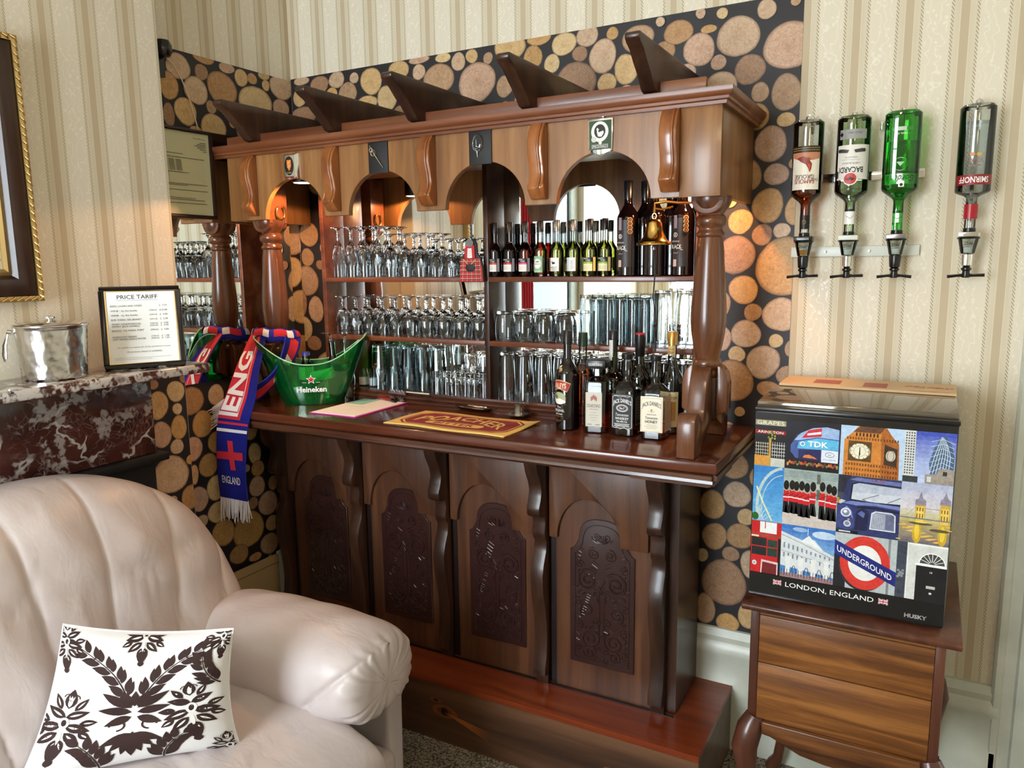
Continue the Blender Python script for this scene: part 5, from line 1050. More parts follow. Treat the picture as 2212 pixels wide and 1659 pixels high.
for a, b_, c, z in rows_t:
    k.text(a, -.086, z, .0052, T_, w=.0039*len(a)*.95, align='l')
    if b_: k.text(b_, .022, z, .0048, T2, w=.022, align='l')
    k.text(c, .074, z, .0052, T_, w=.022, align='r')
k.text('Ice available on request (for drinks purchased in house)', 0, .066, .0042, T2, w=.150).text('All products subject to availability', .0, .052, .0050, T2, w=.100).rect(-.085, .033, .075, .034, srgb(180, 180, 186)).rect(-.085, .028, .02, .029, srgb(180, 180, 186))
k.make('printed_text', lambda x, y, d: pf((x, -.0032-d, y)), parent=t, lift=.00008)
t = thing('steel_ice_bucket', 'hammered steel ice bucket with lid and wire handle on the mantel', 'ice bucket', (.214, -1.228, ZM)); SB = len(C.objects)
g = G(); n = 96
P = [(.055, 0), (.058, .003), (.066, .148), (.069, .150), (.068, .154), (.064, .154), (.056, .006), (0, .005)]
vs = []; rnd = random.Random(4)
ZZ = [(.055+.0005, 0), (.058, .003)]+[(.0583+.0077*i/22, .006+.140*i/22) for i in range(23)]+[(.069, .150), (.0685, .1545), (.0655, .1545), (.062, .14), (.056, .006)]
for j, (r, z) in enumerate(ZZ):
    for i in range(n):
        a = 2*pi*i/n; k_ = (.0005*sin(a*23+j*1.9)*cos(j*1.3+a*11)+rnd.uniform(-.0006, .0006)) if 2 <= j <= 23 else 0
        vs.append(((r+k_)*cos(a), (r+k_)*sin(a), z))
g.add(vs, [(j*n+i, j*n+(i+1) % n, (j+1)*n+(i+1) % n, (j+1)*n+i) for j in range(len(ZZ)-1) for i in range(n)]+[tuple(range(n))[::-1], tuple((len(ZZ)-1)*n+i for i in range(n))]); g.done('hammered_body', mat('hammered_steel', (.60, .58, .56, 1), .2, 1), t, smooth=60)
G().lathe([(0, .156), (.066, .1555), (.067, .158), (.060, .161), (.02, .164), (.008, .166), (.006, .169), (.012, .172), (.012, .176), (0, .179)], (0, 0, 0), 48).done('lid', 'chrome', t, smooth=50)
a0 = radians(-128); g = G(); g.tube([((.069+.001)*cos(a0), .070*sin(a0), .135), (.078*cos(a0), .078*sin(a0), .137)], .007, 12)
g.tube([(.076*cos(a0), .076*sin(a0), .136), (.088*cos(a0-.05), .088*sin(a0-.05), .10), (.092*cos(a0-.1), .092*sin(a0-.1), .07), (.090*cos(a0-.12), .090*sin(a0-.12), .052), (.084*cos(a0), .084*sin(a0), .062), (.082*cos(a0+.03), .082*sin(a0+.03), .10), (.076*cos(a0), .076*sin(a0), .136)], .0018, 6); g.done('wire_handle', 'chrome', t); t.scale = (1.38, 1.38, 1.0)
t = thing('glass_dish', 'tiny clear glass dish by the foot of the price tariff frame', 'dish', (.322, -.960, ZM)); G().lathe([(0, 0), (.009, 0), (.013, .003), (.0135, .006), (.012, .006), (.008, .002), (0, .002)], (0, 0, 0), 24).done('dish', 'clear_glass', t)
# ------------------------------------------------------------------ wall dispensers (optics) with upturned bottles
for nm, x0, x1, z0, z1_, lab in (('dispenser_rail', 2.030, 2.378, 1.688, 1.718, 'lower white metal rail with screws behind the upturned bottles'), ('dispenser_rail', 2.112, 2.378, 1.904, 1.930, 'upper metal rail behind the upturned bottles')):
    t = thing(nm, lab, 'rail', ((x0+x1)/2, -.001, z0), 0)
    G().box(-(x1-x0)/2, (x1-x0)/2, -.012, -.0005, 0, z1_-z0).bevel(.0015).done('rail_bar', 'white_gloss' if z0 < 1.8 else 'chrome', t)
    g = G()
    for xx in ((-.075, .045) if z0 < 1.8 else (-.09, .05)): g.lathe([(0, 0), (.005, 0), (.004, .002), (0, .0025)], (0, 0, 0), 14, Matrix.Translation((xx, -.012, (z1_-z0)/2)) @ Matrix.Rotation(radians(90), 4, 'X'))
    g.done('screw', 'chrome', t)
t = thing('wall_clip', 'small shiny bottle clip on the wall between the second and third upturned bottles', 'clip', (2.262, -.001, 2.055)); G().box(-.004, .004, -.016, -.0005, -.014, .014).bevel(.003).done('clip', 'chrome', t)
def optic(n, x, lab, tip, clear_mid):
    t = thing('spirit_dispenser', lab, 'spirit dispenser', (x, -.075, 1.630), 0, 'spirit dispensers on the right wall')
    g = G().tube([(-.044, -.004, -.001), (-.018, 0, .002), (0, 0, .003), (.018, 0, .002), (.044, -.004, .003 if n != 2 else -.001)], [.0045, .0038, .006, .0038, .0045], 8)
    g.lathe([(0, -.004), (.009, -.004), (.010, .002), (.009, .014), (.013, .018), (.013, .022), (.009, .024)]+([(.013, .026), (.014, .030), (.016, .055), (.015, .060)] if not clear_mid else [(.008, .026)])+[(0, .060 if not clear_mid else .026)], (0, 0, 0), 20); g.done('lever', 'black_plastic', t)
    if clear_mid: G().lathe([(0, .026), (.010, .026), (.014, .030), (.015, .058), (0, .060)], (0, 0, 0), 20).done('valve', 'chrome', t)
    G().lathe([(.0145, .060), (.017, .062), (.0255, .104), (.0240, .104), (.0155, .064), (.0145, .062)], (0, 0, 0), 24).done('measure_chamber', 'bottle_clear', t)
    G().lathe([(0, .063), (.0145, .064), (.0170, .078), (0, .080)], (0, 0, 0), 20).done('spirit_measure', 'liquid_amber' if n == 0 else 'white_gloss', t)
    G().box(-.026, .026, -.022, .022, .104, .118).bevel(.002).done('collar', {0: 'black_plastic', 1: 'white_gloss', 2: 'cap_grey', 3: 'chrome'}[n], t)
    g = G().lathe([(.014, .1185), (.0155, .119), (.0150, .1285), (.0125, .1285)], (0, 0, 0), 18).lathe([(.027, .1), (.028, .1035), (.024, .1036)], (0, 0, 0), 20); g.done('stopper', 'black_plastic', t)
    k = Ink().text('25ml', 0, .088, .009, K, w=.020, offset=.01)
    if n == 0: pass
    k.make('measure_mark', cyl_fn(lambda z: .0190+(z-.07)*.19), parent=t, cuts=.003)
    if n == 0: Ink().text('Beaumont', 0, .111, .006, WH, w=.032).make('maker_mark', plane_fn((0, -.0223, 0), (1, 0, 0), (0, 0, 1)), parent=t)
    g = G().box(-.008, .008, .020, .0740, .1045, .1175); g.box(-.005, .005, .0600, .0740, .1045, .47) if n == 3 else None
    g.tube([(0, .066, .445), (0, .030, .462), (0, .0, .460)], .004, 6) if n == 3 else g.tube([(0, .0735, .420), (0, .050, .462), (0, 0, .4605)], .003, 6)
    g.lathe([(0, .4505), (.010, .4505), (.009, .457), (.005, .461), (0, .4615)], (0, 0, 0), 14); g.done('wall_bracket', 'chrome', t); return t
def upturned(n, x, name, lab, r, body, liq, air, labels, sq=None, cap=None, hs=.205, zn=.240, h=.318):
    t = thing(name, lab, 'spirit bottle', (x, -.075, 2.077)); t.rotation_euler = (0, radians(180), 0)
    cp = .030
    P = [(0, .004), (r*.85, .001), (r, .008), (r, hs)]
    for i in range(1, 7): q = i/6; P.append((.0135+(r-.0135)*(.5+.5*cos(pi*q)), hs+(zn-hs)*q))
    P += [(.0135, h), (0, h)]
    G().lathe(P, (0, 0, 0), 36, sq=sq).done('glass_body', body, t, smooth=40)
    Q = [(0, air), (r-.003, air), (r-.003, hs)]+[(a-.003, z) for a, z in P[4:-2]]+[(.0105, h-.03), (0, h-.03)]
    G().lathe(Q, (0, 0, 0), 36, sq=sq).done('liquid', liq, t, smooth=40)
    if cap: G().lathe([(.0145, h-.062), (.0165, h-.062), (.0165, h-.024), (.0145, h-.024)], (0, 0, 0), 24).done('neck_sleeve', cap, t)
    for nm, k, z, rr, cut in labels: k.make(nm, cyl_fn(rr, z), parent=t, cuts=cut)
    return t
optic(0, 2.074, 'spirit dispenser under the brown whisky bottle, leftmost of the row', 0, False); optic(1, 2.195, 'spirit dispenser with white collar under the white-labelled rum bottle', 0, True)
optic(2, 2.319, 'spirit dispenser under the bright green gin bottle', 0, False); optic(3, 2.494, 'spirit dispenser with clear measure under the red-banded vodka, set apart at right', 0, True)
w = .084; k = Ink().rect(-w/2, 0, w/2, .118, srgb(232, 224, 206)).poly([(-w/2, 0), (w/2, 0), (w/2, .012), (-w/2, .012)], srgb(40, 32, 24)).rect(-w/2, .004, w/2, .0055, srgb(160, 130, 60))
# upside down bottle: local z grows towards the ground; lettering reads upright in the bottle's own frame
k = Ink().rect(-w/2, 0, w/2, .122, srgb(232, 224, 206)).text('FAMOUS', 0, .094, .0145, srgb(150, 30, 34), w=.060).text('GROUSE', 0, .080, .0125, srgb(90, 40, 36), w=.054).text('THE', -.026, .108, .007, srgb(90, 40, 36))
k = Ink().rect(-w/2, 0, w/2, .122, srgb(234, 226, 208)).rect(-w/2, 0, w/2, .018, srgb(44, 36, 26)).rect(-w/2, .005, w/2, .0065, srgb(170, 140, 70)).rect(-w/2, .011, w/2, .0125, srgb(170, 140, 70))
k.poly([(-w/2, .018), (w/2, .018), (w/2, .030), (.020, .038), (-.004, .030), (-.022, .040), (-w/2, .034)], srgb(196, 130, 96)).poly([(.024, .034), (.006, .028), (-.010, .038), (-.018, .050), (-.016, .066), (-.012, .074), (-.008, .062), (-.002, .052), (.012, .044)], srgb(140, 50, 34)).poly([(-.014, .052), (-.012, .070), (-.009, .060), (-.006, .050)], srgb(200, 80, 60))
k.text('THE', -.028, .094, .008, srgb(90, 44, 40)).text('FAMOUS', .002, .099, .0130, srgb(150, 30, 40), w=.054).text('GROUSE', .002, .086, .0115, srgb(96, 54, 50), w=.052)
def flipv(ink, h): return ink
upturned(0, 2.074, 'whisky_bottle', 'upturned whisky bottle with bird label and brown spirit, leftmost on the wall', .0420, 'bottle_clear', 'liquid_whisky', .085, [('front_label', k, .075, .0423, .005), ('neck_label', Ink().rect(-.020, 0, .020, .040, K).text('G', 0, .02, .012, srgb(150, 120, 60)), .268, .0138, .003)])
k = Ink().rect(-.055, 0, .042, .094, srgb(226, 222, 214)).text('BACARDI', .000, .068, .0150, K, w=.066, offset=.02).text('CARTA BLANCA', 0, .050, .005, srgb(90, 90, 90), w=.048).rect(-.025, .040, .025, .0406, srgb(120, 120, 120)).text('SUPERIOR WHITE RUM', 0, .034, .003, srgb(120, 120, 120), w=.034)
for s in (-1, 1): k.poly([(s*.006, .014), (s*.028, .010), (s*.034, .014), (s*.030, .020), (s*.010, .022)], srgb(70, 64, 64)).ell(s*.033, .015, .005, .005, srgb(50, 50, 50))
k.ell(0, .092, .0185, .0185, srgb(226, 222, 214)).ell(0, .092, .0155, .0155, srgb(190, 60, 60)).poly([(-.012, .092), (-.004, .098), (0, .094), (.004, .098), (.012, .092), (.004, .090), (0, .086), (-.004, .090)], srgb(60, 24, 24)).rect(.0345, .07, .041, .09, K)
k2 = Ink().rect(-.040, 0, .036, .026, srgb(150, 150, 146)).poly([(.024, .013), (.030, .020), (.036, .013), (.030, .006)], K).text('SINCE 1862', -.008, .010, .005, srgb(70, 70, 70), w=.036)
upturned(1, 2.195, 'rum_bottle', 'upturned clear rum bottle with white label and red bat disc, second on the wall', .0440, 'pale_green_glass', 'liquid_clear', .20, [('front_label', k, .082, .0443, .005), ('shoulder_label', k2, .040, .0443, .005), ('neck_label', Ink().rect(-.018, 0, .018, .036, WH).rect(-.018, -.006, .018, 0, K).line([(-.012, .012), (-.002, .020), (.010, .012)], .001, K), .262, .0138, .003)])
k = Ink().rect(-.052, 0, .046, .028, srgb(232, 232, 230)).rect(-.052, -.005, .046, 0, K).text("Gordon's", .0, .0135, .017, K, w=.074, shear=.4).rect(-.012, .020, .002, .036, WH).ell(-.005, .030, .004, .004, K).ell(.026, .034, .0065, .0065, WH).ell(.026, .034, .005, .005, K)
k2 = Ink().ring(0, 0, .017, .0012, srgb(190, 220, 190)).poly([(-.010, -.006), (0, .006), (.010, -.006)], srgb(150, 200, 160)).rect(-.026, -.098, .026, -.088, srgb(180, 200, 180)).text('SPECIAL DRY', 0, -.080, .0045, WH, w=.040)
upturned(2, 2.319, 'gin_bottle', 'upturned bright green gin bottle with white script band, third on the wall', .0460, 'green_bottle_glass', 'liquid_green', .082, [('front_label', k, .168, .0463, .005), ('shoulder_label', k2, .143, .0463, .005), ('neck_label', Ink().rect(-.018, 0, .018, .026, WH).rect(-.018, -.006, .018, -.001, K).line([(-.012, .010), (0, .016), (.012, .010)], .001, K), .272, .0138, .003)], sq=3.2)
k = Ink().rect(-.050, 0, .050, .026, srgb(140, 28, 30)).text('SMIRNOFF', 0, .013, .0150, WH, w=.074, offset=.015)
k2 = Ink().ell(-.008, .0, .006, .005, srgb(206, 160, 80)).ell(.008, .0, .006, .005, srgb(206, 130, 70)).text('VODKA', 0, .016, .010, srgb(150, 80, 84), w=.036).rect(-.014, .028, .014, .030, srgb(150, 80, 84))
upturned(3, 2.494, 'vodka_bottle', 'upturned clear vodka bottle with red band and red cap, rightmost on the wall', .0420, 'bottle_clear', 'liquid_clear', .045, [('front_label', k, .182, .0423, .005), ('upper_label', k2, .130, .0423, .005)], cap='cap_red', hs=.222)
# ------------------------------------------------------------------ cabinet under the fridge
cb = thing('sewing_cabinet', 'small wooden cabinet on curved cabriole legs under the picture fridge', 'cabinet', (2.276, -.32, 0))
X0, X1, YF, YB = 2.053, 2.499, -.56, -.06
rel(G().prism([(-.585, .790), (-.580, .783), (-.04, .783), (-.04, .805), (-.575, .805), (-.585, .798)], 'x', 2.032, 2.530).bevel(.003, 2, 50), cb).done('cabinet_top', 'wood_mahogany', cb)
rel(G().box(X0, X0+.022, YF, YB, .47, .783).box(X1-.022, X1, YF, YB, .47, .783).box(X0+.022, X1-.022, YB-.01, YB, .47, .783).bevel(.002), cb).done('side_frame', 'wood_mahogany', cb)
rel(G().box(X0+.0225, X1-.0225, YF+.002, YF+.02, .768, .7825), cb).done('top_rail', 'wood_cabinet', cb)
rel(G().box(X0+.0225, X1-.0225, YF+.001, YF+.02, .6365, .766).bevel(.0015), cb).done('drawer_front', 'wood_cabinet', cb)
rel(G().box(X0+.0225, X1-.0225, YF-.001, YF+.02, .476, .6345).bevel(.0015), cb).done('drawer_front', 'wood_cabinet', cb)
rel(G().box(X0+.023, X1-.023, YF+.03, YB-.02, .478, .765), cb).done('case', 'groove_black', cb)
ap = [(2.092, .474), (2.464, .474), (2.464, .438), (2.435, .434), (2.40, .412), (2.36, .400), (2.30, .396), (2.25, .398), (2.19, .406), (2.14, .426), (2.115, .436), (2.092, .438)]
rel(G().prism(ap, 'y', YF-.012, YF+.01).bevel(.004, 3, 50), cb).done('apron', 'wood_cabinet', cb)
for sx, xx in ((-1, 2.072), (1, 2.482)):
    for sy, yy in ((-1, -.545), (1, -.085)):
        g = G(); pts = [(xx+sx*.0, yy, .472), (xx+sx*.012, yy+sy*.012, .44), (xx+sx*.022, yy+sy*.022, .39), (xx+sx*.014, yy+sy*.016, .30), (xx+sx*.002, yy+sy*.004, .20), (xx-sx*.004, yy-sy*.002, .12), (xx+sx*.004, yy+sy*.004, .06), (xx+sx*.018, yy+sy*.018, .025), (xx+sx*.026, yy+sy*.026, .004)]
        g.tube(pts, [.026, .034, .034, .024, .018, .0155, .016, .022, .022], 14); g.box(xx-.021, xx+.021, yy-.021, yy+.021, .45, .478)
        rel(g, cb).done('leg', 'wood_mahogany', cb, smooth=60)
# ------------------------------------------------------------------ the picture fridge
FX0, FX1, FZ0, FZ1 = 2.040, 2.490, .812, 1.325
fr_ = thing('mini_fridge', 'small fridge with London photo collage door lettered LONDON, ENGLAND', 'fridge', (FX0, -.54, FZ0))
G().box(.006, .444, .045, .50, .0, .505).bevel(.006, 2).done('body', mat('fridge_grey', srgb(150, 144, 134), .35), fr_)
G().box(.0, .450, .028, .505, .4955, .513).bevel(.004, 2).done('top_panel', mat('fridge_top', srgb(120, 112, 100), .05, .6), fr_)
G().box(.0, .450, 0, .04, .004, .4945).bevel(.006, 3).done('door', 'black_plastic', fr_)
G().box(.0, .452, -.003, .03, .4905, .502).bevel(.003).done('door_handle_strip', 'black_plastic', fr_)
for sx in (.02, .40): G().box(sx, sx+.03, .03, .07, -.0065, 0).done('foot', 'black_plastic', fr_)
W_, H_ = .450, .490
k = Ink()
def cell(x0, y0, x1, y1, col):    # y measured down from the door's top edge, in metres
    k.rect(x0, H_-y1, x1, H_-y0, col); return (x0, H_-y1, x1-x0, y1-y0)
S = srgb
def P_(c, pts, col):              # polygon in 0..1 cell space, y up
    x, y, w, h = c; k.poly([(x+max(0, min(1, a))*w, y+max(0, min(1, b_))*h) for a, b_ in pts], col)
def R_(c, a, b_, a2, b2, col): P_(c, [(a, b_), (a2, b_), (a2, b2), (a, b2)], col)
def E_(c, a, b_, ra, rb, col, **kw): x, y, w, h = c; k.ell(x+a*w, y+b_*h, ra*w, rb*h, col, **kw)
def GR(c, a, b_, a2, b2, c1, c2, n=8):
    for i in range(n): f = i/(n-1); R_(c, a, b_+(b2-b_)*i/n, a2, b_+(b2-b_)*(i+1)/n, tuple(c1[j]+(c2[j]-c1[j])*f for j in range(4)))
def LN(c, pts, wd, col): x, y, w, h = c; k.line([(x+a*w, y+b_*h) for a, b_ in pts], wd, col)
k.rect(.002, .002, .448, .486, S(16, 17, 20))
# pub front
c = cell(.003, .020, .077, .143, S(24, 28, 40)); R_(c, 0, .86, 1, .97, S(150, 146, 120)); x, y, w, h = c; k.text('GRAPES', x+w*.5, y+h*.915, .010, S(226, 220, 190), w=.066); R_(c, 0, .68, 1, .76, S(150, 30, 34)); k.text('ARINGTON', x+w*.5, y+h*.72, .006, WH, w=.062)
R_(c, 0, .0, .48, .22, S(200, 140, 60)); R_(c, .52, 0, 1, .18, S(190, 190, 180)); R_(c, .46, .0, .54, .6, S(176, 140, 70))
for i in range(6): R_(c, .04+.075*i, .22, .055+.075*i, .5, S(180, 176, 150)); R_(c, .58+.075*i, .2, .595+.075*i, .52, S(196, 196, 190))
for i in range(4): R_(c, .02, .26+.07*i, .46, .272+.07*i, S(180, 176, 150)); R_(c, .56, .24+.07*i, 1, .252+.07*i, S(196, 196, 190))
for q in range(14): E_(c, .55+.12*sin(q*2.1), .66+.07*cos(q*1.7), .03, .02, S(60+8*q, 96+5*q, 50))
# big wheel
c = cell(.003, .143, .077, .290, S(72, 150, 206)); GR(c, 0, 0, 1, 1, S(96, 166, 214), S(50, 126, 196))
for r, w_ in ((.70, .007), (.58, .0022)): x, y, w, h = c; k.line([(x+w*(1.02-r*1.25*cos(a)), y+h*(.28+r*sin(a))) for a in [radians(-30+125*i/24) for i in range(25)] if 0 <= 1.02-r*1.25*cos(a) <= 1 and .28+r*sin(a) >= 0], w_, S(176, 196, 190))
for i in range(14): LN(c, [(.05+.03*i, .02), (.25+.02*i*(i % 3), .30-.015*i)], .0009, S(200, 216, 216))
LN(c, [(.12, .62), (.34, .34), (.66, .02)], .004, S(214, 216, 176)); E_(c, .1, .08, .12, .07, S(40, 96, 40))
# red bus
c = cell(.003, .290, .077, .430, S(190, 30, 36)); R_(c, .28, .78, .84, .99, S(226, 230, 230)); R_(c, .44, .86, .47, .99, S(190, 30, 36)); R_(c, 0, .70, 1, .76, S(160, 60, 50)); R_(c, .02, .34, .52, .68, S(26, 34, 38)); R_(c, .55, .34, .88, .66, S(34, 60, 52)); R_(c, 0, .50, .9, .52, S(190, 30, 36)); R_(c, .9, .0, 1, .70, S(24, 24, 28)); P_(c, [(.34, 0), (.92, 0), (.92, .24), (.36, .26)], S(214, 190, 190)); P_(c, [(.38, 0), (.88, 0), (.88, .20), (.40, .22)], S(110, 30, 36)); E_(c, .13, .18, .075, .045, S(220, 226, 226)); E_(c, .13, .18, .05, .03, S(150, 160, 170)); R_(c, 0, .69, .25, .72, S(226, 210, 180))
# circus with electric signs
c = cell(.077, .020, .204, .143, S(26, 28, 44)); P_(c, [(.1, .5), (.22, .72), (.45, .86), (.7, .9), (.98, .86), (.98, .24), (.2, .24), (.1, .36)], S(70, 90, 150)); P_(c, [(.16, .60), (.28, .76), (.5, .88), (.75, .92), (.97, .88), (.97, .68), (.6, .70), (.3, .62)], S(150, 176, 214)); P_(c, [(.3, .66), (.42, .83), (.66, .89), (.66, .72)], S(196, 46, 60)); P_(c, [(.40, .76), (.65, .82), (.65, .77), (.40, .72)], S(226, 226, 230))
P_(c, [(.22, .44), (.97, .46), (.97, .66), (.6, .68), (.25, .58)], S(90, 176, 216)); x, y, w, h = c; k.text('TDK', x+.60*w, y+.555*h, .0135, WH, w=.046, offset=.02); k.ring(x+.32*w, y+.54*h, .005, .0018, WH)
P_(c, [(.25, .22), (.66, .22), (.66, .45), (.25, .42)], S(36, 40, 90)); P_(c, [(.33, .26), (.36, .31), (.44, .33), (.54, .29), (.60, .25)], S(206, 120, 60)); R_(c, .67, .20, .97, .45, S(216, 222, 232)); k.ring(x+.82*w, y+.36*h, .010, .0014, S(100, 110, 150), ry=.006); k.text('H', x+.82*w, y+.36*h, .007, S(100, 110, 150), shear=.3); k.text('HYUNDAI', x+.82*w, y+.26*h, .004, S(120, 130, 150), w=.028)
for q in range(26): E_(c, .06+.036*q, .10+.05*abs(sin(q*1.9)), .022, .02+.02*abs(cos(q)), S(200-6*(q % 7)*3, 130-4*(q % 5)*5, 50))
for q in range(30): R_(c, .03+.032*q, .0, .05+.032*q, .05+.05*abs(sin(q*2.7)), S(14, 14, 22))
# marching guards
c = cell(.077, .143, .204, .289, S(150, 164, 160)); R_(c, 0, .0, 1, .22, S(196, 186, 178))
for i in range(5): R_(c, 0, .86+.025*i, 1, .868+.025*i, S(110, 126, 130))
R_(c, .62, .5, .68, .95, S(90, 96, 90)); P_(c, [(.52, .68), (.78, .68), (.72, .78), (.60, .78)], S(170, 176, 170))
for gx, sc_ in ((.05, .9), (.16, .92), (.24, .9), (.34, 1.0), (.44, .96), (.55, .94), (.72, 1.04), (.84, 1.0), (.93, .96)):
    b0 = .16+.04*(sc_ < .95); hh = .62*sc_
    P_(c, [(gx-.05, b0+.01), (gx-.015, b0+.01), (gx+.01, b0+hh*.36), (gx+.05, b0), (gx+.085, b0), (gx+.045, b0+hh*.42), (gx-.045, b0+hh*.42)], S(22, 24, 30))
    P_(c, [(gx-.055, b0+hh*.38), (gx+.055, b0+hh*.38), (gx+.06, b0+hh*.72), (gx-.04, b0+hh*.74)], S(196, 36, 44)); R_(c, gx-.055, b0+hh*.50, gx+.055, b0+hh*.53, WH); E_(c, gx+.005, b0+hh*.76, .026, .03, S(206, 150, 120)); E_(c, gx+.005, b0+hh*.90, .052, .085, S(20, 22, 22)); LN(c, [(gx-.05, b0+hh*.56), (gx+.08, b0+hh*.66)], .0016, S(60, 40, 34))
# palace
c = cell(.077, .289, .204, .430, S(70, 130, 196)); GR(c, 0, .4, 1, 1, S(130, 174, 216), S(50, 110, 186)); E_(c, .8, .88, .22, .07, S(186, 206, 226)); E_(c, .35, .93, .14, .04, S(150, 180, 214))
P_(c, [(0, .22), (1, .12), (1, .52), (.8, .60), (.62, .78), (.40, .74), (.0, .86)], S(206, 212, 216)); P_(c, [(.38, .72), (.52, .84), (.78, .60)], S(226, 230, 230)); LN(c, [(.5, .84), (.5, .97)], .0012, WH); LN(c, [(0, .80), (.4, .68), (1, .46)], .002, S(150, 156, 160)); LN(c, [(0, .50), (1, .34)], .0016, S(160, 166, 170))
for i in range(11): a = .05+.085*i; R_(c, a, .56-.012*i, a+.03, .66-.018*i, S(120, 134, 146)); R_(c, a, .38-.008*i, a+.03, .47-.010*i, S(120, 134, 146))
for i in range(4): a = .1+.24*i; R_(c, a, .08, a+.09, .36, S(222, 224, 222)); E_(c, a+.045, .38, .06, .03, S(222, 224, 222)); LN(c, [(a+.11, .10+.12*abs(sin(q*.6))) if 0 else (a+.11+.02*q, .10+.14*sin(pi*q/5)) for q in range(6)], .0016, S(40, 44, 50))
R_(c, 0, 0, 1, .09, S(150, 120, 124)); 
for i in range(18): R_(c, .02+.055*i, .03, .03+.055*i, .16, S(40, 40, 46))
# clock tower
c = cell(.204, .020, .342, .143, S(176, 200, 226)); P_(c, [(.06, .0), (.94, .0), (.94, .12), (.92, .70), (.80, .86), (.72, 1), (.28, 1), (.18, .86), (.06, .72)], S(196, 124, 54)); P_(c, [(.66, 0), (.94, 0), (.94, .12), (.92, .70), (.80, .86), (.72, 1), (.64, .92)], S(160, 92, 40)); P_(c, [(.2, .88), (.3, 1), (.7, 1), (.62, .88)], S(96, 62, 44))
R_(c, .13, .30, .50, .70, S(90, 64, 34)); E_(c, .315, .50, .165, .165*.136/.173*1.2, S(226, 220, 196), n=30); x, y, w, h = c; k.ring(x+.315*w, y+.5*h, .021, .0012, S(70, 60, 44)); k.ring(x+.315*w, y+.5*h, .013, .0008, S(140, 130, 100))
for i in range(12): a = 2*pi*i/12; k.line([(x+.315*w+.0165*cos(a), y+.5*h+.0165*sin(a)), (x+.315*w+.0205*cos(a), y+.5*h+.0205*sin(a))], .0012, S(50, 44, 40))
k.line([(x+.315*w, y+.5*h+.006), (x+.305*w, y+.5*h-.018)], .0014, K).line([(x+.315*w, y+.5*h+.010), (x+.32*w, y+.5*h-.010)], .0018, K)
P_(c, [(.70, .28), (.90, .24), (.90, .60), (.70, .68)], S(60, 44, 34)); E_(c, .80, .46, .075, .11, S(196, 186, 170)); k.ring(x+.80*w, y+.46*h, .007, .001, S(60, 50, 40), ry=.013)
for z_ in (.24, .14, .04, .76): 
    for i in range(13): R_(c, .10+.044*i, z_-.03, .125+.044*i, z_+.02, S(120, 70, 30)); 
    for i in range(6): R_(c, .68+.042*i, z_-.03, .70+.042*i, z_+.02, S(96, 54, 26))
for i in range(7): R_(c, .24+.055*i, .80, .265+.055*i, .87, S(60, 40, 30))
# black cab
c = cell(.204, .143, .342, .290, S(60, 66, 84)); R_(c, 0, .7, .2, 1, S(40, 44, 60)); P_(c, [(.0, .0), (.02, .50), (.10, .60), (.14, .90), (.24, .985), (1, .985), (1, 0)], S(46, 54, 98)); P_(c, [(.18, .93), (.30, .975), (1, .965), (1, .90), (.34, .915)], S(100, 112, 164))
P_(c, [(.20, .58), (.22, .86), (.32, .905), (1, .885), (1, .58), (.6, .56)], S(26, 30, 50)); P_(c, [(.225, .60), (.245, .85), (.34, .885), (1, .865), (1, .60), (.6, .585)], S(176, 184, 200)); P_(c, [(.225, .60), (.235, .72), (1, .74), (1, .60), (.6, .585)], S(196, 202, 212))
k.text('TAXI', c[0]+.62*c[2], c[1]+.955*c[3], .0065, S(150, 40, 40), w=.030)
P_(c, [(.06, .52), (.22, .565), (.6, .575), (1, .56), (1, .50), (.62, .53), (.30, .50)], S(110, 124, 180)); P_(c, [(.28, .46), (.42, .50), (.66, .50), (1, .47), (1, .44), (.66, .47), (.44, .46)], S(28, 32, 60))
P_(c, [(.0, .10), (.02, .46), (.10, .50), (.20, .48), (.28, .36), (.30, .12), (.2, .06)], S(58, 68, 124)); P_(c, [(.10, .42), (.16, .47), (.24, .40), (.27, .26), (.22, .34)], S(130, 144, 200)); P_(c, [(.30, .08), (.32, .40), (.42, .46), (.52, .42), (.50, .08)], S(30, 36, 70)); P_(c, [(.34, .36), (.40, .42), (.46, .38), (.44, .30)], S(90, 104, 160))
LN(c, [(.40, .61), (.66, .72)], .0012, K); LN(c, [(.46, .60), (.40, .61)], .0014, K); LN(c, [(.80, .60), (1, .71)], .0012, K); P_(c, [(.54, .12), (.56, .40), (.62, .44), (.88, .44), (.94, .40), (.95, .12)], S(206, 212, 220)); P_(c, [(.56, .14), (.58, .39), (.63, .42), (.87, .42), (.92, .39), (.93, .14)], S(120, 126, 150))
for i in range(15): R_(c, .575+.014*i, .15, .581+.014*i, .405, S(190, 196, 206))
R_(c, .79, .15, .915, .40, S(100, 106, 136)); E_(c, .15, .36, .085, .078, S(210, 214, 222)); E_(c, .15, .36, .062, .057, S(120, 132, 156)); E_(c, .14, .375, .030, .026, S(226, 230, 236)); E_(c, .18, .17, .060, .054, S(204, 208, 214)); E_(c, .18, .17, .040, .036, S(120, 130, 150)); E_(c, .20, .245, .02, .018, S(190, 150, 110)); R_(c, .0, .0, .36, .055, S(22, 24, 34)); R_(c, .05, .02, .24, .045, S(190, 194, 196)); P_(c, [(0, .52), (.06, .58), (.14, .56), (.06, .5)], S(190, 194, 200)); R_(c, .0, .52, .035, .60, S(176, 140, 40))
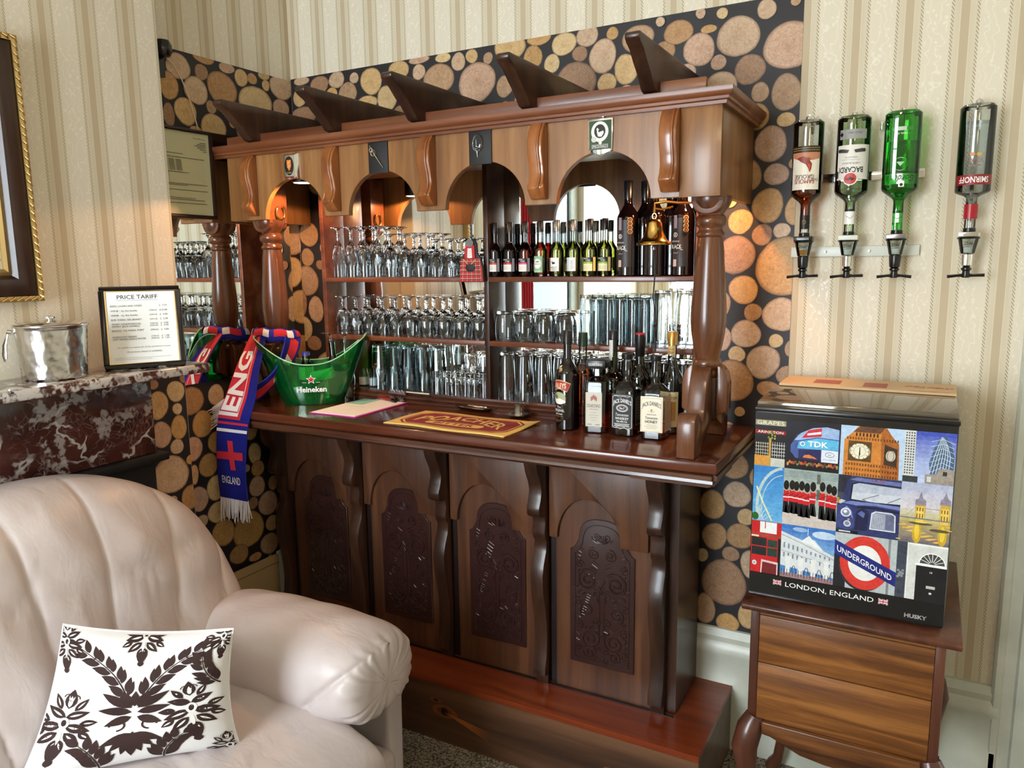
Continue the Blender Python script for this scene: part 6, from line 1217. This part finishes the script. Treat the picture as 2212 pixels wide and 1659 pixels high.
# roundel sign
c = cell(.204, .290, .342, .430, S(176, 184, 186)); R_(c, .0, .0, .2, .7, S(30, 32, 40)); R_(c, .34, .84, .72, .90, S(60, 66, 70)); R_(c, .86, 0, .9, 1, S(120, 126, 130)); x, y, w, h = c
for a, b_, r, col in ((.47, .47, .056, S(40, 42, 50)), (.50, .50, .056, S(206, 56, 48)), (.50, .50, .037, S(226, 226, 222))): k.ell(x+a*w, y+b_*h, r*1.0, r*1.22, col, 34)
B2 = [(.0, .86), (.98, .42), (.98, .16), (.0, .60)]; k.poly([(x+a*w+(.004 if a > .5 else 0), y+b_*h) for a, b_ in B2], S(30, 40, 120)); k.text('UNDERGROUND', x+.49*w, y+.51*h, .0150, WH, w=.124, offset=.008, fn=lambda a, b_: (a, b_-a*.455))
# towers
c = cell(.342, .020, .447, .143, S(110, 140, 206)); GR(c, 0, 0, 1, 1, S(186, 200, 228), S(64, 84, 180), 12); R_(c, 0, .12, .22, 1, S(206, 206, 200))
for i in range(16):
    for j in range(4): R_(c, .02+.05*j, .16+.052*i, .05+.05*j, .19+.052*i, S(80, 90, 106))
P_(c, [(.54, .16), (.50, .40), (.58, .70), (.70, .90), (.78, .94), (.90, .80), (.98, .56), (.98, .16)], S(70, 96, 130))
for i in range(7): LN(c, [(.52+.06*i, .20), (.60+.05*i, .55), (.72+.02*i, .92-.01*i*i*.5)], .0014, S(190, 206, 214)); LN(c, [(.52, .22+.1*i), (.75, .34+.09*i), (.97, .26+.09*i)], .0010, S(190, 206, 214))
P_(c, [(.44, 0), (.44, .18), (.66, .20), (.70, .30), (.86, .32), (1, .30), (1, 0)], S(150, 140, 130)); R_(c, .78, .18, .86, .26, S(50, 50, 56)); R_(c, 0, 0, .3, .12, S(50, 56, 60)); R_(c, .48, .04, .56, .14, S(200, 206, 210))
# bascule bridge at dusk
c = cell(.342, .143, .447, .290, S(196, 196, 206)); GR(c, 0, .56, 1, 1, S(206, 200, 204), S(170, 178, 204), 10); GR(c, 0, 0, 1, .36, S(110, 104, 110), S(176, 160, 110), 8); GR(c, 0, .36, 1, .56, S(190, 176, 110), S(196, 190, 170), 4)
for i in range(26): f = (i*.618) % 1; E_(c, f, .04+.30*((i*.37) % 1), .05+.03*((i*.7) % 1), .010, S(206+(i % 4)*10, 176, 60+20*(i % 3)))
for a_ in (.30, .80): E_(c, a_+.06, .17, .09, .17, S(196, 160, 50)); E_(c, a_+.06, .20, .05, .13, S(226, 196, 70))
for a_, w_, h_ in ((.30, .20, .0), (.78, .20, .04)):
    R_(c, a_, .34, a_+w_, .66+h_, S(196, 160, 70)); R_(c, a_+.02, .36, a_+w_-.02, .62, S(222, 190, 90)); P_(c, [(a_-.01, .64+h_), (a_+w_+.01, .64+h_), (a_+w_, .72+h_), (a_+w_*.72, .75+h_), (a_+w_*.5, .86+h_), (a_+w_*.28, .75+h_), (a_, .72+h_)], S(140, 134, 150))
    for i in range(3): R_(c, a_+.03+.055*i, .42, a_+.05+.055*i, .50, S(110, 84, 44)); R_(c, a_+.03+.055*i, .54, a_+.05+.055*i, .60, S(110, 84, 44))
R_(c, .50, .58, .78, .605, S(176, 166, 160)); R_(c, 0, .405, 1, .425, S(110, 120, 140)); LN(c, [(0, .43), (.14, .46), (.30, .60)], .0010, S(120, 130, 150)); E_(c, .42, .335, .24, .022, S(96, 84, 60)); E_(c, .80, .25, .20, .026, S(90, 80, 54)); E_(c, .42, .36, .14, .014, S(226, 200, 90))
# front door
c = cell(.342, .290, .447, .430, S(206, 208, 204)); R_(c, 0, 0, .20, 1, S(60, 66, 80)); R_(c, .40, 0, 1, .64, S(24, 26, 30)); R_(c, .38, .62, 1, .66, WH); x, y, w, h = c
k.ell(x+.71*w, y+.66*h, .026, .026, S(70, 74, 74), 24, 0, pi)
for i in range(9): a = pi*i/8; k.line([(x+.71*w+.006*cos(a), y+.66*h+.006*sin(a)), (x+.71*w+.026*cos(a), y+.66*h+.026*sin(a))], .0012, WH)
k.ring(x+.71*w, y+.66*h, .027, .0022, WH, a0=0, a1=pi); R_(c, .24, .97, 1, 1.0, S(230, 232, 228)); k.text('10', x+.70*w, y+.52*h, .0045, WH); R_(c, .62, .23, .80, .28, S(190, 190, 184)); E_(c, .71, .15, .03, .02, S(200, 200, 196)); LN(c, [(.22, 0), (.22, 1)], .0015, S(230, 232, 230))
for q in range(10): E_(c, .09+.05*sin(q*2.3), .40+.05*cos(q*1.3)+.02*q*.3, .03, .02, S(130, 136, 140))
# black band with the title
def flag(x, y, w, h):
    k.rect(x-w/2, y-h/2, x+w/2, y+h/2, S(40, 50, 110))
    for s in (-1, 1): k.line([(x-w/2, y-s*h/2), (x+w/2, y+s*h/2)], .0032, WH)
    for s in (-1, 1): k.line([(x-w/2, y-s*h/2), (x+w/2, y+s*h/2)], .0014, S(190, 40, 60))
    k.rect(x-.0024, y-h/2, x+.0024, y+h/2, WH).rect(x-w/2, y-.0024, x+w/2, y+.0024, WH).rect(x-.0013, y-h/2, x+.0013, y+h/2, S(190, 40, 60)).rect(x-w/2, y-.0013, x+w/2, y+.0013, S(190, 40, 60))
k.rect(.003, .0, .447, .010, S(16, 17, 20))
for x0_, x1_, yb in ((.003, .204, .034), (.077, .204, .022), (.204, .447, .004)): pass
k.rect(.002, .002, .448, .060, S(16, 17, 20))
k.text('LONDON, ENGLAND', .195, .0405, .0125, WH, w=.206); 
k.text('HUSKY', .390, .0175, .0095, S(150, 150, 150), w=.048, offset=.035)
flag(.072, .0415, .020, .0125); flag(.319, .0405, .021, .0130)
DOOR = k
DOOR.make('door_pictures', lambda x, y, d: (x, -.0005-d, y+.003), 'photo_print', fr_, lift=.0000035)
# cardboard sheet and dark glossy sheet lying on the fridge
t = thing('printed_carton', 'flat beige printed carton with red markings lying on the fridge', 'carton', (2.285, -.20, 1.3256), radians(-1))
G().box(-.235, .205, -.052, .11, 0, .007).bevel(.001).done('carton', mat('carton_beige', srgb(214, 180, 138), .6), t)
for a in ((-.15, -.01, -.08, .06), (-.02, -.03, .04, .05)): Ink().rect(*a, S(170, 60, 40)).make('red_panel', lambda x, y, d: (x, y, .0073+d), parent=t)
k = Ink()
k.text('Malibu', .14, .03, .028, S(196, 60, 40), w=.12, shear=.3).rect(.10, -.05, .19, -.045, S(206, 120, 60)); k.make('carton_print', lambda x, y, d: (x, y, .0073+d), parent=t)
# ------------------------------------------------------------------ leather sofa in the foreground
m, nt, b = new_mat('leather'); v = coords(nt)
n1 = noise(nt, v, 3.0, 4, .55, .4); n2 = noise(nt, v, 260, 2, .5); n3 = noise(nt, coords(nt, (1, 1.6, .8), (.5, .3, .4)), 9, 3, .5, .5)
L(nt, ramp(nt, n1.outputs[0], [(.3, srgb(190, 178, 176)), (.7, srgb(208, 197, 195))]), b.inputs['Base Color']); b.inputs['Roughness'].default_value = .38; setp(b, Specular_IOR_Level=.45)
hh = mth(nt, 'ADD', mth(nt, 'MULTIPLY', n3.outputs[0], 1.0), mth(nt, 'MULTIPLY', n2.outputs[0], .02)); bump(nt, b, hh, .45, .009)
sf = thing('leather_sofa', 'pale pinkish beige leather sofa with puffy back and rounded arm', 'sofa', (.70, -1.40, 0))
def cs(c, p): return abs(c)**p*(1 if c > 0 else -1)
def seam_field(pts_list, w=.022, d=.02):
    def f(y, z):
        s = 0
        for (a, b_) in pts_list:
            ax, az = a; bx, bz = b_; dx, dz = bx-ax, bz-az; L2 = dx*dx+dz*dz; t = max(0, min(1, ((y-ax)*dx+(z-az)*dz)/L2))
            q = (y-ax-t*dx)**2+(z-az-t*dz)**2; s = max(s, math.exp(-sqrt(q)/w))
        return -d*s
    return f
SEAMS = [((-1.313, 1.16), (-1.366, .55)), ((-1.060, 1.10), (-1.217, .50)), ((-.905, .88), (-1.05, .52)), ((-1.538, 1.16), (-1.506, .52)), ((-1.75, 1.15), (-1.66, .52)), ((-1.95, 1.05), (-1.80, .52)), ((-2.08, .85), (-1.92, .52))]
rw = random.Random(11); WR = []
for i in range(34):
    yy, zz, aa, ll = rw.uniform(-2.0, -.95), rw.uniform(.52, 1.05), rw.choice((.35, -.5, .6, .15))+rw.uniform(-.2, .2), rw.uniform(.05, .16); WR.append(((yy, zz), (yy+ll*cos(aa), zz+ll*sin(aa))))
fl3 = seam_field(WR, .010, .0045)
fl1 = seam_field(SEAMS, .0045, .011); fl2 = seam_field(SEAMS, .055, .017); fld = lambda y, z: fl3(y, z)+fl1(y, z)+fl2(y, z)+.004*sin(z*31+y*17)*sin(y*23-z*9)
def back(u, v):
    # outline: puffed fan; u round the thickness (front to back), v across
    yc, hw, zb, zt = -1.49, .60, .40, 1.12
    a = 2*pi*u; s = (v-.5)*2; y = yc+hw*cs(sin(s*pi/2), .9) if abs(s) < 1 else yc+hw*s
    k_ = max(0, 1-abs((y-yc)/hw)**2.6)**.5; top = zb+(zt-zb)*(.40+.60*k_); th = .135*(.35+.65*k_)
    ca, sa = cos(a), sin(a); zz = (top+zb)/2+(top-zb)/2*cs(sa, .62); xo = th*cs(ca, .7)
    if ca > 0: xo += .035*k_*max(0, 1-((zz-.62)/.25)**2)+.045*k_*max(0, 1-((zz-.95)/.2)**2)+fld(y, zz)
    xl = .410+.385*(1.1-zz)*.92-.085+.012*sin(y*9+zz*14)*k_*.5
    return (xl+xo-.02, y, zz)
g = G(); g.grid(back, 130, 300, closed_u=True); g.done('back_cushion', 'leather', sf, smooth=180, recalc=True); 
# seat
def seat(u, v):
    a = 2*pi*u; s = (v-.5)*2; y = -1.50+.455*cs(sin(s*pi/2), .75) if 1 else 0
    k_ = max(0, 1-abs(s)**8)**.35; ca, sa = cos(a), sin(a)
    x = .83+.385*cs(ca, .6)*(.97+.03*k_); z = .35+.115*cs(sa, .75)*k_+(.035*max(0, 1-((x-.78)/.35)**2) if sa > 0 else 0)
    if sa > 0:
        q = abs((x-.50)-(-(y+1.06))*1.05); z -= .018*math.exp(-q/.012)
        for w0 in (.90, 1.02): z -= .010*math.exp(-abs(x-w0-.25*(y+1.2)**2*2)/.012)
    return (x, y, z)
G().grid(seat, 120, 100, closed_u=True).done('seat_cushion', 'leather', sf, smooth=180)
# arm: plump pillow over a padded panel
def arm(u, v):
    a = 2*pi*u; s = (v-.5)*2; x = .815+.335*cs(sin(s*pi/2), .85); k_ = max(0, 1-abs(s)**3.2)**.5
    k_ = k_ if s < 0 else max(0, 1-abs(s)**4.5)**.5
    ca, sa = cos(a), sin(a); w = .160*(.25*max(0, 1-abs(s)**14)+.75*k_); yc = -.945-.02*(1-s)
    zt = .690-.055*(s > 0)*s*s-.03*(s < 0)*s*s; zb = .420
    y = yc+w*cs(ca, .85); z = (zt+zb)/2+(zt-zb)/2*(.18*max(0, 1-abs(s)**14)+.82*k_)*cs(sa, .8)
    e = max(0, (s-.62)/.38); wr = .006*e*sin(a*17)+.004*e*sin(a*29+1); e2 = max(0, (-s-.7)/.3); wr += .004*e2*sin(a*13)
    ding = 0; fold = math.exp(-abs((z-.56)-(x-1.06)*.9)/.010)*(1 if (ca < .1 and x > .98) else 0); y += .016*fold; wr += .0035*sin(x*38+a*5)*max(0, sa*0+.4)
    return (x-ding, y+wr*ca, z+wr*sa)
G().grid(arm, 140, 110, closed_u=True).done('arm_cushion', 'leather', sf, smooth=180)
PA = [(.38, .03), (1.075, .03), (1.08, .43), (1.07, .49), (1.045, .525), (1.01, .54), (.93, .53), (.38, .51)]
o = G().prism([(x, z) for x, z in PA], 'y', -.86, -.785).bevel(.028, 5, 30).done('arm_panel', 'leather', sf, smooth=60)
def tl_(g): return g
G().box(.42, 1.12, -1.98, -.87, .04, .27).bevel(.03, 4).done('base', 'leather', sf, smooth=60)
G().box(.205, .50, -2.08, -.90, .04, .62).bevel(.05, 5).done('back_panel', 'leather', sf, smooth=60)
# stitched seams on the outer arm panel
for o in list(sf.children): o.data.transform(Matrix.Translation(-Vector(sf.location)))
# ------------------------------------------------------------------ scatter cushions
BR = srgb(50, 28, 24)
def vine(k, x, y, L_, a, s, n=8, cv=.9, sz=1):
    pts = []; m_ = 16
    for i in range(m_+1): pts.append((x, y, a+s*cv*(i/m_-.35))); x += L_/m_*cos(pts[-1][2]); y += L_/m_*sin(pts[-1][2])
    k.line([p[:2] for p in pts], [.0040*(1-.6*i/m_) for i in range(m_+1)], BR)
    for i in range(n):
        j = 1+int((m_-2)*i/n); px, py, aa = pts[j]; l = .044*sz*(1-.25*i/n)
        for sg in (1, -1):
            q = aa+sg*.62; ox, oy = px+.006*cos(q), py+.006*sin(q)
            if sg > 0 or i % 1 == 0: k.leaf(ox, oy, l, .0165*sz, q, BR)
    k.leaf(pts[-1][0], pts[-1][1], .036*sz, .018*sz, pts[-1][2], BR)
    hx, hy, aa = pts[int(m_*.75)]; k.line([(hx+.014*cos(aa+s*(1.2+q/3))+.012*cos(aa), hy+.014*sin(aa+s*(1.2+q/3))+.012*sin(aa)) for q in range(12)], .0032, BR)
def damask(k, x, y, s, rot=0):
    def T(a, b_): return (x+s*(a*cos(rot)-b_*sin(rot)), y+s*(a*sin(rot)+b_*cos(rot)))
    for sg in (-1, 1):
        for (ax, ay, l, w, an) in ((0, .02, .07, .03, 20), (.005, -.01, .078, .034, -14), (.01, -.035, .07, .032, -42), (.02, .045, .055, .022, 55), (.045, .0, .05, .026, 5), (.05, -.035, .045, .024, -30), (0, -.06, .05, .024, -65), (.0, .06, .04, .02, 75)):
            p = T(sg*ax, ay); a = radians(an if sg > 0 else 180-an)+rot; k.leaf(p[0], p[1], l*s, w*s, a, BR); k.leaf(p[0]+.012*s*cos(a), p[1]+.012*s*sin(a), l*s*.55, w*s*.22, a, WH)
        k.line([T(sg*(.012+.012*cos(q/3)), .085+.012*sin(q/3)) for q in range(12)], .003*s, BR)
    for ay, l, w, an in ((.05, .065, .038, 90), (-.07, .075, .040, -90)): p = T(0, ay); k.leaf(p[0], p[1], l*s, w*s, radians(an)+rot, BR)
    p = T(0, .055); k.leaf(p[0], p[1], .038*s, .014*s, radians(90)+rot, WH); p = T(0, -.03); k.leaf(p[0], p[1], .05*s, .012*s, radians(-90)+rot, WH)
    p = T(0, .0); k.ell(p[0], p[1], .016*s, .020*s, WH); k.ell(p[0], p[1], .008*s, .012*s, BR)
    q = T(0, -.155); k.leaf(q[0], q[1], .036*s, .026*s, radians(90)+rot, BR)
def cushion(name, lab, q4):
    TL, TR, BRc, BLc = [Vector(p) for p in q4]; ctr = (TL+TR+BRc+BLc)/4; t = thing(name, lab, 'cushion', ctr)
    nm = ((TR-BLc).cross(TL-BRc)).normalized(); hs = .205
    def fin(x, y, z): a, c_ = x/hs*.5+.5, y/hs*.5+.5; return (BLc*(1-a)*(1-c_)+BRc*a*(1-c_)+TL*(1-a)*c_+TR*a*c_)-ctr+nm*z
    def puff(x, y):
        a, c_ = min(abs(x)/hs, 1), min(abs(y)/hs, 1); e = max(0, (1-a**3.2))*max(0, (1-c_**3.2)); return .068*e**.55+.003*sin(x*34+y*20)*e+.004*sin(y*40-x*13)*e
    def pinch(x, y):    # pointed corners, sides drawn in
        a, c_ = x/hs, y/hs; return (x*(1-.085*(1-c_*c_)), y*(1-.085*(1-a*a)))
    def surf(s): return lambda u, v: (lambda x, y: fin(*pinch(x, y), s*puff(x, y)))((u*2-1)*hs, (v*2-1)*hs)
    G().grid(surf(1), 48, 48).grid(surf(-1), 48, 48).done('cushion_cover', mat('cushion_white', srgb(232, 232, 232), .8), t, smooth=180)
    k = Ink()
    vine(k, -.014, .018, .21, radians(128), 1, 9); vine(k, .014, .018, .21, radians(52), -1, 9)
    damask(k, .125, -.025, .78, .1); damask(k, -.150, -.035, .78, -.1)
    k.leaf(0, .0, .05, .022, pi/2, BR)
    for sg in (-1, 1):
        for an, l, yy in ((35, .085, -.005), (12, .075, -.02), (60, .06, 0), (-20, .06, -.035)): k.leaf(sg*.006, yy, l, .026, radians(an if sg > 0 else 180-an), BR)
        for an, l in ((-25, .07), (-50, .065), (-75, .07)): k.leaf(sg*.002, -.085, l, .024, radians(an if sg > 0 else 180-an), BR)
        k.line([(sg*(.035+.016*cos(q/3)), -.06+.014*sin(q/3)) for q in range(15)], .0045, BR)
    k.leaf(0, -.08, .085, .030, -pi/2, BR); vine(k, -.06, -.20, .11, radians(110), 1, 5, sz=1.2); vine(k, .06, -.20, .11, radians(70), -1, 5, sz=1.2); damask(k, .0, .205, .55, 0)
    vine(k, .19, .04, .13, radians(118), -1, 6); damask(k, -.185, .17, .5, .2); damask(k, .185, .19, .45, 0); damask(k, .19, -.19, .5, 0)
    L0 = []
    for pts, fs, col in k.L:
        L0.append(([(max(-hs*.985, min(hs*.985, a)), max(-hs*.985, min(hs*.985, c_))) for a, c_ in pts], fs, col))
    k.L = L0
    k.make('printed_pattern', lambda x, y, d: fin(*pinch(x, y), puff(x, y)+d+.0009), 'print_cloth', t, lift=.000006, cuts=(.013, .013))
    g = G(); n = 24; ed = [(-hs+2*hs*i/n, -hs) for i in range(n)]+[(hs, -hs+2*hs*i/n) for i in range(n)]+[(hs-2*hs*i/n, hs) for i in range(n)]+[(-hs, hs-2*hs*i/n) for i in range(n)]
    g.tube([fin(*pinch(x, y), 0) for x, y in ed], .0028, 6, closed=True).done('piping', 'cushion_white', t, smooth=80)
    return t
cushion('scatter_cushion', 'white scatter cushion with dark brown damask leaves leaning on the sofa', ((.620, -1.510, .832), (.965, -1.300, .806), (.945, -1.292, .482), (.650, -1.672, .512)))
cushion('scatter_cushion', 'second damask cushion, only its edge showing at the bottom left corner', ((.33, -1.98, .66), (.600, -1.635, .585), (.76, -1.80, .44), (.50, -2.12, .48)))
